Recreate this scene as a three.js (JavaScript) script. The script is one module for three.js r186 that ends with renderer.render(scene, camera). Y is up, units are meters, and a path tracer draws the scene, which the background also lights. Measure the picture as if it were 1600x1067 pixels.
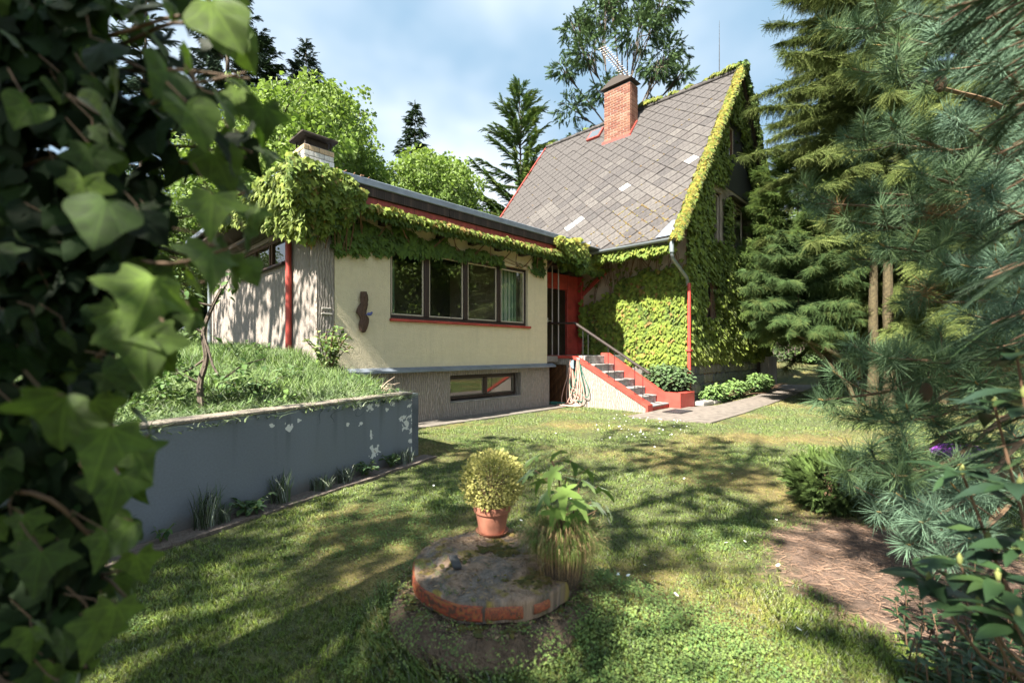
import * as THREE from 'three';
import { mergeGeometries, mergeVertices } from 'three/addons/utils/BufferGeometryUtils.js';
import { ImprovedNoise } from 'three/addons/math/ImprovedNoise.js';

// ------------------------------------------------------------------ camera, sky, sun, exposure
// x runs along the house front, z out of it, y up; the lawn by the steps is y = 0
const scene = new THREE.Scene();
const EYE = new THREE.Vector3(-10.24, 1.5, 5.49), YAW = 44.2 * Math.PI / 180, SA = Math.sin(YAW), CA = Math.cos(YAW), FPX = 715;
const camera = new THREE.PerspectiveCamera(2 * Math.atan(533.5 / FPX) * 180 / Math.PI, 1600 / 1067, 0.05, 600);
camera.position.copy(EYE);
camera.lookAt(EYE.x + CA, EYE.y, EYE.z - SA);
camera.setViewOffset(1600, 1067, 0, -15.5, 1600, 1067);   // a shifted lens keeps the verticals upright
camera.focus = 7; camera.userData.fStop = 1.6;

const noiseGen = new ImprovedNoise();
const pn = (x, y = 0, z = 0) => noiseGen.noise(x, y, z);
const fbm = (x, y, z = 0, o = 4) => { let s = 0, a = 0.5; for (let i = 0; i < o; i++) { s += a * pn(x, y, z + i * 7.3); x *= 2.03; y *= 2.03; z *= 2.03; a *= 0.5; } return s; };
const clamp = (x, a = 0, b = 1) => Math.min(b, Math.max(a, x));
const smooth = (a, b, x) => { const t = clamp((x - a) / (b - a)); return t * t * (3 - 2 * t); };
const lerp = (a, b, t) => a + (b - a) * t;

const SUN = new THREE.Vector3(-0.67, 0.73, 0.045).normalize();
{
  const W = 1024, H = 512, d = new Float32Array(W * H * 4);
  for (let j = 0; j < H; j++) for (let i = 0; i < W; i++) {
    const el = ((j + 0.5) / H - 0.5) * Math.PI, az = ((i + 0.5) / W - 0.5) * 2 * Math.PI;
    const y = Math.sin(el), x = Math.cos(el) * Math.cos(az), z = Math.cos(el) * Math.sin(az), k = (j * W + i) * 4;
    const yy = Math.max(y, 0), cx = x / (yy + 0.22), cz = z / (yy + 0.22);
    let c = smooth(-0.3, 0.3, fbm(cx * 0.8 + 3.1, cz * 0.8 - 1.7, 0.4, 6) + 0.16 * fbm(cx * 3.3, cz * 3.3, 2, 4));
    c = Math.max(c * 0.9, smooth(0.42, 0.05, yy) * 0.85);
    const blue = [0.044, 0.072, 0.1], pale = [0.142, 0.153, 0.166];
    const g = 1 + 0.9 * Math.pow(Math.max(0, x * SUN.x + y * SUN.y + z * SUN.z), 5);
    for (let n = 0; n < 3; n++) d[k + n] = lerp(blue[n], pale[n], c) * g * (y < 0 ? 0.5 : 1);
    d[k + 3] = 1;
  }
  const t = new THREE.DataTexture(d, W, H, THREE.RGBAFormat, THREE.FloatType);
  t.mapping = THREE.EquirectangularReflectionMapping; t.magFilter = t.minFilter = THREE.LinearFilter; t.wrapS = THREE.RepeatWrapping; t.needsUpdate = true;
  scene.background = t; scene.environment = t;
}
const sun = new THREE.DirectionalLight(new THREE.Color(1, 0.93, 0.8), 2.8);
sun.position.copy(SUN).multiplyScalar(60); sun.castShadow = true; sun.shadow.radius = 1.4;
sun.shadow.mapSize.set(4096, 4096);
Object.assign(sun.shadow.camera, { left: -30, right: 30, top: 30, bottom: -30, near: 1, far: 140 });
scene.add(sun);

const renderer = new THREE.WebGLRenderer({ antialias: true });
renderer.setSize(1024, 682);
renderer.toneMapping = THREE.LinearToneMapping;
renderer.toneMappingExposure = 8.6;
renderer.shadowMap.enabled = true;

// ------------------------------------------------------------------ helpers
const V = (x, y, z) => new THREE.Vector3(x, y, z);
function mulberry(a) { return () => { a |= 0; a = a + 0x6D2B79F5 | 0; let t = Math.imul(a ^ a >>> 15, 1 | a); t = t + Math.imul(t ^ t >>> 7, 61 | t) ^ t; return ((t ^ t >>> 14) >>> 0) / 4294967296; }; }
let rnd = mulberry(1);
const seed = (n) => { rnd = mulberry(n); };
const rr = (a, b) => a + (b - a) * rnd();
const pick = (a) => a[Math.floor(rnd() * a.length)];
// metres right of and ahead of where the picture was taken -> world
const cr = (r, d, y = 0) => V(EYE.x + r * SA + d * CA, y, EYE.z + r * CA - d * SA);
const sight = (px, py, d) => cr((px - 800) / FPX * d, d, EYE.y - (py - 549) / FPX * d);
const onGround = (px, py, y = 0) => sight(px, py, (EYE.y - y) * FPX / (py - 549));

const used = new Map();
function numbered(n) { const k = used.get(n) ?? 0; used.set(n, k + 1); return k ? n + '_' + String(k).padStart(3, '0') : n; }
function thing(name, label, category, base, o = {}) {
  const g = new THREE.Group(); g.name = numbered(name); g.position.copy(base); scene.add(g);
  g.userData = { label, category }; if (o.group) g.userData.group = o.group; if (o.kind) g.userData.kind = o.kind;
  g.rotation.y = o.turn ?? 0;
  return g;
}
const rootOf = (o) => { while (o.parent && o.parent !== scene) o = o.parent; return o; };
// geometry given in world metres becomes a part of its thing (things that are not turned)
function part(name, geo, m, parent, kind) {
  if (Array.isArray(geo)) geo = mergeGeometries(geo.map(plain));
  const b = rootOf(parent).position; geo.translate(-b.x, -b.y, -b.z);
  return piece(name, geo, m, parent, null, kind);
}
function piece(name, geo, m, parent, matrix, kind) {
  const o = new THREE.Mesh(geo, m); o.name = name; o.castShadow = o.receiveShadow = true;
  if (matrix) { o.matrix.copy(matrix); o.matrix.decompose(o.position, o.quaternion, o.scale); }
  if (kind) o.userData.kind = kind;
  parent.add(o); return o;
}
// the same in world metres, for shapes shared by many pieces
function pieceAt(name, geo, m, parent, matrix, kind) {
  const b = rootOf(parent).position, w = matrix.clone(); w.setPosition(V().setFromMatrixPosition(w).sub(b));
  return piece(name, geo, m, parent, w, kind);
}
function structure(name, geo, m) {
  if (Array.isArray(geo)) geo = mergeGeometries(geo.map(plain));
  const o = new THREE.Mesh(geo, m); o.name = name; o.receiveShadow = o.castShadow = true; o.userData.kind = 'structure'; scene.add(o); return o;
}
function copies(name, geo, m, list, parent, kind = 'stuff') {
  const o = new THREE.InstancedMesh(geo, m, list.length); o.name = name; o.castShadow = o.receiveShadow = true;
  const b = parent === scene ? null : rootOf(parent).position, q = V();
  list.forEach((e, i) => { if (b) e.m.setPosition(q.setFromMatrixPosition(e.m).sub(b)); o.setMatrixAt(i, e.m); if (e.c) o.setColorAt(i, e.c); });
  if (kind) o.userData.kind = kind;
  parent.add(o); return o;
}
function plain(g) {   // same attributes everywhere, so that pieces merge
  g = g.index ? g.toNonIndexed() : g;
  for (const k of Object.keys(g.attributes)) if (!['position', 'normal', 'uv'].includes(k)) g.deleteAttribute(k);
  if (!g.attributes.uv) g.setAttribute('uv', new THREE.BufferAttribute(new Float32Array(g.attributes.position.count * 2), 2));
  if (!g.attributes.normal) g.computeVertexNormals();
  return g;
}
// a box with chamfered edges; uv in metres
function cbox(sx, sy, sz, b = 0.006) {
  const h = [sx / 2, sy / 2, sz / 2]; b = Math.min(b, ...h.map((x) => x * 0.45));
  const pos = [], pt = (s, a) => V(...h.map((x, i) => s[i] * (i === a ? x : x - b)));
  const tri = (a, c, d) => { const n = c.clone().sub(a).cross(d.clone().sub(a)); if (n.dot(a.clone().add(c).add(d)) < 0) [c, d] = [d, c]; pos.push(...a, ...c, ...d); };
  const quad = (a, c, d, e) => { tri(a, c, d); tri(a, d, e); };
  for (let a = 0; a < 3; a++) {
    const u = (a + 1) % 3, v = (a + 2) % 3;
    for (const s of [-1, 1]) {
      const S = (su, sv) => { const r = [0, 0, 0]; r[a] = s; r[u] = su; r[v] = sv; return r; };
      quad(pt(S(-1, -1), a), pt(S(1, -1), a), pt(S(1, 1), a), pt(S(-1, 1), a));
      for (const t of [-1, 1]) { const A = [0, 0, 0], B = [0, 0, 0]; A[a] = B[a] = s; A[u] = B[u] = t; A[v] = -1; B[v] = 1; quad(pt(A, a), pt(B, a), pt(B, u), pt(A, u)); }
    }
  }
  for (const x of [-1, 1]) for (const y of [-1, 1]) for (const z of [-1, 1]) tri(pt([x, y, z], 0), pt([x, y, z], 1), pt([x, y, z], 2));
  const g = new THREE.BufferGeometry(); g.setAttribute('position', new THREE.Float32BufferAttribute(pos, 3)); g.computeVertexNormals();
  return boxUV(g);
}
function boxUV(g) {
  g = g.index ? g.toNonIndexed() : g;
  const p = g.attributes.position, uv = new Float32Array(p.count * 2), a = V(), b = V(), c = V();
  for (let i = 0; i < p.count; i += 3) {
    a.fromBufferAttribute(p, i); b.fromBufferAttribute(p, i + 1); c.fromBufferAttribute(p, i + 2);
    const n = b.clone().sub(a).cross(c.clone().sub(a)), m = [Math.abs(n.x), Math.abs(n.y), Math.abs(n.z)], k = m.indexOf(Math.max(...m));
    [a, b, c].forEach((q, j) => { uv[(i + j) * 2] = k === 0 ? q.z : q.x; uv[(i + j) * 2 + 1] = k === 1 ? q.z : q.y; });
  }
  g.setAttribute('uv', new THREE.BufferAttribute(uv, 2)); return g;
}
// box by its corners, world metres
const bx = (x0, x1, y0, y1, z0, z1, b = 0.008) => boxUV(cbox(x1 - x0, y1 - y0, z1 - z0, b).translate((x0 + x1) / 2, (y0 + y1) / 2, (z0 + z1) / 2));
// a bar from a to b
function bar(a, b, w, h, ch = 0.006) {
  const d = b.clone().sub(a), L = d.length(), x = d.normalize(), up = Math.abs(x.y) > 0.95 ? V(1, 0, 0) : V(0, 1, 0), z = x.clone().cross(up).normalize(), y = z.clone().cross(x);
  return cbox(L, h, w, ch).applyMatrix4(new THREE.Matrix4().makeBasis(x, y, z).setPosition(a.clone().add(b).multiplyScalar(0.5)));
}
function tube(pts, rad, n = 6, cap = true) {
  const N = pts.length, R = (i) => Array.isArray(rad) ? rad[i] : rad, pos = [], uv = [], idx = [];
  let nrm = null, len = 0;
  for (let i = 0; i < N; i++) {
    const t = pts[Math.min(i + 1, N - 1)].clone().sub(pts[Math.max(i - 1, 0)]).normalize();
    if (!nrm) nrm = (Math.abs(t.y) < 0.9 ? V(0, 1, 0) : V(1, 0, 0)).cross(t).normalize(); else nrm.sub(t.clone().multiplyScalar(nrm.dot(t))).normalize();
    const bi = t.clone().cross(nrm);
    if (i) len += pts[i].distanceTo(pts[i - 1]);
    for (let k = 0; k <= n; k++) {
      const a = k / n * 2 * Math.PI, r = R(i);
      pos.push(...pts[i].clone().addScaledVector(nrm, Math.cos(a) * r).addScaledVector(bi, Math.sin(a) * r)); uv.push(k / n * 6.28 * R(0), len);
    }
  }
  for (let i = 0; i < N - 1; i++) for (let k = 0; k < n; k++) { const a = i * (n + 1) + k, b = a + n + 1; idx.push(a, a + 1, b, a + 1, b + 1, b); }
  if (cap) for (const [i, f] of [[0, 0], [N - 1, 1]]) { const c = pos.length / 3; pos.push(...pts[i]); uv.push(0, 0); for (let k = 0; k < n; k++) { const a = i * (n + 1) + k; f ? idx.push(a, a + 1, c) : idx.push(a + 1, a, c); } }
  const g = new THREE.BufferGeometry(); g.setAttribute('position', new THREE.Float32BufferAttribute(pos, 3)); g.setAttribute('uv', new THREE.Float32BufferAttribute(uv, 2)); g.setIndex(idx); g.computeVertexNormals();
  return g;
}
const curve = (pts, n) => new THREE.CatmullRomCurve3(pts).getPoints(n);
// outline in (a, b), pushed by t: plane 'xy' sits at z = at, 'zy' at x = at (a is z)
function slab(pts, t, plane, at, holes = []) {
  const s = new THREE.Shape(pts.map((p) => new THREE.Vector2(...p)));
  for (const h of holes) s.holes.push(new THREE.Path(h.map((p) => new THREE.Vector2(...p))));
  const g = new THREE.ExtrudeGeometry(s, { depth: t, bevelEnabled: false });
  if (plane === 'xy') g.translate(0, 0, at);
  else g.applyMatrix4(new THREE.Matrix4().makeBasis(V(0, 0, 1), V(0, 1, 0), V(-1, 0, 0)).setPosition(at, 0, 0));   // pushes towards -x
  return boxUV(g);
}
const rect = (a0, a1, b0, b1) => [[a0, b0], [a1, b0], [a1, b1], [a0, b1]];
function frameM(pos, x, y, z, s = 1) { return new THREE.Matrix4().makeBasis(x, y, z).scale(V(s, s, s)).setPosition(pos); }
// y axis of the copy runs along 'dir', spun by 'spin'
function along(pos, dir, spin, s) {
  const y = dir.clone().normalize(), a = Math.abs(y.y) < 0.95 ? V(0, 1, 0) : V(1, 0, 0), x0 = a.cross(y).normalize(), z0 = x0.clone().cross(y);
  const x = x0.clone().multiplyScalar(Math.cos(spin)).addScaledVector(z0, Math.sin(spin)), z = x.clone().cross(y);
  const m = new THREE.Matrix4().makeBasis(x, y, z); m.scale(typeof s === 'number' ? V(s, s, s) : s); return m.setPosition(pos);
}
const rv = () => { const a = rr(0, 6.283), z = rr(-1, 1), r = Math.sqrt(1 - z * z); return V(r * Math.cos(a), z, r * Math.sin(a)); };

// ------------------------------------------------------------------ textures
function tex(w, h, fn, srgb = false) {   // fn(u, v, x, y) -> value or [r, g, b], 0..1
  const d = new Uint8Array(w * h * 4);
  for (let y = 0; y < h; y++) for (let x = 0; x < w; x++) {
    const c = fn(x / w, y / h, x, y), k = (y * w + x) * 4;
    for (let n = 0; n < 3; n++) d[k + n] = clamp(Array.isArray(c) ? c[n] : c) * 255;
    d[k + 3] = 255;
  }
  const t = new THREE.DataTexture(d, w, h); t.wrapS = t.wrapT = THREE.RepeatWrapping; t.magFilter = t.minFilter = THREE.LinearFilter;
  if (srgb) t.colorSpace = THREE.SRGBColorSpace;
  t.needsUpdate = true; return t;
}
const scaled = (t, w, h = w) => { const c = t.clone(); c.repeat.set(1 / w, 1 / h); c.needsUpdate = true; return c; };
// noise that closes on itself after one tile
const loopy = (u, v, f, o = 4, z = 0) => { let s = 0, a = 0.5; for (let i = 0; i < o; i++) { const A = u * 6.2832, B = v * 6.2832, R = f / 6.2832; s += a * (pn(R * Math.cos(A) + 9 * i + z, R * Math.sin(A), R * Math.cos(B)) * 0.6 + pn(R * Math.cos(B) + 5 * i, R * Math.sin(B) + z, R * Math.sin(A) + 3) * 0.6); f *= 2; a *= 0.5; } return s; };
const L2S = (x) => x <= 0.0031308 ? x * 12.92 : 1.055 * Math.pow(x, 1 / 2.4) - 0.055;
const tone = (amount, f, o = 4, z = 0, w = 256) => tex(w, w, (u, v) => { const s = L2S(clamp(0.82 + amount * loopy(u, v, f, o, z), 0, 1)); return [s, s, s]; }, true);

const T = {
  grain: tex(256, 256, (u, v) => 0.5 + 0.9 * loopy(u, v, 26, 4)),
  stipple: tex(256, 256, (u, v) => clamp(0.5 + 1.6 * loopy(u, v, 34, 3, 4))),
  soft: tone(0.16, 6, 5, 21), blot: tone(0.75, 5, 5, 2), mottle: tone(0.9, 9, 5, 11), streak: tex(256, 256, (u, v) => { const s = L2S(clamp(0.8 + 0.7 * loopy(u, v * 0.12, 30, 3, 5) + 0.3 * loopy(u, v, 6, 3))); return [s, s, s]; }, true),
  comb: tex(512, 512, (u, v) => { const w = u * 34 + 0.35 * Math.sin(v * 6.2832 * 2) + 2.2 * loopy(u, v, 10, 3, 1); const g = Math.abs(w - Math.floor(w) - 0.5) * 2; return clamp(Math.pow(g, 0.6) * (0.75 + 0.8 * loopy(u, v, 30, 3, 7))); }),
  drip: tex(512, 512, (u, v) => { const s = L2S(clamp(0.86 + 0.1 * loopy(u, v, 6, 5, 21) + 0.16 * Math.min(0, loopy(u, v * 0.12, 26, 3, 3) + 0.1) + 0.1 * loopy(u, v, 40, 3, 9))); return [s, s * 0.995, s * 0.985]; }, true),
  combTone: tex(512, 512, (u, v) => { const w = u * 34 + 0.35 * Math.sin(v * 6.2832 * 2) + 2.2 * loopy(u, v, 10, 3, 1), g = Math.abs(w - Math.floor(w) - 0.5) * 2, s = L2S(clamp(0.5 + 0.42 * Math.pow(g, 0.5) + 0.35 * loopy(u, v, 30, 3, 7))); return [s, s, s]; }, true),
  wood: tex(256, 512, (u, v) => { const s = clamp(0.6 + 1.2 * loopy(u, v * 0.06 + 0.2, 26, 4, 8)); return [s, s, s]; }, true),
  bark: tex(256, 256, (u, v) => clamp(0.5 + 1.5 * loopy(u, v * 0.3, 18, 4, 3))),
};
const mats = new Map();
function std(name, rgb, o = {}) {
  const m = new THREE.MeshStandardMaterial({ roughness: 0.85, ...o }); m.name = name; m.color.setRGB(...rgb); return m;
}
function leafy(name, rgb, through = 0.4, o = {}) {
  const m = new THREE.MeshPhysicalMaterial({ roughness: 0.95, transmission: through, thickness: 0, side: THREE.DoubleSide, specularIntensity: 0.6, ...o }); m.name = name; m.color.setRGB(...rgb); return m;
}
const M = {
  cream: std('cream_plaster', [0.72, 0.63, 0.45], { bumpMap: scaled(T.stipple, 0.5), bumpScale: 0.009, map: scaled(T.drip, 3.1, 3.4), roughness: 0.95 }),
  comb: std('combed_render', [0.34, 0.295, 0.265], { bumpMap: scaled(T.comb, 1.7, 2.6), bumpScale: 0.03, map: scaled(T.combTone, 1.7, 2.6), roughness: 0.97 }),
  tanRender: std('tan_render', [0.4, 0.34, 0.26], { bumpMap: scaled(T.stipple, 0.5), bumpScale: 0.006, map: scaled(T.blot, 2), roughness: 0.95 }),
  concrete: std('concrete', [0.3, 0.285, 0.26], { bumpMap: scaled(T.grain, 0.5), bumpScale: 0.004, map: scaled(T.mottle, 1.3) }),
  tread: std('grey_stone_tread', [0.3, 0.29, 0.28], { bumpMap: scaled(T.grain, 0.3), bumpScale: 0.003, map: scaled(T.mottle, 0.7) }),
  red: std('red_paint', [0.42, 0.055, 0.04], { roughness: 0.55, map: scaled(T.blot, 1.1), bumpMap: scaled(T.grain, 0.4), bumpScale: 0.0015 }),
  redWood: std('red_stained_wood', [0.34, 0.055, 0.04], { roughness: 0.6, map: scaled(T.streak, 0.8, 2) }),
  brown: std('weathered_brown_board', [0.1, 0.062, 0.05], { roughness: 0.8, map: scaled(T.wood, 0.4, 1.2) }),
  dark: std('dark_brown_wood', [0.07, 0.03, 0.024], { roughness: 0.6, map: scaled(T.wood, 0.3, 1) }),
  black: std('black_steel', [0.02, 0.02, 0.022], { roughness: 0.5, metalness: 0.3 }),
  zinc: std('zinc_sheet', [0.2, 0.235, 0.29], { roughness: 0.5, metalness: 0.35, map: scaled(T.blot, 1.4) }),
  gutter: std('grey_gutter', [0.24, 0.28, 0.3], { roughness: 0.45, metalness: 0.4, map: scaled(T.blot, 0.8) }),
  roofBase: std('roof_boarding', [0.06, 0.052, 0.05]),
  slate: std('dark_slate_cladding', [0.035, 0.036, 0.044], { roughness: 0.7, bumpMap: scaled(T.grain, 0.4), bumpScale: 0.003 }),
  mortar: std('mortar', [0.3, 0.27, 0.24], { bumpMap: scaled(T.grain, 0.2), bumpScale: 0.003 }),
  glass: new THREE.MeshPhysicalMaterial({ transmission: 1, thickness: 0, roughness: 0, ior: 2.2, side: THREE.DoubleSide }),
  room: std('room_plaster', [0.16, 0.15, 0.13]), roomDark: std('dark_interior', [0.05, 0.045, 0.04]),
  bark: std('grey_brown_bark', [0.1, 0.075, 0.055], { bumpMap: scaled(T.bark, 0.5), bumpScale: 0.02, map: scaled(T.mottle, 0.8) }),
  mossBark: std('mossy_bark', [0.095, 0.075, 0.036], { bumpMap: scaled(T.bark, 0.4), bumpScale: 0.015, map: scaled(T.mottle, 0.5) }),
  twig: std('twig_bark', [0.12, 0.07, 0.04], { roughness: 0.9 }),
  vineStem: std('vine_stem', [0.14, 0.075, 0.04], { roughness: 0.9 }),
  soil: std('soil', [0.09, 0.062, 0.042], { bumpMap: scaled(T.grain, 0.3), bumpScale: 0.02, map: scaled(T.mottle, 0.9) }),
};
M.glass.name = 'window_glass';

// ------------------------------------------------------------------ ground
const toCR = (x, z) => { const a = x - EYE.x, b = z - EYE.z; return [a * SA + b * CA, a * CA - b * SA]; };
const WALL_A = V(-6.66, 0, 0.07), WALL_DIR = V(-3.01, 0, 0.9).normalize(), WALL_L = 6.2;   // retaining wall: free end and direction
const WALL_N = V(-WALL_DIR.z, 0, WALL_DIR.x).multiplyScalar(-1);                                // towards the lawn
const behindWall = (x, z) => -((x - WALL_A.x) * WALL_N.x + (z - WALL_A.z) * WALL_N.z);
const SLAB = cr(-0.09, 2.42), soilAt = (x, z) => {
  const [r, d] = toCR(x, z), n = 0.5 * pn(r * 2.1, d * 2.1, 3) + 0.3 * pn(r * 6, d * 6, 9);
  const e = Math.hypot((r - 2.75 - 0.1 * (d - 3)) / 0.95, (d - 3.0) / 1.1);
  return clamp(smooth(1.15, 0.8, e + 0.35 * n));
};
const hgt = (x, z) => {
  const [r, d] = toCR(x, z), far = smooth(24, 70, d);
  return 0.022 * pn(x * 0.9, z * 0.9, 1) + 0.012 * pn(x * 3.1, z * 3.1, 5) + 0.13 * Math.exp(-(((r - 0.62) / 0.42) ** 2 + ((d - 2.35) / 0.5) ** 2)) + 0.22 * Math.exp(-((((r + 0.09) / 0.72) ** 2 + ((d - 2.42) / 0.72) ** 2) ** 2)) + 0.95 * smooth(19.5, 26, d) * smooth(3, 8, r) + far * (0.9 + 1.2 * fbm(x * 0.02, z * 0.02, 4)) - (d < 24 ? 0 : 0);
};
const dryAt = (x, z) => smooth(-0.1, 0.32, fbm(x * 0.55, z * 0.55, 2, 4) + 0.14 * pn(x * 2.6, z * 2.6, 7));
{
  const N = 300, pos = [], col = [], uv = [], idx = [], c0 = cr(0.5, 5.5), f = (i) => { const t = i / N * 2 - 1; return 17 * t + 285 * t ** 5 + 20 * t ** 3 * 0.2; };
  for (let j = 0; j <= N; j++) for (let i = 0; i <= N; i++) {
    const x = c0.x + f(i), z = c0.z + f(j), [r, d] = toCR(x, z), s = soilAt(x, z), y = dryAt(x, z), n = 0.85 + 0.5 * pn(x * 5, z * 5, 3);
    pos.push(x, hgt(x, z) - (d > 40 ? 0.05 : 0), z); uv.push(x, -z);
    const far = smooth(22, 34, d);
    let c = [lerp(0.085, 0.2, y), lerp(0.1, 0.155, y), lerp(0.028, 0.05, y)];
    c = c.map((v, k) => lerp(v, [0.16, 0.105, 0.078][k], s)).map((v, k) => lerp(v, [0.05, 0.07, 0.025][k], far));
    col.push(...c.map((v) => v * n));
  }
  for (let j = 0; j < N; j++) for (let i = 0; i < N; i++) { const a = j * (N + 1) + i, b = a + N + 1; idx.push(a, b, a + 1, a + 1, b, b + 1); }
  const g = new THREE.BufferGeometry();
  g.setAttribute('position', new THREE.Float32BufferAttribute(pos, 3)); g.setAttribute('color', new THREE.Float32BufferAttribute(col, 3)); g.setAttribute('uv', new THREE.Float32BufferAttribute(uv, 2)); g.setIndex(idx); g.computeVertexNormals();
  structure('lawn_ground', g, std('lawn_soil', [1, 1, 1], { vertexColors: true, map: scaled(T.mottle, 0.6), bumpMap: scaled(T.grain, 0.35), bumpScale: 0.02, roughness: 1 }));
}
// raised terrace behind the retaining wall
const terraceY = (x, z) => { const b = behindWall(x, z); return 0.86 + 0.5 * smooth(0.4, 4.2, b) + 0.25 * smooth(5, 16, b) + 0.03 * pn(x * 2, z * 2, 4) * smooth(0.05, 0.4, b); };
{
  const pos = [], uv = [], idx = [], NU = 90, NV = 90;
  for (let j = 0; j <= NV; j++) for (let i = 0; i <= NU; i++) {
    const u = i / NU, v = j / NV, x = WALL_A.x - 0.02 + 0.05 * v - 30 * u ** 2.2, z0 = WALL_A.z + Math.max(-0.25 * 0, (x - WALL_A.x) / WALL_DIR.x * WALL_DIR.z) - 0.04, z = z0 - 46 * v ** 2;
    pos.push(x, terraceY(x, z) - (x > -6.9 && z < -2.6 ? 0.4 : 0), z); uv.push(x, -z);
  }
  for (let j = 0; j < NV; j++) for (let i = 0; i < NU; i++) { const a = j * (NU + 1) + i, b = a + NU + 1; idx.push(a, a + 1, b, a + 1, b + 1, b); }
  const g = new THREE.BufferGeometry(); g.setAttribute('position', new THREE.Float32BufferAttribute(pos, 3)); g.setAttribute('uv', new THREE.Float32BufferAttribute(uv, 2)); g.setIndex(idx); g.computeVertexNormals();
  structure('terrace_ground', g, std('terrace_soil', [0.12, 0.095, 0.055], { map: scaled(T.mottle, 0.8), bumpMap: scaled(T.grain, 0.3), bumpScale: 0.025, roughness: 1 }));
}
// paths
const PATH = [[-0.95, 0.12], [-0.8, 1.2], [-0.6, 1.85], [1.5, 1.85], [4, 1.75], [9, 1.45], [15.6, 1.05], [15.8, -0.5], [13.3, -0.42], [10.4, 0.3], [6, 0.74], [2.6, 0.8], [1.75, 0.45], [1.7, 0.13]];
const STRIP = [[-6.5, -2.56], [-0.1, -2.56], [-0.1, -1.98], [-3, -1.92], [-6.5, -1.95]];
const inside = (poly, x, z) => { let c = false; for (let i = 0, j = poly.length - 1; i < poly.length; j = i++) { const [xi, zi] = poly[i], [xj, zj] = poly[j]; if (zi > z !== zj > z && x < (xj - xi) * (z - zi) / (zj - zi) + xi) c = !c; } return c; };
const flat = (poly, y, t) => { const g = new THREE.ExtrudeGeometry(new THREE.Shape(poly.map(([x, z]) => new THREE.Vector2(x, -z))), { depth: t, bevelEnabled: false }); g.rotateX(-Math.PI / 2); g.translate(0, y - t, 0); return boxUV(g); };
structure('garden_path', flat(PATH, 0.032, 0.1), std('path_concrete', [0.175, 0.15, 0.13], { map: scaled(T.mottle, 1.1), bumpMap: scaled(T.grain, 0.4), bumpScale: 0.008, roughness: 0.95 }));
structure('pavement_strip', flat(STRIP, 0.03, 0.1), std('strip_concrete', [0.17, 0.15, 0.13], { map: scaled(T.mottle, 0.9), bumpMap: scaled(T.grain, 0.4), bumpScale: 0.01, roughness: 0.95 }));
{
  const p = (t, n) => WALL_A.clone().addScaledVector(WALL_DIR, t).addScaledVector(WALL_N, n), line = [];
  for (let i = 0; i <= 30; i++) { const q = p(-0.25 + i / 30 * (WALL_L + 0.2), 0.24 + 0.07 * pn(i * 0.6, 2)); line.push([q.x, q.z]); }
  const a = p(WALL_L, 0.01), b = p(-0.25, 0.01);
  structure('dirt_strip', flat([...line, [a.x, a.z], [b.x, b.z]], 0.024, 0.08), std('dirt_and_stone', [0.19, 0.15, 0.13], { map: scaled(T.mottle, 0.35), bumpMap: scaled(T.grain, 0.25), bumpScale: 0.02, roughness: 1 }));
}

// grass: every blade a bent strip, one object for what nobody could count
function bladeTuft(n, spread, w, bend, sd) {
  seed(sd); const pos = [], nor = [];
  for (let i = 0; i < n; i++) {
    const a = rr(0, 6.283), r = spread * Math.sqrt(rnd()), bx0 = Math.cos(a) * r, bz0 = Math.sin(a) * r, t = rr(0, 6.283), dx = Math.cos(t), dz = Math.sin(t), h = rr(0.55, 1), k = bend * rr(0.4, 1.3), q = rr(0, 6.283), wx = Math.cos(q) * w / 2, wz = Math.sin(q) * w / 2;
    const P = [0, 0.4, 0.75, 1].map((s) => [bx0 + dx * k * s * s, h * s * (1 - 0.25 * k * s), bz0 + dz * k * s * s]), W = [1, 0.9, 0.6, 0];
    for (let s = 0; s < 3; s++) {
      const A = P[s], B = P[s + 1], l = (p, m) => [p[0] - wx * m, p[1], p[2] - wz * m], r2 = (p, m) => [p[0] + wx * m, p[1], p[2] + wz * m];
      pos.push(...l(A, W[s]), ...r2(A, W[s]), ...l(B, W[s + 1])); if (s < 2) pos.push(...r2(A, W[s]), ...r2(B, W[s + 1]), ...l(B, W[s + 1]));
    }
  }
  const g = new THREE.BufferGeometry(); g.setAttribute('position', new THREE.Float32BufferAttribute(pos, 3)); g.computeVertexNormals();
  const p = g.attributes.normal; for (let i = 0; i < p.count; i++) { const v = V().fromBufferAttribute(p, i); if (v.y < 0) v.negate(); v.multiplyScalar(0.5).add(V(0, 1, 0)).normalize(); p.setXYZ(i, v.x, v.y, v.z); }
  return g;
}
const GR = { green: [0.15, 0.235, 0.03], dry: [0.37, 0.305, 0.08], lush: [0.085, 0.165, 0.035] };
const mixC = (a, b, t, j = 0) => new THREE.Color().setRGB(...a.map((v, i) => lerp(v, b[i], t) * (1 + j)));
const grassMat = leafy('grass_blade', [1, 1, 1], 0.35);
const keepOff = (x, z) => inside(PATH, x, z) || inside(STRIP, x, z) || (behindWall(x, z) > -0.02 && x < -6.55) || (z < -2.5 && x < 2.6) || (x > -0.05 && x < 2.7 && z < 0.1) || (x > 2.4 && x < 10.4 && z < 0.1) || Math.hypot(x - SLAB.x, z - SLAB.z) < 0.42;
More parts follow.
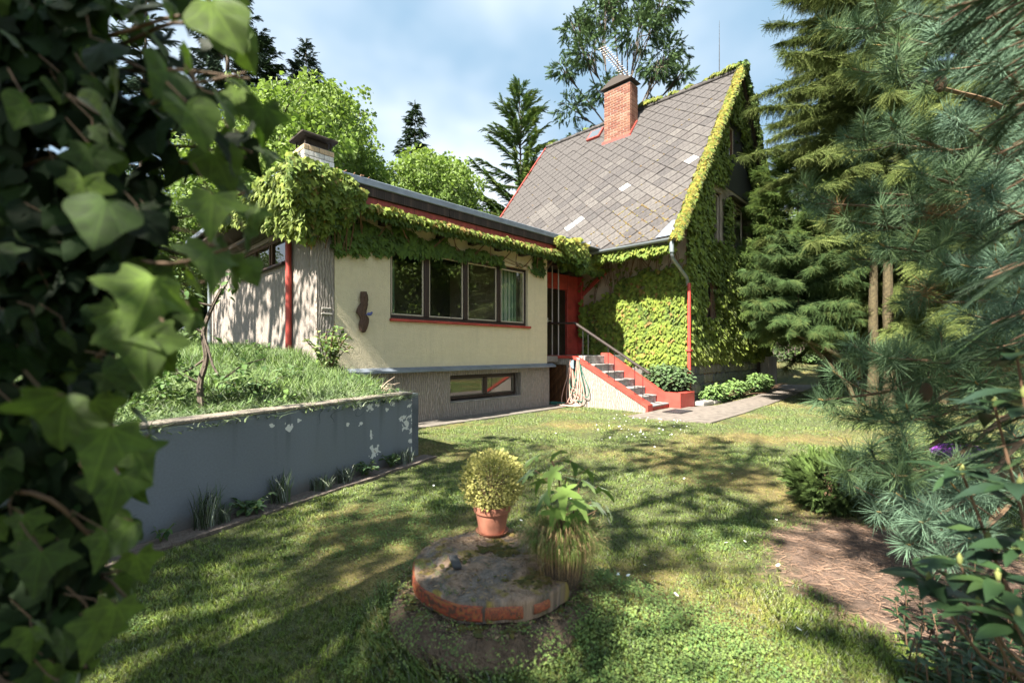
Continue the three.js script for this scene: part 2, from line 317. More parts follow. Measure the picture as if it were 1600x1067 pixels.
{
  const tufts = [bladeTuft(8, 0.45, 0.07, 0.55, 11), bladeTuft(8, 0.5, 0.065, 0.8, 12), bladeTuft(7, 0.45, 0.08, 0.3, 13)], lists = [[], [], []];
  seed(21);
  for (let k = 0; k < 230000; k++) {
    const d = 1.5 + 22 * rnd() ** 1.35, r = rr(-1.16, 1.16) * d, p = cr(r, d), s = soilAt(p.x, p.z);
    if (keepOff(p.x, p.z) || rnd() < s * 1.15) continue;
    if (behindWall(p.x, p.z) > -0.3 && p.x < -6.4 && rnd() < 0.85) continue;
    const y = dryAt(p.x, p.z), mow = 0.75 + 0.5 * pn(p.x * 1.3, p.z * 1.3, 8), size = rr(0.026, 0.052) * mow * (1 + 0.03 * d) * (1 - 0.35 * y), wide = size * (1 + 0.06 * d);
    const m = along(V(p.x, hgt(p.x, p.z) - 0.004, p.z), V(rr(-0.25, 0.25), 1, rr(-0.25, 0.25)), rr(0, 6.3), V(wide, size, wide));
    lists[k % 3].push({ m, c: mixC(GR.green, GR.dry, clamp(y * 0.55 + rr(-0.25, 0.3)), rr(-0.25, 0.25)) });
  }
  const g = new THREE.Group(); g.name = 'lawn_grass'; g.userData = { kind: 'stuff', label: 'short mossy lawn grass in front of the house', category: 'grass' }; scene.add(g);
  tufts.forEach((t, i) => copies('grass', t, grassMat, lists[i], g));
}
// low clover and ground cover in patches
function coverPatch(n, sd, pts = 4) {
  seed(sd); const pos = [];
  for (let i = 0; i < n; i++) {
    const a = rr(0, 6.283), r = Math.sqrt(rnd()), c = V(Math.cos(a) * r, rr(0.15, 1) * (1 - 0.4 * r * r), Math.sin(a) * r), s = rr(0.2, 0.34), m = along(c, V(rr(-0.7, 0.7), 1, rr(-0.7, 0.7)), rr(0, 6.3), s);
    const P = [[0, 0, -0.5], [0.36, 0.09, 0], [0, 0, 0.55], [-0.36, 0.09, 0]].map((q) => V(...q).applyMatrix4(m));
    pos.push(...P[0], ...P[2], ...P[1], ...P[0], ...P[3], ...P[2]);
  }
  const g = new THREE.BufferGeometry(); g.setAttribute('position', new THREE.Float32BufferAttribute(pos, 3)); g.computeVertexNormals(); return g;
}
{
  const patch = [coverPatch(16, 31), coverPatch(14, 32)], lists = [[], []];
  seed(33);
  for (let k = 0; k < 60000; k++) {
    const d = 1.45 + 12 * rnd() ** 1.7, r = rr(-1.1, 1.1) * d, p = cr(r, d);
    if (keepOff(p.x, p.z)) continue;
    const near = smooth(1.0, 0.35, Math.hypot((r - 0.55) / 1.1, (d - 2.0) / 1.15)), w = Math.max(near * 0.75 * smooth(-0.35, 0.25, fbm(p.x * 2.5, p.z * 2.5, 9)), smooth(0.06, 0.3, fbm(p.x * 0.8 + 40, p.z * 0.8, 6)) * 0.8) * (1 - soilAt(p.x, p.z));
    if (rnd() > w) continue;
    const s = rr(0.022, 0.042) * (1 + 0.25 * near) * (1 + 0.05 * d);
    lists[k % 2].push({ m: along(V(p.x, hgt(p.x, p.z) + 0.003, p.z), V(rr(-0.2, 0.2), 1, rr(-0.2, 0.2)), rr(0, 6.3), V(s, s * rr(0.7, 1.5), s)), c: mixC([0.085, 0.165, 0.042], [0.18, 0.25, 0.065], rnd(), rr(-0.2, 0.2)) });
  }
  const g = new THREE.Group(); g.name = 'ground_cover'; g.userData = { kind: 'stuff', label: 'low clover and small-leaved weeds spreading through the lawn', category: 'ground cover' }; scene.add(g);
  patch.forEach((t, i) => copies('ground_cover', t, leafy('clover_leaf' + i, [1, 1, 1], 0.3), lists[i], g));
}
{
  seed(41); const l = [], disc = new THREE.CircleGeometry(1, 7); disc.rotateX(-Math.PI / 2);
  for (let k = 0; k < 130; k++) {
    const c = k < 95 ? onGround(rr(930, 1075), rr(652, 690)) : onGround(rr(660, 1320), rr(665, 1000));
    if (keepOff(c.x, c.z)) continue;
    l.push({ m: along(V(c.x, hgt(c.x, c.z) + rr(0.05, 0.075), c.z), V(rr(-0.5, 0.5), 1, rr(-0.5, 0.5)), 0, rr(0.01, 0.016)) });
  }
  const o = copies('daisies', disc, std('daisy_white', [0.8, 0.8, 0.76]), l, scene); o.userData = { kind: 'stuff', label: 'tiny white daisies scattered in the lawn before the steps', category: 'daisies' };
}
// brown needles fallen on the bare soil
{
  seed(43); const needle = new THREE.BufferGeometry(); needle.setAttribute('position', new THREE.Float32BufferAttribute([-0.5, 0, -0.012, 0.5, 0.02, 0, -0.5, 0.02, 0.012], 3)); needle.computeVertexNormals();
  const l = [];
  for (let k = 0; k < 14000; k++) {
    const r = rr(1.3, 4.2), d = rr(1.7, 5.2), p = cr(r, d); if (rnd() > soilAt(p.x, p.z) * 1.2) continue;
    l.push({ m: along(V(p.x, hgt(p.x, p.z) + rr(0.002, 0.012), p.z), V(rr(-0.25, 0.25), 1, rr(-0.25, 0.25)), rr(0, 6.3), rr(0.08, 0.15)), c: mixC([0.24, 0.15, 0.1], [0.11, 0.065, 0.045], rnd()) });
  }
  const o = copies('fallen_needles', needle, std('dry_needle', [1, 1, 1], { side: THREE.DoubleSide }), l, scene); o.userData = { kind: 'stuff', label: 'brown fallen pine needles on the bare soil patch', category: 'needles' };
}

// ------------------------------------------------------------------ main house
// a convex outline cut to another convex outline (both counter-clockwise)
function clip(poly, win) {
  for (let i = 0; i < win.length && poly.length; i++) {
    const [ax, ay] = win[i], [bx2, by2] = win[(i + 1) % win.length], s = (p) => (bx2 - ax) * (p[1] - ay) - (by2 - ay) * (p[0] - ax), out = [];
    poly.forEach((p, k) => { const q = poly[(k + 1) % poly.length], a = s(p), b = s(q); if (a >= 0) out.push(p); if (a * b < 0) { const t = a / (a - b); out.push([p[0] + (q[0] - p[0]) * t, p[1] + (q[1] - p[1]) * t]); } });
    poly = out;
  }
  return poly;
}
const area = (p) => Math.abs(p.reduce((s, [x, y], i) => { const [u, v] = p[(i + 1) % p.length]; return s + x * v - y * u; }, 0)) / 2;
const plateGeo = (p, t) => boxUV(new THREE.ExtrudeGeometry(new THREE.Shape(p.map((q) => new THREE.Vector2(...q))), { depth: t, bevelEnabled: false }));
const house = thing('gabled_house', 'tall gabled house with steep grey diamond tiled roof and ivy covered walls', 'house', V(2.5, 0, 0));
const EX = 1.35, EY = 4.52, RX = 6.4, RY = 11.1, RL = Math.hypot(RX - EX, RY - EY), RVX = (RX - EX) / RL, RVY = (RY - EY) / RL, ZB = -8.4, ZF = 0.25;
part('wall', slab([[-8.15, 0], [-0.25, 0], [-0.25, 5.75], [-8.15, 5.75]], 0.25, 'zy', 2.75), M.tanRender, house);
part('wall', slab([[2.5, 0], [10.3, 0], [10.3, 5.85], [6.4, 10.9], [2.5, 5.85]], 0.25, 'xy', -8.4), M.tanRender, house);
part('wall', bx(10.05, 10.3, 0, 5.75, -8.15, -0.25), M.tanRender, house);
part('gable_wall', slab([[2.5, 0], [10.3, 0], [10.3, 5.85], [6.4, 10.9], [2.5, 5.85]], 0.25, 'xy', -0.25, [rect(4.2, 5.2, 4.95, 6.62), rect(5.95, 8.1, 4.85, 6.62), rect(3.6, 4.6, 2.45, 3.62), rect(5.45, 6.25, 8.05, 9.05)]), M.tanRender, house);
part('slate_cladding', slab([[3.3, 6.95], [9.5, 6.95], [6.4, 10.86]], 0.02, 'xy', 0.003, [rect(5.42, 6.28, 8.02, 9.08)]), M.slate, house);
part('floor', [bx(2.75, 10.05, 1.2, 1.4, -8.15, -0.25), bx(2.75, 10.05, 4.2, 4.4, -8.15, -0.25), bx(3.6, 9.2, 7.2, 7.35, -8.15, -0.25)], M.roomDark, house);
function windowIn(parent, x0, x1, y0, y1, z, bars, fm, o = {}) {
  const f = 0.06, g = [bx(x0, x1, y0, y0 + f, z - 0.05, z), bx(x0, x1, y1 - f, y1, z - 0.05, z), bx(x0, x0 + f, y0 + f, y1 - f, z - 0.05, z), bx(x1 - f, x1, y0 + f, y1 - f, z - 0.05, z)];
  const w = part('window', g, fm, parent);
  let a = x0 + f;
  for (const [p, half] of [...bars, [x1 - f, 0]]) {
    const b = p - half; if (half) part('mullion', bx(p - half, p + half, y0 + f, y1 - f, z - 0.06, z + 0.01), o.mull ?? fm, w);
    const s = 0.035, q = [bx(a + 0.004, b - 0.004, y0 + f + 0.004, y0 + f + s, z - 0.042, z - 0.008), bx(a + 0.004, b - 0.004, y1 - f - s, y1 - f - 0.004, z - 0.042, z - 0.008), bx(a + 0.004, a + s, y0 + f + s, y1 - f - s, z - 0.042, z - 0.008), bx(b - s, b - 0.004, y0 + f + s, y1 - f - s, z - 0.042, z - 0.008)];
    part('sash', q, o.sash ?? fm, w);
    const pane = new THREE.PlaneGeometry(b - a - 2 * s, y1 - y0 - 2 * f - 2 * s); pane.translate((a + b) / 2, (y0 + y1) / 2, z - 0.025); part('pane', pane, M.glass, w);
    a = p + half;
  }
  return w;
}
const paleSash = std('pale_sash', [0.42, 0.36, 0.28], { roughness: 0.6 });
windowIn(house, 4.2, 5.2, 4.95, 6.62, -0.06, [[4.72, 0.03]], M.dark, { sash: paleSash });
windowIn(house, 5.95, 8.1, 4.85, 6.62, -0.06, [[6.65, 0.03], [7.4, 0.03]], M.dark, { sash: paleSash });
windowIn(house, 3.6, 4.6, 2.45, 3.62, -0.12, [[4.1, 0.03]], M.dark);
windowIn(house, 5.45, 6.25, 8.05, 9.05, -0.02, [], std('orange_brown_frame', [0.3, 0.14, 0.07], { map: scaled(T.wood, 0.3, 1) }));
part('window_hood', [bar(V(5.85, 6.7, 0.08), V(8.3, 6.7, 0.08), 0.15, 0.045), bx(5.85, 8.3, 6.62, 6.675, 0.005, 0.03)], M.brown, house);
{ // net curtain behind the upper windows
  const g = new THREE.PlaneGeometry(4, 1.6, 120, 1), p = g.attributes.position; for (let i = 0; i < p.count; i++) p.setZ(i, 0.025 * Math.sin(p.getX(i) * 38)); g.computeVertexNormals(); g.translate(6.2, 5.7, -0.42);
  part('net_curtain', g, leafy('net_cloth', [0.5, 0.5, 0.46], 0.4), house);
}
// plinth of rough stones on the gable side, pale pier at its far end
{
  const base = part('plinth', [bx(2.5, 8.6, -0.1, 1.12, 0.003, 0.07), bx(2.42, 2.497, -0.1, 1.0, -1.9, 0.07)], std('dark_mortar', [0.12, 0.11, 0.1]), house), sm = [[0.13, 0.125, 0.13], [0.17, 0.155, 0.14], [0.1, 0.1, 0.11], [0.2, 0.17, 0.15]].map((c, i) => std('plinth_stone' + i, c, { bumpMap: scaled(T.grain, 0.3), bumpScale: 0.02, map: scaled(T.mottle, 0.6) }));
  seed(51);
  for (let r = 0; r < 4; r++) for (let x = 2.44 - rr(0, 0.2); x < 8.55;) {
    const w = rr(0.26, 0.5), g = cbox(w - 0.03, 0.26, 0.09, 0.03), p = g.attributes.position, q = rr(0, 9); for (let i = 0; i < p.count; i++) { const a = p.getX(i), b = p.getY(i), c = p.getZ(i); p.setXYZ(i, a + 0.05 * pn(a * 3 + q, b * 5, c * 4), b + 0.045 * pn(b * 5, a * 4 + q, 3), c + 0.03 * pn(a * 5, b * 5, q)); } g.computeVertexNormals();
    pieceAt('stone', g, pick(sm), base, new THREE.Matrix4().makeTranslation(Math.min(x + w / 2, 8.4), 0.12 + r * 0.285, 0.07)); x += w;
  }
}
part('pier', bx(9.25, 10.35, -0.05, 1.3, 0.004, 0.32, 0.02), std('pale_render', [0.5, 0.45, 0.42], { bumpMap: scaled(T.comb, 0.9, 1.6), bumpScale: 0.01, map: scaled(T.streak, 1, 1.6) }), house);
part('cellar_door', bx(8.64, 9.2, 0, 1.15, 0.004, 0.04), M.dark, house);
// roof
const roof = part('roof', slab([[EX, EY - 0.02], [RX, RY - 0.02], [2 * RX - EX, EY - 0.02], [2 * RX - EX, EY - 0.16], [RX, RY - 0.22], [EX, EY - 0.16]], ZF - ZB, 'xy', ZB), M.roofBase, house);
const onRoof = (z, v, up = 0) => V(EX + RVX * v - RVY * up, EY + RVY * v + RVX * up, z);
{
  const tones = [[0.066, 0.059, 0.058], [0.076, 0.068, 0.066], [0.058, 0.052, 0.052], [0.084, 0.076, 0.073], [0.07, 0.062, 0.06], [0.093, 0.084, 0.08]].map((c, i) => std('roof_tile' + i, c, { map: scaled(T.mottle, 0.9), bumpMap: scaled(T.grain, 0.35), bumpScale: 0.004, roughness: 0.93 }));
  const white = std('new_white_tile', [0.22, 0.21, 0.205]), DU = 0.52, DV = 0.5, dia = [[0, -0.24], [0.25, 0], [0, 0.24], [-0.25, 0]], whole = plateGeo(dia, 0.007);
  const X = V(0, 0, 1), Y = V(RVX, RVY, 0), N = V(-RVY, RVX, 0), whites = [[-0.2, 3.6], [-2.4, 3.0], [-3.75, 1.6]], list = [];
  seed(61);
  for (let j = 0; j * DV / 2 < RL + 0.2; j++) for (let i = -1; i * DU < ZF - ZB + 0.3; i++) {
    const u = i * DU + (j % 2) * DU / 2, v = j * DV / 2, z = ZF - u;
    const win = [[ZB - z, -v], [ZF - z, -v], [ZF - z, RL - v], [ZB - z, RL - v]];
    const cut = clip(dia, win); if (cut.length < 3 || area(cut) < 0.004) continue;
    list.push({ z, v, cut: area(cut) < 0.14 ? cut : null });
  }
  const dist = (t) => onRoof(t.z, t.v).distanceTo(EYE); list.sort((a, b) => dist(a) - dist(b));
  const rest = [];
  list.forEach((t, k) => {
    const y = Y.clone().addScaledVector(N, -0.024 + rr(-0.006, 0.006)).applyAxisAngle(N, rr(-0.04, 0.04)).normalize(), x = X.clone().addScaledVector(N, rr(-0.008, 0.008)), z = x.clone().cross(y).normalize();
    const m = new THREE.Matrix4().makeBasis(y.clone().cross(z), y, z).setPosition(onRoof(t.z + rr(-0.006, 0.006), t.v - (rnd() < 0.03 ? rr(0.01, 0.05) : 0), 0.008 + rr(0, 0.01))), g = t.cut ? plateGeo(t.cut, 0.007) : whole;
    const mat = whites.some(([a, b]) => Math.hypot(a - t.z, b - t.v) < 0.2) ? white : tones[Math.min(5, Math.floor(clamp(0.5 + 0.9 * fbm(t.z * 0.6, t.v * 0.6, 3) + rr(-0.35, 0.35), 0, 0.999) * 6))];
    if (k < 300) pieceAt('tile', g, mat, roof, m); else rest.push([g.clone().applyMatrix4(m)]);
  });
  part('tiles', rest.flat(), tones[0], roof, 'stuff');
  for (let i = 0; i < 20; i++) { const z0 = ZF - i * 0.43, g = new THREE.CylinderGeometry(0.1, 0.115, 0.46, 8, 1, false); g.rotateX(Math.PI / 2); g.scale(1, 0.8, 1); g.rotateX(0.03); g.translate(RX, RY + 0.02, z0 - 0.23); part('ridge_tile', boxUV(g), tones[i % 3], roof); }
  // moss in the joints low on the slope, by the corner
  const moss = [], blob = new THREE.IcosahedronGeometry(1, 1); seed(63);
  for (let k = 0; k < 260; k++) { const near = k < 190, j = Math.floor(near ? rr(1, 9) : rr(1, 30)), i = Math.floor(near ? rr(1, 5) : rr(0, 16)), a = rr(0, 1) * (rnd() < 0.5 ? 1 : -1), z = ZF - i * DU - (j % 2) * DU / 2, v = j * DV / 2 - 0.25 * (1 - Math.abs(a)), s = rr(0.012, 0.04); moss.push({ m: along(onRoof(z + 0.26 * a, v, 0.018), N, rr(0, 6), V(s, s * 0.5, s)), c: mixC([0.1, 0.055, 0.02], [0.11, 0.1, 0.03], rnd()) }); }
  copies('moss', blob, std('roof_moss', [1, 1, 1], { roughness: 1 }), moss, roof);
}
part('verge_board', bar(V(EX - 0.02, EY - 0.08, ZB - 0.02), V(RX, RY - 0.06, ZB - 0.02), 0.06, 0.2), M.redWood, house);
const slope = (z, v, up) => new THREE.Matrix4().makeBasis(V(0, 0, 1), V(RVX, RVY, 0), V(-RVY, RVX, 0)).setPosition(onRoof(z, v, up));
part('roof_flashing', [plateGeo([[0.02, 0], [0.02, 0.62], [-0.3, 0.62], [-0.6, 0.0]], 0.004).applyMatrix4(slope(ZF, 0.02, 0.05)), plateGeo([[0, 0], [0.02, 0.4], [-0.06, 0.4], [-0.35, 0.02]], 0.004).applyMatrix4(slope(-2.6, 0.02, 0.05))], M.zinc, house);
{ // half-round gutter with its bent outlet
  const g = new THREE.CylinderGeometry(0.075, 0.075, 3.15, 10, 1, true, Math.PI, Math.PI), inner = new THREE.CylinderGeometry(0.071, 0.071, 3.15, 10, 1, true, Math.PI, Math.PI);
  for (const q of [g, inner]) { q.rotateX(Math.PI / 2); q.rotateZ(Math.PI / 2 * 0); }
  const p = (q) => { q.computeBoundingBox(); const c = q.boundingBox; if (c.max.y > 0.04) q.rotateZ(c.max.x > 0.04 && c.min.x < -0.04 ? Math.PI : (c.max.x > 0.04 ? -Math.PI / 2 : Math.PI / 2)); return q; };
  p(g); p(inner); g.translate(EX - 0.06, EY - 0.04, -1.27); inner.translate(EX - 0.06, EY - 0.04, -1.27);
  const gm = M.gutter.clone(); gm.side = THREE.DoubleSide; gm.name = 'grey_gutter_sheet';
  part('gutter', [g, inner, bx(EX - 0.14, EX + 0.02, EY - 0.12, EY - 0.02, 0.29, 0.302)], gm, house);
  part('downpipe', [tube([V(EX - 0.06, EY - 0.1, 0.13), V(EX - 0.06, EY - 0.42, 0.13)], 0.06, 10), tube([V(EX - 0.06, EY - 0.4, 0.13), V(EX - 0.02, EY - 0.55, 0.12), V(2.3, 3.55, 0.1), V(2.38, 3.35, 0.09)], 0.045, 10)], M.gutter, house);
  part('red_downpipe', [tube([V(2.36, 3.4, 0.14), V(2.36, 0.02, 0.14)], 0.05, 10), bx(2.28, 2.44, 1.5, 1.56, 0.07, 0.21)], M.red, house);
}
part('verge_board', [bar(V(EX, EY - 0.12, ZF + 0.02), V(RX, RY - 0.13, ZF + 0.02), 0.05, 0.22), bar(V(2 * RX - EX, EY - 0.12, ZF + 0.02), V(RX, RY - 0.13, ZF + 0.02), 0.05, 0.22)], M.dark, house);
// porch brace and the red post beside the door
part('porch_brace', [bar(V(2.44, 3.36, -3.6), V(2.44, 4.06, -2.62), 0.1, 0.12)], M.redWood, house);
// red brick chimney through the slope
{
  const x0 = 5.35, x1 = 5.87, z0 = -4.56, z1 = -3.4, top = 11.8, c = part('chimney', bx(x0 + 0.012, x1 - 0.012, 9.3, top - 0.01, z0 + 0.012, z1 - 0.012), M.mortar, house);
  const bm = [[0.2, 0.08, 0.05], [0.23, 0.1, 0.062], [0.17, 0.062, 0.04], [0.27, 0.135, 0.09], [0.21, 0.095, 0.06]].map((q, i) => std('red_brick' + i, q, { bumpMap: scaled(T.grain, 0.12), bumpScale: 0.004, map: scaled(T.mottle, 0.3) }));
  const H = 0.098, face = cbox(0.06, H - 0.014, 0.275, 0.006), half = cbox(0.06, H - 0.014, 0.135, 0.006), side = cbox(0.245, H - 0.014, 0.06, 0.006); seed(71);
  for (let r = 0; r < 24; r++) {
    const y = 9.46 + r * H; if (y > top) break; const odd = r % 2;
    for (let i = 0; i < 4 + odd; i++) {
      const isH = odd && (i === 0 || i === 4), zc = odd ? z0 + (i === 0 ? 0.072 : i === 4 ? 1.16 - 0.072 : 0.145 + (i - 0.5) * 0.29) : z0 + 0.145 + i * 0.29;
      if (y > 9.6) pieceAt('brick', isH ? half : face, pick(bm), c, new THREE.Matrix4().makeTranslation(x0 + 0.03 - rr(0, 0.004), y, zc));
    }
    for (let i = 0; i < 2; i++) if (y > 9.75 + i * 0.3) pieceAt('brick', side, pick(bm), c, new THREE.Matrix4().makeTranslation(x0 + 0.195 + i * 0.26 - odd * 0.008, y, z1 - 0.03 + rr(0, 0.004)));
  }
  const cap = slab([[z0 - 0.12, top + 0.06], [z1 + 0.12, top + 0.06], [(z0 + z1) / 2 + 0.18, top + 0.34], [(z0 + z1) / 2 - 0.18, top + 0.34]], x1 - x0 + 0.2, 'zy', x1 + 0.1);
  part('chimney_cap', cap, std('rusty_black_sheet', [0.045, 0.035, 0.03], { metalness: 0.3, roughness: 0.7 }), c);
  const b = (z, v) => onRoof(z, v, 0.02); void b;
  part('chimney_flashing', [bar(V(x0 - 0.04, 9.69, z0 - 0.06), V(x0 - 0.04, 9.69, z1 + 0.05), 0.05, 0.2), bar(V(x0 - 0.02, 9.68, z1 + 0.025), V(x1 + 0.02, 10.38, z1 + 0.025), 0.04, 0.2)], M.red, c);
}
{ // roof window beside the chimney
  const w = part('roof_window', plateGeo(rect(0, 0.62, 0, 0.62), 0.09).applyMatrix4(slope(-5.67, 7.28, 0.02)), M.redWood, house);
  part('pane', plateGeo(rect(0.06, 0.56, 0.06, 0.58), 0.008).applyMatrix4(slope(-5.67, 7.28, 0.112)), std('skylight_glass', [0.1, 0.12, 0.14], { roughness: 0.12, metalness: 0.3 }), w);
}
const rod = thing('lightning_rod', 'thin dark lightning rod on the roof ridge by the gable', 'lightning rod', V(RX, RY, -0.5));
part('rod', tube([V(RX, RY - 0.05, -0.5), V(RX, RY + 1.0, -0.5), V(RX, RY + 2.05, -0.5)], [0.016, 0.012, 0.005], 6), M.black, rod);
part('ridge_wire', tube([V(RX, RY + 0.16, ZF), V(RX, RY + 0.13, -2), V(RX, RY + 0.16, -4), V(RX, RY + 0.13, -6), V(RX, RY + 0.15, -8)], 0.006, 5), M.black, rod);
{
  const p0 = V(6.5, 10.9, -4.2), t = thing('television_antenna', 'pale ribbed television antenna leaning behind the brick chimney', 'antenna', p0), al = std('aluminium', [0.6, 0.56, 0.53], { metalness: 0.5, roughness: 0.4 });
  const a = sight(941, 73, 18.4), b = sight(984, 124, 18.9), d = b.clone().sub(a), side = V(0.5, 0.25, 0.83).normalize();
  part('mast', tube([p0, b.clone().lerp(a, 0.12)], 0.02, 6), M.black, t);
  for (const s of [-0.06, 0.06]) part('boom', tube([a.clone().addScaledVector(side, s), b.clone().addScaledVector(side, s)], 0.016, 6), std('rusty_boom', [0.3, 0.2, 0.16], { metalness: 0.4 }), t);
  for (let i = 0; i < 17; i++) { const q = a.clone().addScaledVector(d, (i + 0.4) / 17); part('antenna_element', tube([q.clone().addScaledVector(side, -0.17), q.clone().addScaledVector(side, 0.17)], 0.009, 5), al, t); }
}

// ------------------------------------------------------------------ flat-roofed annex
const annex = thing('flat_roofed_annex', 'low flat roofed annex with cream front wall and long window', 'house extension', V(-3.7, 0, -2.55));
const AX0 = -6.9, AX1 = -0.59, AZ = -2.55;
const onFacade = (px, z = AZ) => { const r = (px - 800) / FPX, dx = r * SA + CA, dz = r * CA - SA; return EYE.x + (z - EYE.z) / dz * dx; };
part('front_wall', slab([[-6.56, 1.16], [AX1, 1.16], [AX1, 4.2], [-6.56, 4.2]], 0.28, 'xy', AZ - 0.28, [rect(-5.43, -1.38, 2.16, 3.64)]), M.cream, annex);
part('corner_strip', bx(AX0, -6.563, 0.6, 4.2, AZ - 0.28, AZ + 0.004, 0.015), M.comb, annex);
part('vent_block', [bx(-6.8, -6.62, 2.24, 2.28, AZ - 0.02, AZ + 0.02), bx(-6.81, -6.61, 2.15, 2.18, AZ - 0.02, AZ + 0.03)], M.concrete, annex);
part('left_wall', slab([[-9.4, 0.7], [-2.83, 0.7], [-2.83, 4.2], [-9.4, 4.2]], 0.25, 'zy', AX0 + 0.25, [rect(-6.9, -4.0, 3.25, 3.82)]), M.comb, annex);
part('end_wall', bx(AX1 - 0.25, AX1 - 0.003, 0, 4.2, -9.4, AZ - 0.283), M.cream, annex);
part('back_wall', bx(AX0, AX1, 0.7, 4.2, -9.65, -9.4), M.comb, annex);
part('floor', bx(AX0 + 0.25, AX1 - 0.25, 1.12, 1.3, -9.4, AZ - 0.29), M.roomDark, annex);
part('room_partition', bx(AX0 + 0.26, AX1 - 0.26, 1.31, 4.19, -6.6, -6.5), M.room, annex);
part('cellar_wall', slab([[AX0, -0.1], [-0.45, -0.1], [-0.45, 1.07], [AX0, 1.07]], 0.3, 'xy', AZ - 0.34, [rect(-3.9, -1.6, 0.37, 0.96)]), M.comb, annex);
part('cellar_corner', bx(-0.75, -0.453, -0.1, 1.07, -5, AZ - 0.345), M.comb, annex);
{ // sloped sheet ledge between cellar and wall
  const g = slab([[AZ - 0.1, 1.074], [AZ + 0.13, 1.074], [AZ + 0.13, 1.115], [AZ - 0.001, 1.175], [AZ - 0.1, 1.175]], 6.7, 'zy', -0.36); part('ledge', g, M.zinc, annex);
}
{ // cellar window, splayed reveal
  const w = windowIn(annex, -3.87, -1.64, 0.4, 0.94, AZ - 0.2, [[-2.7, 0.05]], M.dark, { sash: std('old_sash', [0.12, 0.1, 0.08]) }); void w;
  part('cellar_room', [bx(-4.4, -1.2, -0.2, 1.1, -4.2, -4.1)], M.roomDark, annex);
  part('window_sill', bx(-3.9, -1.6, 0.34, 0.368, AZ - 0.33, AZ - 0.03), M.concrete, annex);
}
{ // long front window
  const xs = [666, 727, 779].map((p) => onFacade(p, AZ - 0.08));
  const w = windowIn(annex, -5.43, -1.38, 2.17, 3.63, AZ - 0.07, xs.map((x) => [x, 0.065]), M.dark, { sash: paleSash });
  part('window_sill', [bx(-5.45, -1.3, 2.1, 2.155, AZ - 0.12, AZ + 0.06)], M.red, annex);
  const stripes = tex(64, 4, (u) => { const k = Math.floor(u * 12) % 3; return k === 0 ? [0.75, 0.78, 0.72] : k === 1 ? [0.25, 0.42, 0.3] : [0.5, 0.6, 0.5]; }, true);
  for (const [x0, x1] of [[-1.95, -1.42], [-5.36, -5.1]]) {
    const g = new THREE.PlaneGeometry(x1 - x0, 1.9, 40, 1), p = g.attributes.position; for (let i = 0; i < p.count; i++) p.setZ(i, 0.035 * Math.sin(p.getX(i) * 55)); g.computeVertexNormals(); g.translate((x0 + x1) / 2, 2.8, AZ - 0.42);
    part('curtain', g, std('striped_curtain', [0.75, 0.78, 0.7], { map: stripes, side: THREE.DoubleSide }), w);
  }
}
{ // high window in the left wall under its shelf hood
  const f = (z0, z1, y0, y1, x0 = AX0 - 0.0, x1 = AX0 + 0.06) => bx(x0, x1, y0, y1, z0, z1), x = AX0 + 0.04;
  const w = part('side_window', [f(-6.9, -4, 3.25, 3.32, x, x + 0.06), f(-6.9, -4, 3.75, 3.82, x, x + 0.06), f(-6.9, -6.83, 3.32, 3.75, x, x + 0.06), f(-4.07, -4, 3.32, 3.75, x, x + 0.06)], std('oak_frame', [0.2, 0.1, 0.05], { map: scaled(T.wood, 0.3, 1) }), annex);
  for (const z of [-5.95, -5.0, -4.86]) part('mullion', f(z - 0.035, z + 0.035, 3.32, 3.75, x - 0.006, x + 0.055), w.material, w);
  for (const [a, b] of [[-6.83, -5.985], [-5.915, -5.035], [-4.825, -4.07]]) { const g = new THREE.PlaneGeometry(b - a, 0.43); g.rotateY(-Math.PI / 2); g.translate(x + 0.03, 3.535, (a + b) / 2); part('pane', g, M.glass, w); }
  part('window_hood', bx(AX0 - 0.26, AX0 - 0.003, 3.9, 3.95, -7.25, -3.84), std('grey_timber', [0.2, 0.18, 0.16], { map: scaled(T.wood, 0.3, 1) }), annex);
  part('window_sill', bx(AX0 - 0.1, AX0 - 0.003, 3.2, 3.24, -6.95, -3.9), M.dark, annex);
}
part('red_downpipe', [tube([V(AX0 - 0.07, 4.3, -3.62), V(AX0 - 0.07, 1.15, -3.62)], 0.055, 10)], M.red, annex);
part('grey_downpipe', [tube([V(AX0 - 0.1, 4.2, -9.35), V(AX0 - 0.1, 2.3, -9.35), V(AX0 - 0.1, 1.2, -9.35)], [0.05, 0.05, 0.06], 10)], M.gutter, annex);
// roof: deck, sheet edge, two fascia boards, rafter tails
part('roof', [bx(-7.42, 0.36, 4.3, 4.5, -9.9, -2.06), bx(0.362, 2.49, 4.18, 4.5, -9.9, -2.75)], M.roofBase, annex);
part('roof_sheet', [bx(-7.46, 0.4, 4.44, 4.57, -2.06, -1.99, 0.012), bx(-7.46, -7.39, 4.44, 4.57, -9.9, -2.065, 0.012), bx(-7.385, 1.4, 4.51, 4.54, -9.9, -2.065), bx(0.34, 0.41, 4.44, 4.56, -2.75, -2.068, 0.01)], M.zinc, annex);
for (const [x0, x1] of [[-7.4, -4.36], [-4.352, -1.7], [-1.692, 0.35]]) part('fascia_board', bx(x0, x1, 4.27, 4.438, -2.075, -2.02, 0.006), M.brown, annex);
part('red_fascia_board', bx(-7.38, 0.33, 4.1, 4.265, -2.12, -2.065, 0.006), M.redWood, annex);
part('fascia_board', [bx(-7.42, -7.36, 4.26, 4.437, -9.9, -2.08)], M.brown, annex);
for (const px of [541, 610, 700, 750, 791, 828, 853]) { const x = onFacade(px, -2.2); part('rafter_tail', bx(x - 0.075, x + 0.075, 3.93, 4.1, AZ + 0.002, -2.13, 0.01), M.dark, annex); }
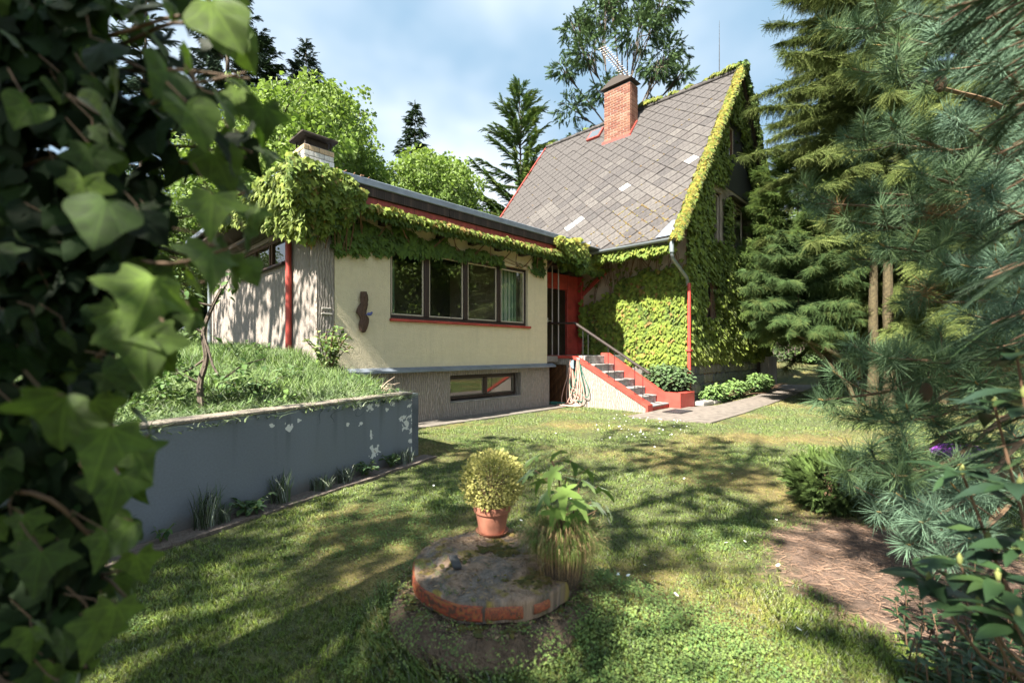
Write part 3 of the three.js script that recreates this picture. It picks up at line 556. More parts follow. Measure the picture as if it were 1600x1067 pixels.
part('porch_beam', bx(AX1 + 0.01, 2.48, 3.98, 4.17, -2.95, -2.8), M.dark, annex);
// white brick chimney at the corner
{
  const x0 = -7.08, x1 = -6.53, z0 = -3.12, z1 = -2.62, y0 = 4.545, c = part('white_chimney', bx(x0 + 0.012, x1 - 0.012, 4.5, 5.12, z0 + 0.012, z1 - 0.012), std('grey_mortar', [0.2, 0.19, 0.18]), annex);
  const wm = [[0.66, 0.63, 0.58], [0.58, 0.55, 0.5], [0.7, 0.68, 0.65], [0.5, 0.36, 0.22]].map((q, i) => std('white_brick' + i, q, { map: scaled(T.mottle, 0.25), bumpMap: scaled(T.grain, 0.15), bumpScale: 0.003 })); seed(73);
  const H = 0.094;
  for (let r = 0; r < 6; r++) for (const [axis, a0, a1] of [['x', x0, x1], ['z', z0, z1 - 0.062]]) for (let a = a0 - (r % 2) * 0.09; a < a1 - 0.01; a += 0.18) {
    const s = Math.max(a, a0) + 0.004, e = Math.min(a + 0.18, a1) - 0.004; if (e - s < 0.03) continue;
    const g = axis === 'x' ? cbox(e - s, H - 0.01, 0.06, 0.005) : cbox(0.06, H - 0.01, e - s, 0.005), y = y0 + 0.05 + r * H;
    pieceAt('brick', g, r > 4 ? pick([wm[3], wm[1]]) : wm[Math.floor(rnd() * 3 + (rnd() < 0.06 ? 1 : 0))], c, new THREE.Matrix4().makeTranslation(axis === 'x' ? (s + e) / 2 : x0 + 0.03, y, axis === 'x' ? z1 - 0.03 : (s + e) / 2));
  }
  const rust = std('rusty_sheet', [0.05, 0.035, 0.028], { metalness: 0.2, roughness: 0.8, map: scaled(T.mottle, 0.4) });
  for (const [x, z] of [[x0 + 0.05, z1 - 0.05], [x1 - 0.05, z1 - 0.05], [x0 + 0.05, z0 + 0.05], [x1 - 0.05, z0 + 0.05]]) part('cap_post', bx(x - 0.012, x + 0.012, 5.12, 5.27, z - 0.012, z + 0.012, 0.003), rust, c);
  part('chimney_cap', [bx(x0 - 0.05, x1 + 0.05, 5.27, 5.32, z0 - 0.05, z1 + 0.05, 0.012), bx(x0 + 0.08, x1 - 0.08, 5.12, 5.26, z0 + 0.08, z1 - 0.08)], rust, c);
}

// ------------------------------------------------------------------ entrance: door, landing, steps
const stairs = thing('entrance_stairs', 'outside steps with red painted edges climbing to the front door', 'stairs', V(0.7, 0, -1));
const steps = [[0.1, 0.16], [-0.24, 0.35], [-0.57, 0.55], [-0.9, 0.75], [-1.22, 0.95], [-1.55, 1.15]];
part('side_wall', slab([[0.1, 0], [0.1, 0.14], [-2.12, 1.3], [-3.7, 1.3], [-3.7, 1.13], [-2.34, 1.13], [-2.34, 0]], 0.2, 'zy', 0.2), M.comb, stairs);
{
  const p = [[0.14, 0.0], [0.14, 0.2], [-2.13, 1.385], [-3.7, 1.385], [-3.7, 1.305], [-2.115, 1.305], [0.08, 0.14], [0.08, 0]];
  part('red_edging', slab(p, 0.25, 'zy', 0.222), M.red, stairs);
}
steps.forEach(([z, y], i) => {
  const s = part('step', bx(0.225, 1.2, Math.max(0, y - 0.34), y - 0.045, z - 0.42, z - 0.02, 0.006), i ? M.tread : M.red, stairs);
  part('tread', bx(0.225, 1.2, y - 0.043, y, z - 0.38, z, 0.01), M.tread, s);
});
part('landing', bx(0.225, 2.46, 1.16, 1.38, -3.72, -1.87, 0.01), M.tread, stairs);
part('landing', bx(AX1 + 0.005, -0.033, 1.2, 1.37, -3.7, -2.62, 0.01), M.comb, stairs);
part('parapet', slab([[0.4, 0], [0.4, 0.42], [-0.12, 0.42], [-1.83, 1.46], [-2.0, 1.46], [-2.0, 0]], 0.2, 'zy', 1.41), M.red, stairs);
part('planter_wall', bx(1.413, 2.1, 0, 0.42, 0.22, 0.4, 0.012), M.red, stairs);
part('planter_soil', bx(1.42, 2.4, 0.1, 0.36, -1.5, 0.215, 0.02), M.soil, stairs);
{
  const rail = std('worn_handrail', [0.085, 0.058, 0.05], { map: scaled(T.wood, 0.2, 0.8), roughness: 0.6 }), a = V(0.1, 2.33, -3.6), b = V(0.1, 2.29, -2.12), c = V(0.1, 0.96, 0.12);
  part('handrail', [bar(a, b, 0.1, 0.055, 0.015), bar(b, c, 0.1, 0.055, 0.015)], rail, stairs);
  for (const z of [-1.85, -1.68, -1.05, -0.86, -0.28, -0.06]) { const t = (z - b.z) / (c.z - b.z), y1 = lerp(b.y, c.y, t) - 0.03, y0 = 1.385 - (z + 2.13) * 0.523 - 0.02; part('baluster', tube([V(0.1, y0, z), V(0.1, y1, z)], 0.012, 6), M.black, stairs); }
  for (const z of [-2.95, -2.72]) part('porch_pole', tube([V(0.12, 1.38, z), V(0.12, 4.1, z)], 0.018, 7), std('grey_pole', [0.4, 0.36, 0.36], { metalness: 0.3 }), stairs);
}
{ // front door with diagonal boards, red surround
  const z = -3.72, d = part('front_door', bx(0.6, 1.8, 1.39, 3.5, z - 0.1, z - 0.04), M.dark, stairs), win = rect(0.68, 1.72, 1.47, 3.42), pm = [[0.07, 0.04, 0.026], [0.085, 0.05, 0.03], [0.06, 0.034, 0.024]].map((c, i) => std('door_board' + i, c, { map: scaled(T.wood, 0.2, 0.8), roughness: 0.55 }));
  for (let k = -14; k < 22; k++) { const w = 0.118, o = k * 0.12 + 1.47, q = clip([[0.4, o + 1.2], [0.4, o + 1.2 - w * 1.41], [2.0, o - 0.4 - w * 1.41], [2.0, o - 0.4]], win); if (q.length > 2 && area(q) > 0.003) part('board', plateGeo(q, 0.02).translate(0, 0, z - 0.038), pm[((k % 3) + 3) % 3], d); }
  part('door_handle', [bx(0.83, 0.86, 2.35, 2.55, z - 0.017, z + 0.01), tube([V(0.845, 2.46, z), V(0.845, 2.46, z + 0.05), V(0.96, 2.46, z + 0.05)], 0.01, 6)], std('steel_handle', [0.6, 0.58, 0.55], { metalness: 0.8, roughness: 0.3 }), d);
  part('door_surround', [bx(1.81, 2.49, 1.39, 4.0, z - 0.16, z + 0.04), bx(AX1 + 0.02, 1.805, 3.51, 4.0, z - 0.16, z + 0.02), bx(AX1 + 0.02, 0.59, 1.39, 3.5, z - 0.16, z - 0.02), bx(2.36, 2.49, 1.39, 4.0, z + 0.045, z + 0.2)], M.red, stairs);
}
{ // cellar door under the landing
  const d = part('cellar_door', bx(0.06, 0.1, 0, 1.12, -3.68, -2.345), M.dark, stairs), win = rect(-3.66, -2.36, 0.03, 1.11), pm = [[0.3, 0.12, 0.045], [0.22, 0.085, 0.035], [0.35, 0.15, 0.06]].map((c, i) => std('orange_board' + i, c, { map: scaled(T.wood, 0.15, 0.7), roughness: 0.6 }));
  for (let k = -12; k < 16; k++) { const w = 0.1, o = k * 0.104, q = clip([[-3.8, o - 0.65], [-2.2, o + 0.95], [-2.2, o + 0.95 + w * 1.2], [-3.8, o - 0.65 + w * 1.2]], win); if (q.length > 2 && area(q) > 0.003) part('board', boxUV(new THREE.ExtrudeGeometry(new THREE.Shape(q.map((p) => new THREE.Vector2(...p))), { depth: 0.02, bevelEnabled: false })).applyMatrix4(new THREE.Matrix4().makeBasis(V(0, 0, 1), V(0, 1, 0), V(-1, 0, 0)).setPosition(0.058, 0, 0)), pm[((k % 3) + 3) % 3], d); }
}
// hose hook and two hoses
{
  const hp = V(-0.02, 1.17, -1.98), hook = thing('hose_hook', 'blue grey hose hook on the stair side wall', 'hose hook', hp), hm = std('blue_plastic', [0.16, 0.22, 0.26], { roughness: 0.5 });
  const drum = new THREE.CylinderGeometry(0.12, 0.12, 0.13, 14, 1, false, 0, Math.PI); drum.rotateZ(Math.PI / 2); drum.rotateX(-Math.PI / 2); drum.translate(hp.x - 0.065, hp.y - 0.02, hp.z);
  part('saddle', boxUV(drum), hm, hook); part('back_plate', bx(-0.012, -0.001, 1.02, 1.32, hp.z - 0.1, hp.z + 0.1), hm, hook);
  const loops = (name, label, color, list, coil) => {
    const t = thing(name, label, 'garden hose', V(-0.12, 0.02, -1.95)), g = [];
    for (const [dz0, dz1, low, x, lean] of list) {
      const top = 1.27, pts = []; for (let i = 0; i <= 26; i++) { const a = i / 26, s = Math.sin(a * Math.PI), w = 1 - Math.pow(Math.abs(2 * a - 1), 2.6); pts.push(V(x - 0.05 * s, lerp(top, low, Math.pow(w, 0.75)), hp.z + lerp(-0.11, 0.11, a) + lerp(dz0, dz1, a) * Math.sin(Math.PI * Math.min(1, w * 1.02) * 0.5) * Math.sin(a * Math.PI) ** 0.3 + lean * w)); }
      g.push(tube(curve(pts, 40), 0.0125, 6));
    }
    for (const [c, r0, turns] of coil) { const pts = []; for (let i = 0; i <= turns * 18; i++) { const a = i / 18 * 6.283, r = r0 * (1 + 0.12 * Math.sin(a * 0.37)); pts.push(V(c.x + 0.55 * r * Math.cos(a) , 0.05 + 0.012 * i / 18, c.z + r * Math.sin(a))); } g.push(tube(pts, 0.0125, 6)); }
    part('hose_loop', g, std(name + '_rubber', color, { roughness: 0.5 }), t); return t;
  };
  loops('pink_hose', 'pale pink garden hose hanging in long loops beside the steps', [0.46, 0.27, 0.22], [[-0.3, 0.16, 0.08, -0.1, -0.05], [-0.2, 0.22, 0.16, -0.13, 0.04], [-0.08, 0.3, 0.05, -0.09, 0.1], [-0.34, -0.02, 0.04, -0.15, -0.12], [0.02, 0.16, 0.24, -0.07, 0.06], [-0.14, 0.06, 0.12, -0.11, 0]], [[V(-0.32, 0, -2.0), 0.34, 1.6]]);
  loops('green_hose', 'dark green garden hose hanging under the pink one', [0.02, 0.11, 0.08], [[-0.1, 0.34, 0.14, -0.06, 0.06], [-0.06, 0.05, 0.5, -0.12, -0.05], [0.08, 0.42, 0.28, -0.05, 0.12], [-0.16, 0.12, 0.36, -0.08, -0.02]], [[V(-0.3, 0, -2.45), 0.24, 3.4]]);
}
{ // foot grate and a loose block by the corner post
  const g = thing('foot_grate', 'dark metal foot grate lying before the bottom step', 'foot grate', V(0.55, 0.035, 0.62));
  part('frame', [bx(0.2, 0.9, 0.034, 0.05, 0.4, 0.43), bx(0.2, 0.9, 0.034, 0.05, 0.82, 0.85), bx(0.2, 0.23, 0.034, 0.05, 0.432, 0.818), bx(0.87, 0.9, 0.034, 0.05, 0.432, 0.818)], M.black, g);
  for (let i = 0; i < 15; i++) part('grate_bar', bx(0.25 + i * 0.042, 0.265 + i * 0.042, 0.034, 0.047, 0.434, 0.816, 0.003), M.black, g);
  const b = thing('kerb_stone', 'flat weathered concrete block at the foot of the red downpipe', 'concrete block', V(2.5, 0, 0.5));
  part('block', bx(2.15, 2.9, 0, 0.14, 0.3, 0.62, 0.03), M.concrete, b); part('block', bx(2.95, 3.5, 0, 0.12, 0.42, 0.62, 0.03), M.concrete, b);
}
// old log ornament on the cream wall, with a small blue bird
{
  const x = onFacade(564), t = thing('log_ornament', 'weathered log piece with a small blue bird hung on the cream wall', 'wall ornament', V(x, 2.0, AZ + 0.03)), pts = [[0.02, 2.62], [0.03, 2.4], [-0.02, 2.25], [0.02, 2.08], [0.0, 1.94], [0.03, 1.86]].map(([a, y]) => V(x + a, y, AZ + 0.06)), g = tube(curve(pts, 14), [0.06, 0.07, 0.075, 0.07, 0.075, 0.08, 0.085, 0.075, 0.08, 0.085, 0.08, 0.075, 0.07, 0.05, 0.03], 9);
  const p = g.attributes.position; for (let i = 0; i < p.count; i++) { const k = 1 + 0.5 * pn(p.getX(i) * 14, p.getY(i) * 6, p.getZ(i) * 14); p.setX(i, x + (p.getX(i) - x) * k * 1.1); p.setZ(i, AZ + 0.06 + (p.getZ(i) - AZ - 0.06) * k * 0.7); } g.computeVertexNormals();
  part('log', g, std('old_log', [0.12, 0.065, 0.045], { bumpMap: scaled(T.bark, 0.2), bumpScale: 0.02, map: scaled(T.streak, 0.2, 0.6) }), t);
  const b = new THREE.SphereGeometry(0.035, 10, 8); b.scale(1.5, 0.9, 0.8); b.translate(x + 0.1, 2.2, AZ + 0.13); const h = new THREE.SphereGeometry(0.022, 8, 6); h.translate(x + 0.14, 2.225, AZ + 0.14); const tl = new THREE.ConeGeometry(0.016, 0.07, 5); tl.rotateZ(1.9); tl.translate(x + 0.05, 2.19, AZ + 0.12);
  part('bird', [b, h, tl], std('blue_glaze', [0.08, 0.1, 0.3], { roughness: 0.4 }), t);
}

// ------------------------------------------------------------------ blue-grey retaining wall
{
  const t = thing('retaining_wall', 'long blue grey painted retaining wall with flaking white patches', 'wall', WALL_A), L = WALL_L, Hh = 0.9;
  const spots = [[423, 666, 6], [450, 668, 9], [467, 657, 5], [544, 663, 6], [563, 662, 5], [580, 680, 8], [585, 706, 13], [577, 636, 8], [589, 633, 6], [613, 631, 6], [628, 655, 9], [634, 662, 10], [630, 668, 7], [640, 634, 5], [641, 650, 6], [641, 672, 6], [640, 690, 5], [603, 640, 4], [556, 634, 5], [562, 633, 5], [553, 638, 4]].map(([px, py, r]) => {
    const q = (px - 800) / FPX, dir = V(q * SA + CA, -(py - 549) / FPX, q * CA - SA), k = WALL_A.clone().sub(EYE).dot(WALL_N) / dir.dot(WALL_N), p = EYE.clone().addScaledVector(dir, k);
    return [p.clone().sub(WALL_A).dot(WALL_DIR), p.y, r * k / FPX];
  });
  const W = 2048, H = 320, m = tex(W, H, (u, v, x, y) => {
    const a = (1 - u) * L, b = v * Hh, n = 0.55 * pn(a * 14, b * 14, 1) + 0.45 * pn(a * 34, b * 34, 5); let s = -1;
    for (const [p, q, r] of spots) { const e = Math.hypot((a - p) / 1.1, b - q) / r; if (e < 3) s = Math.max(s, 1 - e + 1.5 * n); }
    if (a < 0.05) s = Math.max(s, 0.5 - a * 12 + n);
    const streak = 0.06 * pn(a * 3, b * 0.7, 8) + 0.05 * pn(a * 60, b * 60, 2), damp = 0.25 * smooth(0.28, 0, b + 0.12 * pn(a * 5, 3));
    const crack = Math.abs(pn(a * 1.7 + 0.35 * pn(a * 6, b * 6, 3), b * 1.7, 13)) < 0.006 + 0.004 * pn(a * 3, b * 3) && pn(a * 0.8, b * 0.8, 21) > 0.05, splash = smooth(0.16, 0.0, b + 0.1 * pn(a * 9, b * 4, 6)), drip = Math.max(0, pn(a * 11, b * 0.8, 17) - 0.12) * smooth(0.2, 0.9, b);
    let c = [0.16, 0.18, 0.21].map((k, i) => lerp(k * (crack ? 0.45 : 1) * (1 - 0.7 * drip), [0.13, 0.105, 0.075][i], 0.6 * splash)).map((k) => k * (1 + 2 * streak) * (1 - damp));
    if (s > 0.42) c = s > 1.3 && pn(a * 9, b * 9, 4) > 0.1 ? [0.32, 0.27, 0.2] : [0.66, 0.66, 0.64];
    return c.map(L2S);
  }, true);
  const rot = new THREE.Matrix4().makeBasis(WALL_DIR.clone().negate(), V(0, 1, 0), WALL_N.clone()), basis = (g) => g.applyMatrix4(rot.clone().setPosition(WALL_A));
  const front = new THREE.PlaneGeometry(L, Hh, 60, 1); front.translate(-L / 2, Hh / 2, 0.002);
  const pl = basis(front); part('painted_face', pl, std('blue_grey_paint', [1, 1, 1], { map: m, bumpMap: scaled(T.grain, 0.2, 0.25), bumpScale: 0.0, roughness: 0.75, side: THREE.DoubleSide }), t);
  const inner = std('blue_grey_render', [0.135, 0.15, 0.172], { bumpMap: scaled(T.stipple, 0.6), bumpScale: 0.004, map: scaled(T.blot, 1.5) });
  part('wall_core', [basis(cbox(L, Hh + 0.1, 0.2, 0.006).translate(-L / 2, Hh / 2 - 0.05, -0.101))], inner, t);
  part('return_wall', bx(-6.66, -6.46, 0, 0.9, -2.5, -0.06), inner, t);
  const capPts = []; for (let i = 0; i < 24; i++) { const a = i * L / 24, g = cbox(L / 24 + 0.01, 0.035, 0.23, 0.008); const q = 0.006 * pn(i * 0.9, 1); capPts.push(basis(g.translate(-a - L / 48, Hh + 0.015 + q, -0.1))); }
  part('coping', capPts, std('old_coping', [0.26, 0.22, 0.18], { map: scaled(T.mottle, 0.4), bumpMap: scaled(T.grain, 0.2), bumpScale: 0.01 }), t);
}

// ------------------------------------------------------------------ climbing ivy on the house
function lobed(half, fold, droop, centre = [0, 0]) {   // a leaf from half its outline; tip at -y, face +z
  const out = [...half.map(([x, y]) => [x, y]), ...half.slice(1, -1).reverse().map(([x, y]) => [-x, y])], pos = [], idx = [], z = (x, y) => -fold * Math.abs(x) - droop * Math.max(0, -y) ** 2 + 0.05 * Math.sin(9 * x + 5 * y) * fold * 2;
  const uv = [], add = (x, y) => { pos.push(x, y, z(x, y)); uv.push(x, y); };
  add(...centre); out.forEach((p) => add(...p)); out.forEach((p) => add(lerp(centre[0], p[0], 0.55), lerp(centre[1], p[1], 0.55)));
  const n = out.length;
  for (let i = 0; i < n; i++) { const j = (i + 1) % n, a = 1 + i, b = 1 + j, c = 1 + n + i, d = 1 + n + j; idx.push(0, d, c, c, d, b, c, b, a); }
  const g = new THREE.BufferGeometry(); g.setAttribute('position', new THREE.Float32BufferAttribute(pos, 3)); g.setAttribute('uv', new THREE.Float32BufferAttribute(uv, 2)); g.setIndex(idx); g.computeVertexNormals(); return g;
}
function lightLeaf(half, fold) {   // fewer faces, for thousands
  const c = [0, -0.05], out = [...half, ...half.slice(1, -1).reverse().map(([x, y]) => [-x, y])], pos = [], z = ([x, y]) => -fold * Math.abs(x) - 0.25 * Math.max(0, -y - 0.1);
  out.forEach((p, i) => { const q = out[(i + 1) % out.length]; pos.push(c[0], c[1], z(c), q[0], q[1], z(q), p[0], p[1], z(p)); });
  const g = new THREE.BufferGeometry(); g.setAttribute('position', new THREE.Float32BufferAttribute(pos, 3)); g.computeVertexNormals(); return g;
}
const IVY3 = [[0, 0.3], [0.28, 0.36], [0.5, 0.0], [0.24, -0.12], [0, -0.66]];
const wallLeaf = lightLeaf(IVY3, 0.28);
const ivyMat = leafy('wall_ivy_leaf', [1, 1, 1], 0.3, { roughness: 0.92 });
function hang(pos, out, s, j = 0.35) {   // a leaf hanging tip down, facing out and up
  const tip = V(0, -1, 0).addScaledVector(out, rr(0.1, 0.7)).addScaledVector(rv(), j).normalize(), n = out.clone().multiplyScalar(0.9).add(V(0, rr(0.1, 0.8), 0)).addScaledVector(rv(), j), y = tip.negate(), x = y.clone().cross(n).normalize(), z = x.clone().cross(y);
  return frameM(pos, x, y, z, s);
}
function ivyOn(list, o, U, W, n, nu, nv, per, mask, col, thick = 0.14, s0 = 0.075, s1 = 0.125) {
  const N = Math.floor(nu * nv * per * 0.5), b = [];
  for (let k = 0; k < N; k++) {
    const u = rr(0, nu), v = rr(0, nv), q = mask(u, v); if (rnd() > q) continue;
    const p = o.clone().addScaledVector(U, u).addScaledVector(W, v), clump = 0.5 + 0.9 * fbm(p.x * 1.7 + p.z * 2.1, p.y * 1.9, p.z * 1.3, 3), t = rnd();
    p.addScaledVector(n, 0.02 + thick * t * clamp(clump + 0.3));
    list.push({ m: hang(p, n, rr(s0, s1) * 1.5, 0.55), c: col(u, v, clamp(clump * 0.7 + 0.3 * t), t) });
  }
  return b;
}
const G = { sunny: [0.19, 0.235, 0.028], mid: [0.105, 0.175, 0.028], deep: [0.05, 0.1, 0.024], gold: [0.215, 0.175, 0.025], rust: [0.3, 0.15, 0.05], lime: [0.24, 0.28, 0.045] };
const ivyThing = (label, base) => thing('climbing_ivy', label, 'ivy', base);
const stem = (t, pts, r = 0.009) => part('stem', tube(curve(pts, 14), r, 5), M.vineStem, t);
seed(101);
{ // side wall by the steps, and the fringe under the gutter
  const t = ivyThing('ivy covering the shaded house wall beside the entrance steps', V(2.5, 0, -1.5)), l = [];
  const X = -1, n = V(-1, 0, 0);
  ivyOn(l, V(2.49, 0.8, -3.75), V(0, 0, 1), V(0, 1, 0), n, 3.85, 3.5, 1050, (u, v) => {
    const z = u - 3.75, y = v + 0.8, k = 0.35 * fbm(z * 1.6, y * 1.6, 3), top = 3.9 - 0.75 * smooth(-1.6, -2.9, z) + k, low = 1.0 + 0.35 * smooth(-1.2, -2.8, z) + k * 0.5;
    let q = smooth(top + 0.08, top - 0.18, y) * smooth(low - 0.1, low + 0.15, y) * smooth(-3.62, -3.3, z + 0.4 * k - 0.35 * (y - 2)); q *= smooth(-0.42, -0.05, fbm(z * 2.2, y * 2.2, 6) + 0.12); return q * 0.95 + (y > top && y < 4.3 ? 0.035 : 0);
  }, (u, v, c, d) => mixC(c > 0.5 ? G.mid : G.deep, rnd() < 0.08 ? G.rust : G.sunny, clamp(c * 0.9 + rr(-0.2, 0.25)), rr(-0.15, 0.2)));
  for (let k = 0; k < 1500; k++) { const z = rr(-2.95, 0.1), drop = rnd() ** 1.5 * (0.16 + 0.2 * (0.5 + pn(z * 2.3, 4))); l.push({ m: hang(V(EX + rr(-0.02, 0.3), EY - 0.1 - drop, z), n, rr(0.075, 0.12) * 1.35, 0.5), c: mixC(G.mid, G.lime, clamp(rr(0.2, 1.1) - drop), rr(-0.1, 0.2)) }); }
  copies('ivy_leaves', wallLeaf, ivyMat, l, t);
  for (let k = 0; k < 16; k++) { const z = rr(-3.2, -0.1); stem(t, [V(2.48, 0.9, z), V(2.47, 2, z + rr(-0.3, 0.3)), V(2.47, 3.2, z + rr(-0.4, 0.4)), V(2.46, 4.5, z + rr(-0.6, 0.6))], rr(0.006, 0.014)); }
  for (let k = 0; k < 22; k++) { const z = rr(-3.0, 0); stem(t, [V(2.47, 3.6, z), V(2.46, 4.1, z + rr(-0.15, 0.15)), V(2.3, 4.7, z + rr(-0.2, 0.2)), V(1.6, 4.45, z + rr(-0.3, 0.3))], 0.006); }
}
const rakeY = (x) => EY + (RY - EY) * (1 - Math.abs(x - RX) / (RX - EX));
{ // gable wall
  const t = ivyThing('dense green ivy covering the gable wall around its windows', V(5, 0, 0.1)), l = [];
  const wins = [[4.2, 5.2, 4.95, 6.62], [5.95, 8.1, 4.85, 6.62], [5.42, 6.28, 8.02, 9.08]];
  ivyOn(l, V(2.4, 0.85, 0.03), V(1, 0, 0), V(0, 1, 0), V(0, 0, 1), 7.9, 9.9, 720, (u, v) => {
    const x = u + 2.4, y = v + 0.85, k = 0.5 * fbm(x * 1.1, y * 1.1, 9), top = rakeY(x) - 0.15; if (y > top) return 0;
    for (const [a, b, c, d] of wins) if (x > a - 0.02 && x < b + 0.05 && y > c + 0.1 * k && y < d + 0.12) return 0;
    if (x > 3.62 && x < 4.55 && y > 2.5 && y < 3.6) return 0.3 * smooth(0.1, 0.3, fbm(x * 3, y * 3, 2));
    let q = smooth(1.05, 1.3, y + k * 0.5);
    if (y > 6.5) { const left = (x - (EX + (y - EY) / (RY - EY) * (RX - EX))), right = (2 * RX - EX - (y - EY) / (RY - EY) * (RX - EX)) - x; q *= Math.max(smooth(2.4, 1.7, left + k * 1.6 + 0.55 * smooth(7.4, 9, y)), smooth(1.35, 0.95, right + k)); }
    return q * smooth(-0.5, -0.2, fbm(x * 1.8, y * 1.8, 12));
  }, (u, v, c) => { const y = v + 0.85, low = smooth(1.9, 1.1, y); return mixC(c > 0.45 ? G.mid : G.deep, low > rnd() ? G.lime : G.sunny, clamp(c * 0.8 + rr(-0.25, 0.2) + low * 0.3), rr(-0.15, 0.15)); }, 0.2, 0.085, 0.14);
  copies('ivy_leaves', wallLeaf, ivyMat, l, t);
  for (let k = 0; k < 14; k++) { const x = rr(2.6, 5); stem(t, [V(x, 0.4, 0.09), V(x + rr(-0.3, 0.3), 2, 0.05), V(x + rr(-0.5, 0.8), 3.5, 0.04), V(x + rr(-0.3, 1.2), 5, 0.03)], rr(0.008, 0.016)); }
}
{ // both roof edges and the ridge
  const t = ivyThing('golden yellow ivy running up the sunlit roof edge to the ridge', V(3.9, 8, ZF)), l = [], d = V(RX - EX, RY - EY, 0).normalize(), n = V(-d.y, d.x, 0);
  for (let k = 0; k < 4600; k++) { const s = rr(-0.15, RL + 0.12), a = rr(-1.3, 1.7), wid = 0.17 + 0.07 * pn(s * 1.7, 3) + 0.05 * pn(s * 6, 8), r = wid * Math.sqrt(rr(0.35, 1)), p = V(EX, EY, 0).addScaledVector(d, s).addScaledVector(n, Math.cos(a) * r * 0.75 - 0.02).add(V(0, 0, ZF - 0.03 + Math.sin(a) * r)), out = n.clone().multiplyScalar(Math.cos(a)).add(V(0, 0, Math.sin(a))); l.push({ m: hang(p, out, rr(0.08, 0.125) * 1.35, 0.5), c: mixC(a > 0.9 || rnd() < 0.25 ? G.mid : G.gold, rnd() < 0.5 ? G.sunny : G.gold, rr(0, 1), rr(-0.3, 0.2)) }); }
  copies('ivy_leaves', wallLeaf, ivyMat, l, t);
  const t2 = ivyThing('dark green ivy hanging over the far roof edge of the gable', V(8.9, 8, ZF)), l2 = [], e = V(-(RX - EX), RY - EY, 0).normalize(), m = V(e.y, -e.x, 0), f = V(2 * RX - EX, EY, 0);
  for (let k = 0; k < 5600; k++) { const s = rr(1.2, RL + 0.2), a = rr(-1.6, 2.2), w = 0.22 + 0.1 * pn(s * 1.2, 6) + 0.06 * pn(s * 5, 2), r = w * Math.sqrt(rr(0.3, 1)), p = f.clone().addScaledVector(e, s).addScaledVector(m, Math.cos(a) * r).add(V(0, 0, ZF - 0.02 + Math.sin(a) * r * 1.2)), out = m.clone().multiplyScalar(Math.cos(a)).add(V(0, 0, Math.sin(a))); l2.push({ m: hang(p, out, rr(0.09, 0.14) * 1.35, 0.5), c: mixC(G.deep, G.mid, rnd(), rr(-0.15, 0.2)) }); }
  copies('ivy_leaves', wallLeaf, ivyMat, l2, t2);
  const t3 = ivyThing('sparse ivy tufts along the tiled ridge', V(RX, RY, -3)), l3 = [];
  for (const [z, n3, w] of [[-0.12, 240, 0.22], [-0.6, 200, 0.16], [-1.6, 60, 0.12], [-2.2, 90, 0.14], [-2.9, 120, 0.2], [-3.3, 160, 0.22], [-0.95, 60, 0.1], [-4.9, 60, 0.12], [-6.2, 30, 0.1], [-8.2, 40, 0.12]]) for (let k = 0; k < n3; k++) { const q = rv().multiplyScalar(w * rnd() ** 0.4); l3.push({ m: hang(V(RX + q.x, RY + 0.1 + Math.abs(q.y) * 0.8, z + q.z * 1.8), q.normalize(), rr(0.07, 0.11) * 1.35, 0.5), c: mixC(G.mid, G.gold, rr(0.1, 0.7), rr(-0.2, 0.2)) }); }
  copies('ivy_leaves', wallLeaf, ivyMat, l3, t3);
  stem(t3, [V(RX, RY + 0.12, 0.1), V(RX, RY + 0.14, -2), V(RX - 0.05, RY + 0.12, -3.6)], 0.012);
}
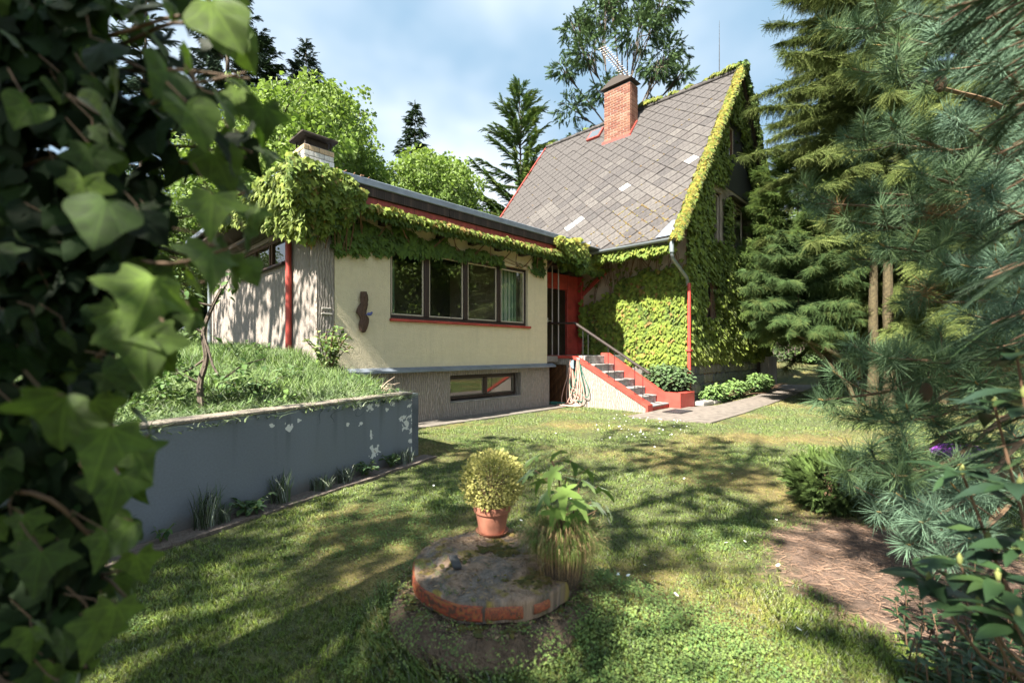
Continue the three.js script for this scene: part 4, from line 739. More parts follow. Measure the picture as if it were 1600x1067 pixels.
{ // bushy mass on the annex corner, spilling over the roof edge
  const t = ivyThing('bushy ivy mass spilling over the annex roof corner', V(-6.9, 3.6, -2.2)), l = [];
  for (let k = 0; k < 2300; k++) {
    const x = -7.55 + 1.25 * rnd(), strand = pn(x * 7, 3, 4), reach = 4.5 - (1.15 - 0.95 * Math.abs(x + 6.95)) * (1 + 0.7 * strand), top = 4.52 - (x > -6.8 ? 0.5 * (x + 6.8) : 0), y = lerp(reach, top, rnd() ** 0.8), z = lerp(-2.42, -2.0, smooth(3.3, 4.25, y)) + 0.22 * fbm(x * 4, y * 4, 1) + rr(0, 0.12);
    if (fbm(x * 3.5, y * 3.5, 14) < -0.2) continue;
    l.push({ m: hang(V(x, y, z), V(-0.15, 0.1, 1).normalize(), rr(0.085, 0.18), 0.55), c: mixC(rnd() < 0.4 ? G.deep : G.mid, rnd() < 0.07 ? G.rust : rnd() < 0.4 ? G.lime : G.sunny, clamp(0.3 + 0.9 * fbm(x * 4, y * 4, 7) + rr(-0.25, 0.35)), rr(-0.2, 0.15)) });
  }
  for (let k = 0; k < 1700; k++) {   // along the left roof edge
    const s = rnd() ** 1.3 * 4.3, z = -2.0 - s, reach = 4.5 - lerp(1.25, 0.3, clamp(s / 3.6)) + 0.3 * fbm(z * 2, 5, 1), y = lerp(reach, 4.62 - 0.05 * s, rnd()), x = -7.42 + 0.12 * fbm(z * 3, y * 3, 2) - rr(0, 0.14) + (y < 4 ? 0.28 * (4 - y) : 0);
    l.push({ m: hang(V(x, y, z), V(-1, 0.15, 0.2).normalize(), rr(0.075, 0.125) * 1.35, 0.5), c: mixC(rnd() < 0.2 ? G.deep : G.mid, rnd() < 0.5 ? G.sunny : G.lime, clamp(0.5 + 0.7 * fbm(z * 3, y * 3, 7) + rr(-0.2, 0.3)), rr(-0.15, 0.15)) });
  }
  for (let k = 0; k < 160; k++) { const a = rr(0, 1); l.push({ m: hang(V(rr(-7.45, -6.9), 4.56 + rr(0, 0.05), -2.05 - rr(0, 0.25) * a), V(-0.3, 1, 0.3).normalize(), rr(0.07, 0.11) * 1.35, 0.5), c: mixC(G.mid, G.lime, rnd(), rr(-0.1, 0.2)) }); }
  copies('ivy_leaves', wallLeaf, ivyMat, l, t);
  for (let k = 0; k < 10; k++) { const x = rr(-7.2, -6.1); stem(t, [V(x, 3.3, -2.45), V(x + rr(-0.1, 0.1), 3.8, -2.25), V(x + rr(-0.2, 0.2), 4.3, -2.06), V(x + rr(-0.3, 0.3), 4.6, -2.0)], rr(0.006, 0.012)); }
}
{ // garland under the fascia and over the porch
  const t = ivyThing('ivy garland trailing under the red fascia towards the porch', V(-3, 4, -2.2)), l = [];
  for (let k = 0; k < 2500; k++) {
    const x = -6.2 + 6.7 * rnd(), wv = fbm(x * 1.3, 3, 8), band = 0.1 + 0.08 * wv + 0.16 * smooth(-1.2, 0.2, x), c = 4.03 + 0.06 * wv + 0.16 * smooth(-1.1, 0.1, x), y = c + rr(-1.1, 0.75) * band;
    if (rnd() > 0.45 + 0.9 * fbm(x * 2.2, 7, 2) + 0.35) continue;
    l.push({ m: hang(V(x, y, -2.05 + rr(0, 0.12) - (y < 4.02 ? 0.1 : 0)), V(0, 0.2, 1).normalize(), rr(0.07, 0.12) * 1.35, 0.5), c: mixC(y < c - 0.05 ? G.deep : G.mid, y > c ? (rnd() < 0.3 ? G.rust : G.lime) : G.sunny, clamp(0.3 + (y - c) * 3 + rr(-0.1, 0.4)), rr(-0.15, 0.15)) });
  }
  for (let k = 0; k < 2100; k++) {   // the heap over the porch
    const x = -0.95 + 2.9 * rnd() ** 0.9, b = Math.sin(clamp((x + 1) / 2.9) * Math.PI) ** 0.6, y = 4.34 - 0.1 * x * 0.5 + (0.16 * rr(-1, 1) - 0.3 * rnd() ** 1.6) * b * 1.2 + 0.14 * pn(x * 3, 2), z = lerp(-2.0, -2.62, smooth(0.3, 0.7, x)) + rr(0, 0.2);
    l.push({ m: hang(V(x, y, z), V(-0.3, 0.4, 1).normalize(), rr(0.085, 0.135) * 1.35, 0.5), c: mixC(rnd() < 0.25 ? G.deep : G.mid, rnd() < 0.35 ? G.gold : G.lime, clamp((y - 3.9) * 1.6 + rr(-0.2, 0.2)), rr(-0.15, 0.15)) });
  }
  for (let k = 0; k < 900; k++) { const x = rr(0, 2.1), h = rr(0, 1) ** 1.4, len = 0.12 + 0.3 * Math.abs(pn(x * 4, 6)); l.push({ m: hang(V(x, 4.05 - h * len, -2.55 + rr(-0.1, 0.12)), V(-0.2, 0.2, 1).normalize(), rr(0.08, 0.12) * 1.35, 0.5), c: mixC(G.deep, G.sunny, 1 - h, rr(-0.1, 0.2)) }); }
  for (let k = 0; k < 260; k++) l.push({ m: hang(V(rr(2.2, 2.5), 2.0 + 0.95 * rnd() ** 1.6 + (rnd() < 0.15 ? rr(0, 0.7) : 0), -3.45 + rr(-0.05, 0.14)), V(-0.5, 0.2, 1).normalize(), rr(0.08, 0.12) * 1.35, 0.5), c: mixC(G.mid, G.sunny, rnd(), rr(-0.1, 0.15)) });
  copies('ivy_leaves', wallLeaf, ivyMat, l, t);
  for (const [a, b] of [[-6.3, -5.6], [-5.5, -4.2], [-4.2, -3.1], [-3.1, -2.2], [-2.2, -1.4], [-1.4, -0.6]]) for (let k = 0; k < 3; k++) stem(t, [V(a, 4.08 - rr(0, 0.1), -2.12), V(lerp(a, b, 0.35), 3.8 - rr(0, 0.15), -2.45), V(lerp(a, b, 0.7), 3.7 - rr(0, 0.1), -2.5), V(b, 3.98, -2.3)], rr(0.005, 0.009));
}
{ // shaded band on the cream wall over the window
  const t = ivyThing('shaded dark green ivy band on the cream wall above the window', V(-4.5, 3.6, -2.5)), l = [];
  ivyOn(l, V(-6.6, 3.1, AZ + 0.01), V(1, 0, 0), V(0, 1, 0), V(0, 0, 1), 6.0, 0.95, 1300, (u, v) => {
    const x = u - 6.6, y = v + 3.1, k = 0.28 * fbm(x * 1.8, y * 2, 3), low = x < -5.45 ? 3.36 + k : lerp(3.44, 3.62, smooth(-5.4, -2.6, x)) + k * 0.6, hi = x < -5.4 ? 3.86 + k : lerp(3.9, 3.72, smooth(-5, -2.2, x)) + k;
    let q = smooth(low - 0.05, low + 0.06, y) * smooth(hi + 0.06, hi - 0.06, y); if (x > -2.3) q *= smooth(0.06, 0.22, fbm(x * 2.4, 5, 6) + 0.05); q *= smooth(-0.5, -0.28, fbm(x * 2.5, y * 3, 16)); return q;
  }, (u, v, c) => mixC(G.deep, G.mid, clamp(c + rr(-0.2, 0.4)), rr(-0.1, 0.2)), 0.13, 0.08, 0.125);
  for (let k = 0; k < 150; k++) l.push({ m: hang(V(rr(-1.2, -0.8), 3.95 - 0.45 * rnd(), AZ + rr(0.03, 0.1)), V(0, 0.2, 1), rr(0.08, 0.12) * 1.35, 0.5), c: mixC(G.deep, G.mid, rnd()) });
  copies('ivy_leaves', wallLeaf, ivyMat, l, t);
  for (let k = 0; k < 9; k++) { const x = -6.3 + k * 0.5; stem(t, [V(x, 3.85, AZ + 0.02), V(x + 0.4, 3.72 + rr(-0.1, 0.1), AZ + 0.03), V(x + 0.9, 3.7 + rr(-0.15, 0.1), AZ + 0.03)], 0.006); }
}

// ------------------------------------------------------------------ trees
// needle spray: y runs out along the twig, flat in x, seen from z
function spray(n, len, wid, fwd, lift, sd, w = 0.05) {
  seed(sd); const pos = [], tri = (a, b, c) => pos.push(...a, ...b, ...c);
  for (let i = 0; i < n; i++) {
    const t = (i + rr(0, 1)) / n, y = t * len, reach = wid * (1 - t * 0.75) * rr(0.6, 1.1), s = i % 2 ? 1 : -1, z0 = -lift * t * t, zz = rr(-0.2, 0.2) * reach;
    const a = [0, y, z0], tip = [s * reach, y + fwd * reach, z0 + zz - lift * 0.3 * reach], d = Math.hypot(reach, fwd * reach), px = -fwd * reach / d * w / 2 * s, py = reach / d * w / 2;
    tri([a[0] - px, a[1] - py, a[2]], tip, [a[0] + px, a[1] + py, a[2]]);
    tri([a[0], a[1], a[2] - w / 2], tip, [a[0], a[1], a[2] + w / 2]);
  }
  tri([-w * 0.4, 0, 0], [w * 0.4, 0, 0], [0, len * 1.12, -lift]);
  const g = new THREE.BufferGeometry(); g.setAttribute('position', new THREE.Float32BufferAttribute(pos, 3)); g.computeVertexNormals(); return g;
}
const SPRUCE = [spray(40, 1, 0.4, 0.75, 0.12, 201, 0.055), spray(38, 1, 0.36, 0.9, 0.2, 202, 0.055)];
const CYPRESS = (() => {   // fan of flat sprays that hang
  const out = []; for (const sd of [211, 212]) { const gs = []; seed(sd + 50); for (let i = 0; i < 7; i++) { const g = spray(18, rr(0.55, 1), 0.17, 1.0, 0.3, sd * 7 + i, 0.035); g.rotateZ((i - 3) * 0.36 + rr(-0.12, 0.12)); g.rotateX(rr(-0.5, 0.5)); g.translate(0, 0.12 * Math.abs(i - 2) * 0, 0); gs.push(g); } out.push(mergeGeometries(gs)); } return out;
})();
const needleMat = leafy('conifer_needle', [1, 1, 1], 0.18, { specularIntensity: 0.4 });
const treeMat = leafy('tree_leaf', [1, 1, 1], 0.45);
const NEEDLE = { dark: [0.035, 0.06, 0.028], mid: [0.055, 0.1, 0.036], blue: [0.05, 0.085, 0.06], young: [0.11, 0.17, 0.04], brown: [0.12, 0.08, 0.04], olive: [0.12, 0.16, 0.042], pale: [0.2, 0.24, 0.075] };
function conifer(name, label, category, base, h, R, o = {}) {
  const t = thing(name, label, category, base, o.group ? { group: o.group } : {}); seed(o.seed ?? 300);
  const lean = V(rr(-0.02, 0.02), 0, rr(-0.02, 0.02)), at = (y) => base.clone().add(V(lean.x * y, y, lean.z * y)).addScaledVector(o.shift ?? V(0, 0, 0), smooth(0, o.shiftTo ?? 1, y)), tp = []; for (let i = 0; i <= 8; i++) tp.push(at(h * i / 8));
  if (!o.noTrunk) part('trunk', tube(tp, tp.map((_, i) => Math.max(0.015, (o.trunk ?? h * 0.013) * (1 - i / 8.3))), 8), o.bark ?? M.bark, t);
  const lists = [[], []], limbs = [], y0 = o.from ?? h * 0.12, dens = o.dens ?? 1, drop = o.drop ?? 0.35, sp = o.spray ?? 0.75, cols = o.cols ?? [NEEDLE.dark, NEEDLE.mid];
  for (let y = y0; y < h * 0.985; y += (o.gap ?? 0.5) * rr(0.7, 1.3) * (1 - 0.45 * y / h)) {
    const f = (y - y0) / (h - y0), prof = (o.prof ?? ((q) => Math.pow(1 - q, 0.85)))(f), n = Math.max(3, Math.round(rr(4, 6.5) * (o.whorl ?? 1)));
    for (let k = 0; k < n; k++) {
      const L = Math.max(0.22, R * prof * rr(0.6, 1.12)); if (rnd() > (o.keep ?? 0.95)) continue;
      const a = rr(0, 6.283), up = lerp(o.up0 ?? -0.15, o.up1 ?? 0.75, f ** 1.4) + rr(-0.22, 0.22), dir = V(Math.cos(a), up, Math.sin(a)), P = [];
      for (let i = 0; i <= 4; i++) { const s = i / 4 * L; P.push(at(y).add(V(dir.x * s, dir.y * s - drop * L * (i / 4) ** 2 * (1 - f * 0.6) + 0.22 * drop * L * (i / 4) ** 3.5, dir.z * s))); }
      if (L > 0.5 && (o.limbs ?? true)) limbs.push(tube(P, [0.018 * L + 0.012, 0.014 * L + 0.01, 0.01 * L + 0.008, 0.008, 0.004], 4, false));
      const c = new THREE.CatmullRomCurve3(P), ns = Math.max(3, Math.round(L / sp * 8.5 * dens));
      for (let i = 0; i < ns; i++) {
        const s = lerp(o.bare ?? 0.18, 1, (i + rnd()) / ns), p = c.getPoint(Math.min(1, s)), tg = c.getTangent(Math.min(1, s)), side = V(-tg.z, 0, tg.x).normalize().multiplyScalar((i % 2 ? 1 : -1) * rr(0.2, 1.1) * (1 - s * 0.6));
        const d = tg.clone().add(side).add(V(0, rr(-0.5, 0.15) - (o.hang ?? 0.1), 0)).normalize(), size = sp * rr(0.65, 1.15) * (0.62 + 0.38 * prof) * (s > 0.9 ? 0.9 : 1), yy = d, zz = V(0, 1, 0).addScaledVector(rv(), 0.45).addScaledVector(tg, (o.vert ?? 0) * rr(-1, 1)), xx = yy.clone().cross(zz).normalize(), z3 = xx.clone().cross(yy);
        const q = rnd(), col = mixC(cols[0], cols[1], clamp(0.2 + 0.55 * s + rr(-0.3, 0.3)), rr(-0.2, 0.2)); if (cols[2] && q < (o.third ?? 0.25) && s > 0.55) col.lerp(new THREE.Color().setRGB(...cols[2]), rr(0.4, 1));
        lists[i % 2].push({ m: frameM(p, xx, yy, z3, size), c: col });
      }
    }
  }
  for (let i = 0; i < 3; i++) lists[0].push({ m: along(at(h * 0.97 - i * 0.2), V(rr(-0.1, 0.1), 1, rr(-0.1, 0.1)), rr(0, 6), sp * 0.8), c: mixC(cols[0], cols[1], 0.8) });
  if (limbs.length) part('branches', limbs, o.bark ?? M.bark, t, 'stuff');
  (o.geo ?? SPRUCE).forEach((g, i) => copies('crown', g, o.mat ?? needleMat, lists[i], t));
  return t;
}
// leaf cluster for broad-leaved crowns
function leafCluster(n, sd, lw = 0.16, ll = 0.26) {
  seed(sd); const pos = [];
  for (let i = 0; i < n; i++) {
    const c = rv().multiplyScalar(rr(0.3, 1)), m = along(c, V(rr(-1, 1), rr(-1.2, 0.4), rr(-1, 1)), rr(0, 6.3), rr(0.8, 1.25)), P = [[0, -0.1, 0], [lw, ll * 0.35, -0.05], [0, ll, -0.07], [-lw, ll * 0.35, -0.05]].map((q) => V(...q).applyMatrix4(m));
    pos.push(...P[0], ...P[1], ...P[2], ...P[0], ...P[2], ...P[3]);
  }
  const g = new THREE.BufferGeometry(); g.setAttribute('position', new THREE.Float32BufferAttribute(pos, 3)); g.computeVertexNormals(); return g;
}
const CLUMP = [leafCluster(22, 221), leafCluster(20, 222)];
function broadleaf(name, label, category, base, o) {   // lobes: [dx, y, dz, radius]
  const t = thing(name, label, category, base, o.group ? { group: o.group } : {}); seed(o.seed);
  const fork = base.clone().add(V(rr(-0.2, 0.2), o.fork, rr(-0.2, 0.2))), R = o.trunk, limbs = [], q0 = o.thin ?? 1;
  part('trunk', tube([base.clone().add(V(0, -0.2, 0)), base.clone().lerp(fork, 0.3).add(V(rr(-0.1, 0.1), 0, rr(-0.1, 0.1))), base.clone().lerp(fork, 0.7).add(V(rr(-0.15, 0.15), 0, rr(-0.15, 0.15))), fork], [R * 1.25, R, R * 0.85, R * 0.75], 9), o.bark ?? M.bark, t);
  const lists = [[], []], cols = o.cols, size = o.size ?? 0.42;
  for (const [dx, y, dz, r] of o.lobes) {
    const c = base.clone().add(V(dx, y, dz)), mid = fork.clone().lerp(c, 0.5).add(V(rr(-0.3, 0.3), rr(-0.2, 0.4), rr(-0.3, 0.3)));
    limbs.push(tube(curve([fork, mid, c], 6), [R * 0.55, R * 0.48, R * 0.4, R * 0.33, R * 0.26, R * 0.18, R * 0.1].map((x) => x * q0), 5, false));
    for (let k = 0; k < 9; k++) { const e = c.clone().addScaledVector(rv(), r * 0.9); limbs.push(tube(curve([mid.clone().lerp(c, rr(0.2, 1)), c.clone().lerp(e, 0.5).add(rv().multiplyScalar(r * 0.12)), e], 4), [R * 0.16, R * 0.12, R * 0.09, R * 0.06, R * 0.03], 4, false)); }
    const n = Math.round((o.dens ?? 95) * r * r);
    for (let k = 0; k < n; k++) {
      const v = rv(), q = r * Math.pow(rr(0.12, 1), 0.45) * (1 + 0.6 * fbm(v.x * 1.9 + c.x, v.y * 1.9 + c.y, v.z * 1.9 + c.z, 3)), p = c.clone().add(V(v.x * q, v.y * q * (o.squash ?? 0.85), v.z * q));
      if (fbm(p.x * 0.85, p.y * 0.85, p.z * 0.85, 3) < (o.holes ?? -0.16)) continue;
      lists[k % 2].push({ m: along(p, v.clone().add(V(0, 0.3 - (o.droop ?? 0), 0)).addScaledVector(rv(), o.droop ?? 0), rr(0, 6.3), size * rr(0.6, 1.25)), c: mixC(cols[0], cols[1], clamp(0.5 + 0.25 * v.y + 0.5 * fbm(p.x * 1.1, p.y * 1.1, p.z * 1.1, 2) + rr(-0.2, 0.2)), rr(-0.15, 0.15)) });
    }
  }
  part('branches', limbs, o.bark ?? M.bark, t, 'stuff');
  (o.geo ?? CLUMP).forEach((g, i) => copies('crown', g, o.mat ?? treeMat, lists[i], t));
  return t;
}
const baseAt = (px, d, y = 0) => cr((px - 800) / FPX * d, d, y);
const LEAF = { bright: [[0.085, 0.16, 0.022], [0.2, 0.29, 0.04]], mid: [[0.05, 0.1, 0.02], [0.12, 0.19, 0.035]], wood: [[0.035, 0.07, 0.018], [0.09, 0.14, 0.03]] };
// bright maples close behind the annex
broadleaf('maple_tree', 'bright green maple behind the white brick chimney', 'tree', baseAt(520, 20, 1.3), { seed: 401, fork: 3.6, trunk: 0.26, cols: LEAF.bright, dens: 120, size: 0.4, lobes: [[-3.2, 7.2, 3.2, 2.2], [-1.6, 8.8, 1.6, 1.9], [2.0, 8.6, -2.0, 2.0], [3.9, 6.3, -3.8, 1.9], [5.0, 5.0, -4.6, 1.8], [-4.4, 5.2, 4.2, 2.0], [0, 8.2, 0, 2.2], [-1.6, 6.6, 1.2, 2.1], [1.6, 6.9, -1.2, 2.1], [0.2, 10.3, 0.1, 1.6], [-2.6, 5.0, 1.4, 1.9], [2.6, 5.6, -1.8, 1.9], [0.4, 5.4, 1.2, 2.0], [3.3, 7.4, -2.2, 1.5], [-0.8, 4.0, 1.6, 1.6]] });
broadleaf('maple_tree', 'rounded bright green tree standing left of the young spruce', 'tree', baseAt(690, 23, 1), { seed: 402, fork: 3, trunk: 0.22, cols: LEAF.bright, dens: 120, size: 0.4, lobes: [[2.6, 7.0, -2.4, 1.9], [-2.4, 7.4, 2.4, 2.0], [1.4, 8.2, -1.2, 1.7], [-0.4, 8.6, 0.6, 1.6], [3.6, 5.2, -3.4, 1.8], [-0.6, 7.4, 0.4, 2.0], [0.9, 6.6, -0.5, 1.9], [-1.8, 5.4, 1.2, 1.9], [1.6, 5, -1.2, 1.8], [0.2, 4.6, 0.4, 1.9], [2.4, 6.2, -1.9, 1.3]] });
broadleaf('maple_tree', 'green tree left of the annex half hidden by the near ivy', 'tree', baseAt(335, 21, 1.4), { seed: 403, fork: 3, trunk: 0.24, cols: [[0.06, 0.12, 0.02], [0.16, 0.24, 0.04]], dens: 95, size: 0.42, holes: -0.05, lobes: [[0, 6.4, 0, 2.1], [-1.8, 5, 1.6, 1.9], [1.5, 5.2, -1.4, 1.9], [0, 3.6, 0.5, 1.8], [-3, 3.6, 2.6, 1.7], [2.2, 3.4, -1.8, 1.5]] });
broadleaf('maple_tree', 'low leafy tree between the annex roof and the house', 'tree', baseAt(765, 26, 1), { seed: 404, fork: 2.5, trunk: 0.2, cols: LEAF.mid, dens: 90, size: 0.42, lobes: [[0, 6.2, 0, 2.1], [-1.9, 6.0, 1.6, 2.0], [1.6, 5.0, -1.4, 1.8], [-3.4, 5.4, 3, 1.9], [0.2, 3.4, 0.4, 1.8]] });
// spruces
conifer('spruce_tree', 'tall dark spruce at the top left behind the maples', 'spruce', baseAt(345, 31, 1.2), 28, 6, { seed: 411, gap: 0.42, spray: 0.7, hang: 0.45, vert: 0.6, dens: 1.2, keep: 0.85, cols: [NEEDLE.dark, NEEDLE.blue], limbs: false });
conifer('spruce_tree', 'dark spruce with a broad top right of the tallest one', 'spruce', baseAt(410, 33, 1.2), 23.6, 5.6, { seed: 412, gap: 0.4, spray: 0.7, hang: 0.45, vert: 0.6, dens: 1.2, keep: 0.85, cols: [NEEDLE.dark, NEEDLE.mid], limbs: false, prof: (q) => Math.pow(1 - q, 0.62) });
conifer('spruce_tree', 'pointed dark spruce with the shorter tip of the left group', 'spruce', baseAt(480, 34, 1.2), 23.8, 6, { seed: 413, gap: 0.38, spray: 0.65, hang: 0.45, vert: 0.6, dens: 1.2, keep: 0.85, cols: [NEEDLE.dark, NEEDLE.blue], limbs: false });
conifer('spruce_tree', 'narrow dark spruce tip showing between the two bright maples', 'spruce', baseAt(648, 36, 1), 20.6, 4.4, { seed: 414, gap: 0.38, spray: 0.65, hang: 0.45, vert: 0.6, dens: 1.2, keep: 0.85, cols: [NEEDLE.dark, NEEDLE.mid], limbs: false });
conifer('spruce_tree', 'tall spruce at the left edge seen through the near ivy', 'spruce', baseAt(215, 28, 1.4), 24, 4.4, { seed: 415, gap: 0.7, spray: 0.95, keep: 0.7, cols: [NEEDLE.dark, NEEDLE.blue] });
conifer('young_spruce', 'young green spruce with upturned tips left of the tiled roof', 'spruce', baseAt(818, 25, 0.5), 16, 6.2, { seed: 416, gap: 0.44, spray: 0.6, up0: 0.1, up1: 1.1, keep: 0.85, drop: 0.2, dens: 1.1, vert: 0.5, trunk: 0.16, cols: [[0.07, 0.13, 0.04], [0.14, 0.22, 0.05], [0.22, 0.28, 0.07]], third: 0.35, prof: (q) => Math.pow(1 - q, 0.95) });
{
  const lob = [[-2.4, 19.4, 1.35], [-1.5, 22.3, 1.5], [0.5, 24.4, 1.9], [2.3, 22.6, 1.5], [3.1, 20.4, 1.3], [1.9, 18.5, 1.25], [-3.3, 16.4, 1.25], [-2.3, 15.0, 1.1], [-1.0, 17.4, 1.15], [2.5, 16.6, 1.0], [0.8, 20.6, 1.6], [-3.0, 21.4, 1.1], [0, 27, 2], [-1.2, 25.6, 1.5], [1.9, 26, 1.5], [-3.9, 18.2, 0.8], [3.6, 18.4, 0.8]].map(([R, y, r], i) => [R * SA + ((i * 7) % 5 - 2) * 0.5 * CA, y, R * CA - ((i * 7) % 5 - 2) * 0.5 * SA, r]);
  broadleaf('tall_fir', 'tall open fir with clumped limbs rising behind the brick chimney', 'fir', baseAt(974, 29, 0.5), { seed: 417, fork: 14, trunk: 0.26, lobes: lob, cols: [[0.05, 0.1, 0.04], [0.13, 0.2, 0.075]], geo: SPRUCE, mat: needleMat, size: 0.42, dens: 260, squash: 0.62, holes: -0.08, droop: 0.7, thin: 0.5 });
}
// trees to the right of the house
const cypO = { geo: CYPRESS, bark: M.mossBark, hang: 0.5, vert: 1.3, limbs: false };
conifer('cypress_tree', 'big yellow green cypress with mossy trunks right of the path', 'cypress', baseAt(1412, 13, 0), 17.5, 3.6, { ...cypO, seed: 421, from: 2.3, gap: 0.13, spray: 0.46, whorl: 1.4, keep: 0.36, drop: 0.5, up0: 0.1, up1: 0.7, trunk: 0.19, dens: 1.0, bare: 0.3, cols: [[0.06, 0.085, 0.022], NEEDLE.olive, NEEDLE.pale], third: 0.42, prof: (q) => 0.8 + 0.45 * Math.sin(Math.min(1, q * 1.6) * 2.2) - 0.85 * q ** 2.2 });
conifer('cypress_tree', 'tall olive cypress reaching the top of the picture', 'cypress', baseAt(1375, 17, 0), 24, 3.6, { ...cypO, seed: 422, from: 3.2, gap: 0.16, spray: 0.6, whorl: 1.2, keep: 0.35, drop: 0.55, trunk: 0.2, dens: 0.95, bare: 0.3, cols: [[0.055, 0.085, 0.028], [0.11, 0.14, 0.045], [0.16, 0.15, 0.06]], third: 0.35, prof: (q) => 0.95 - 0.5 * q });
conifer('cypress_tree', 'dense green thuja before the right half of the gable', 'cypress', baseAt(1352, 14, 0), 8.4, 1.95, { ...cypO, shift: baseAt(1244, 15.5, 0).sub(baseAt(1352, 14, 0)), shiftTo: 2.6, seed: 423, from: 2.0, gap: 0.1, keep: 0.38, spray: 0.4, whorl: 1.5, drop: 0.3, up0: 0.15, up1: 0.9, trunk: 0.11, bare: 0.4, cols: [[0.06, 0.11, 0.035], [0.12, 0.19, 0.045], [0.19, 0.25, 0.065]], third: 0.35, prof: (q) => 0.8 + 0.35 * Math.sin(q * 2.6) - 0.8 * q ** 1.7 });
conifer('cypress_tree', 'blue green juniper bough mass hanging over the garden path', 'cypress', baseAt(1340, 12.3, 0), 4.4, 1.5, { ...cypO, shift: baseAt(1248, 12.6, 0).sub(baseAt(1340, 12.3, 0)), shiftTo: 2.4, seed: 424, from: 1.95, gap: 0.06, keep: 0.38, spray: 0.32, whorl: 1.5, drop: 0.6, up0: 0.3, up1: 0.6, trunk: 0.06, cols: [[0.05, 0.09, 0.032], [0.085, 0.145, 0.045], [0.14, 0.18, 0.055]], third: 0.3, prof: (q) => 0.75 + 0.35 * Math.sin(q * 3) - 0.3 * q });
{ // bare stems that carry the cypress
  const t = thing('mossy_tree', 'group of bare mossy stems under the green canopy', 'tree', baseAt(1420, 12.4, 0));
  for (const [px, d, r, lean] of [[1362, 12.6, 0.12, 0.1], [1388, 12.2, 0.13, 0], [1422, 12.9, 0.06, -0.2], [1446, 12.6, 0.1, 0.35], [1475, 13, 0.09, 0.2]]) { const b = baseAt(px, d, -0.1); part('trunk', tube([b, b.clone().add(V(0.05, 1.2, 0.05)), b.clone().add(V(lean * 0.5, 2.6, lean * 0.3)), b.clone().add(V(lean, 4.6, lean * 0.5))], [r * 1.2, r, r * 0.9, r * 0.7], 9), M.mossBark, t); }
  const a = baseAt(1335, 12.4, 1.15); part('branch', tube(curve([a.clone().add(V(0.9, -0.4, 0)), a, baseAt(1280, 12.2, 1.65), baseAt(1235, 12, 2.0)], 10), [0.09, 0.085, 0.08, 0.07, 0.065, 0.06, 0.05, 0.045, 0.04, 0.03, 0.02], 7), M.mossBark, t);
  part('branch', tube(curve([baseAt(1320, 12.4, 1.25), baseAt(1270, 12.3, 2.1), baseAt(1240, 12.2, 2.5)], 8), [0.06, 0.055, 0.05, 0.045, 0.04, 0.035, 0.03, 0.025, 0.02], 6), M.mossBark, t);
}
broadleaf('deciduous_tree', 'mid green tree far behind the right side of the gable', 'tree', baseAt(1235, 30, 0.5), { seed: 431, fork: 3.2, trunk: 0.25, cols: LEAF.mid, dens: 80, size: 0.5, lobes: [[0, 8, 0, 2.4], [1.6, 6.4, 1.2, 2.3], [-1.2, 6, -1.2, 2.2], [0.5, 4.2, 0.2, 2.4], [2.8, 9.6, 2.6, 2]] });
// the wood behind the garden: one tree, repeated
{
  const wood = broadleaf('woodland_tree', 'woodland tree of the shaded wood behind the garden', 'tree', baseAt(60, 30, 1.3), { group: 'trees of the wood behind the garden', seed: 441, fork: 4, trunk: 0.28, cols: LEAF.wood, dens: 55, size: 0.62, lobes: [[0, 9, 0, 2.9], [2, 7, 0.9, 2.7], [-1.8, 6.6, -0.9, 2.7], [0.3, 5, 1.7, 2.6], [-0.4, 3.6, -1.5, 2.5], [1.7, 3.4, -1.3, 2.3], [-2, 3.4, 1.4, 2.3]] });
  const spots = [[160, 33, 1.2], [270, 37, 1.1], [-60, 27, 0.95], [400, 40, 1], [560, 42, 1], [720, 45, 1], [1290, 38, 1.1], [1370, 31, 1], [1470, 27, 1.1], [1570, 23, 1.05], [1660, 21, 1], [1225, 44, 0.85], [1420, 36, 1.3], [1540, 30, 1.4]];
  spots.forEach(([px, d, s], i) => { const c = wood.clone(); c.name = numbered('woodland_tree'); c.position.copy(baseAt(px, d, px < 800 ? 1.3 : 0.4)); c.rotation.y = i * 2.1; c.scale.setScalar(s); scene.add(c); });
}
{ // more of the garden to the right, seen only in the window panes
  const o = { fork: 3, trunk: 0.25, cols: LEAF.bright, size: 0.6, dens: 45, lobes: [[0, 7.6, 0, 2.8], [1.8, 6, 0.9, 2.5], [-1.8, 5.6, -0.9, 2.5], [0.3, 4, 1.7, 2.4], [-0.4, 3, -1.5, 2.3]] };
  [[3000, 5, 'leafy tree right of the view, mirrored in the left window pane'], [2500, 8, 'leafy tree right of the pine, mirrored in the middle window panes'], [2150, 12, 'farther leafy tree right of the pine, mirrored in the right window pane']].forEach(([px, d, label], i) => broadleaf('garden_tree', label, 'tree', baseAt(px, d, 0), { ...o, seed: 471 + i }));
}
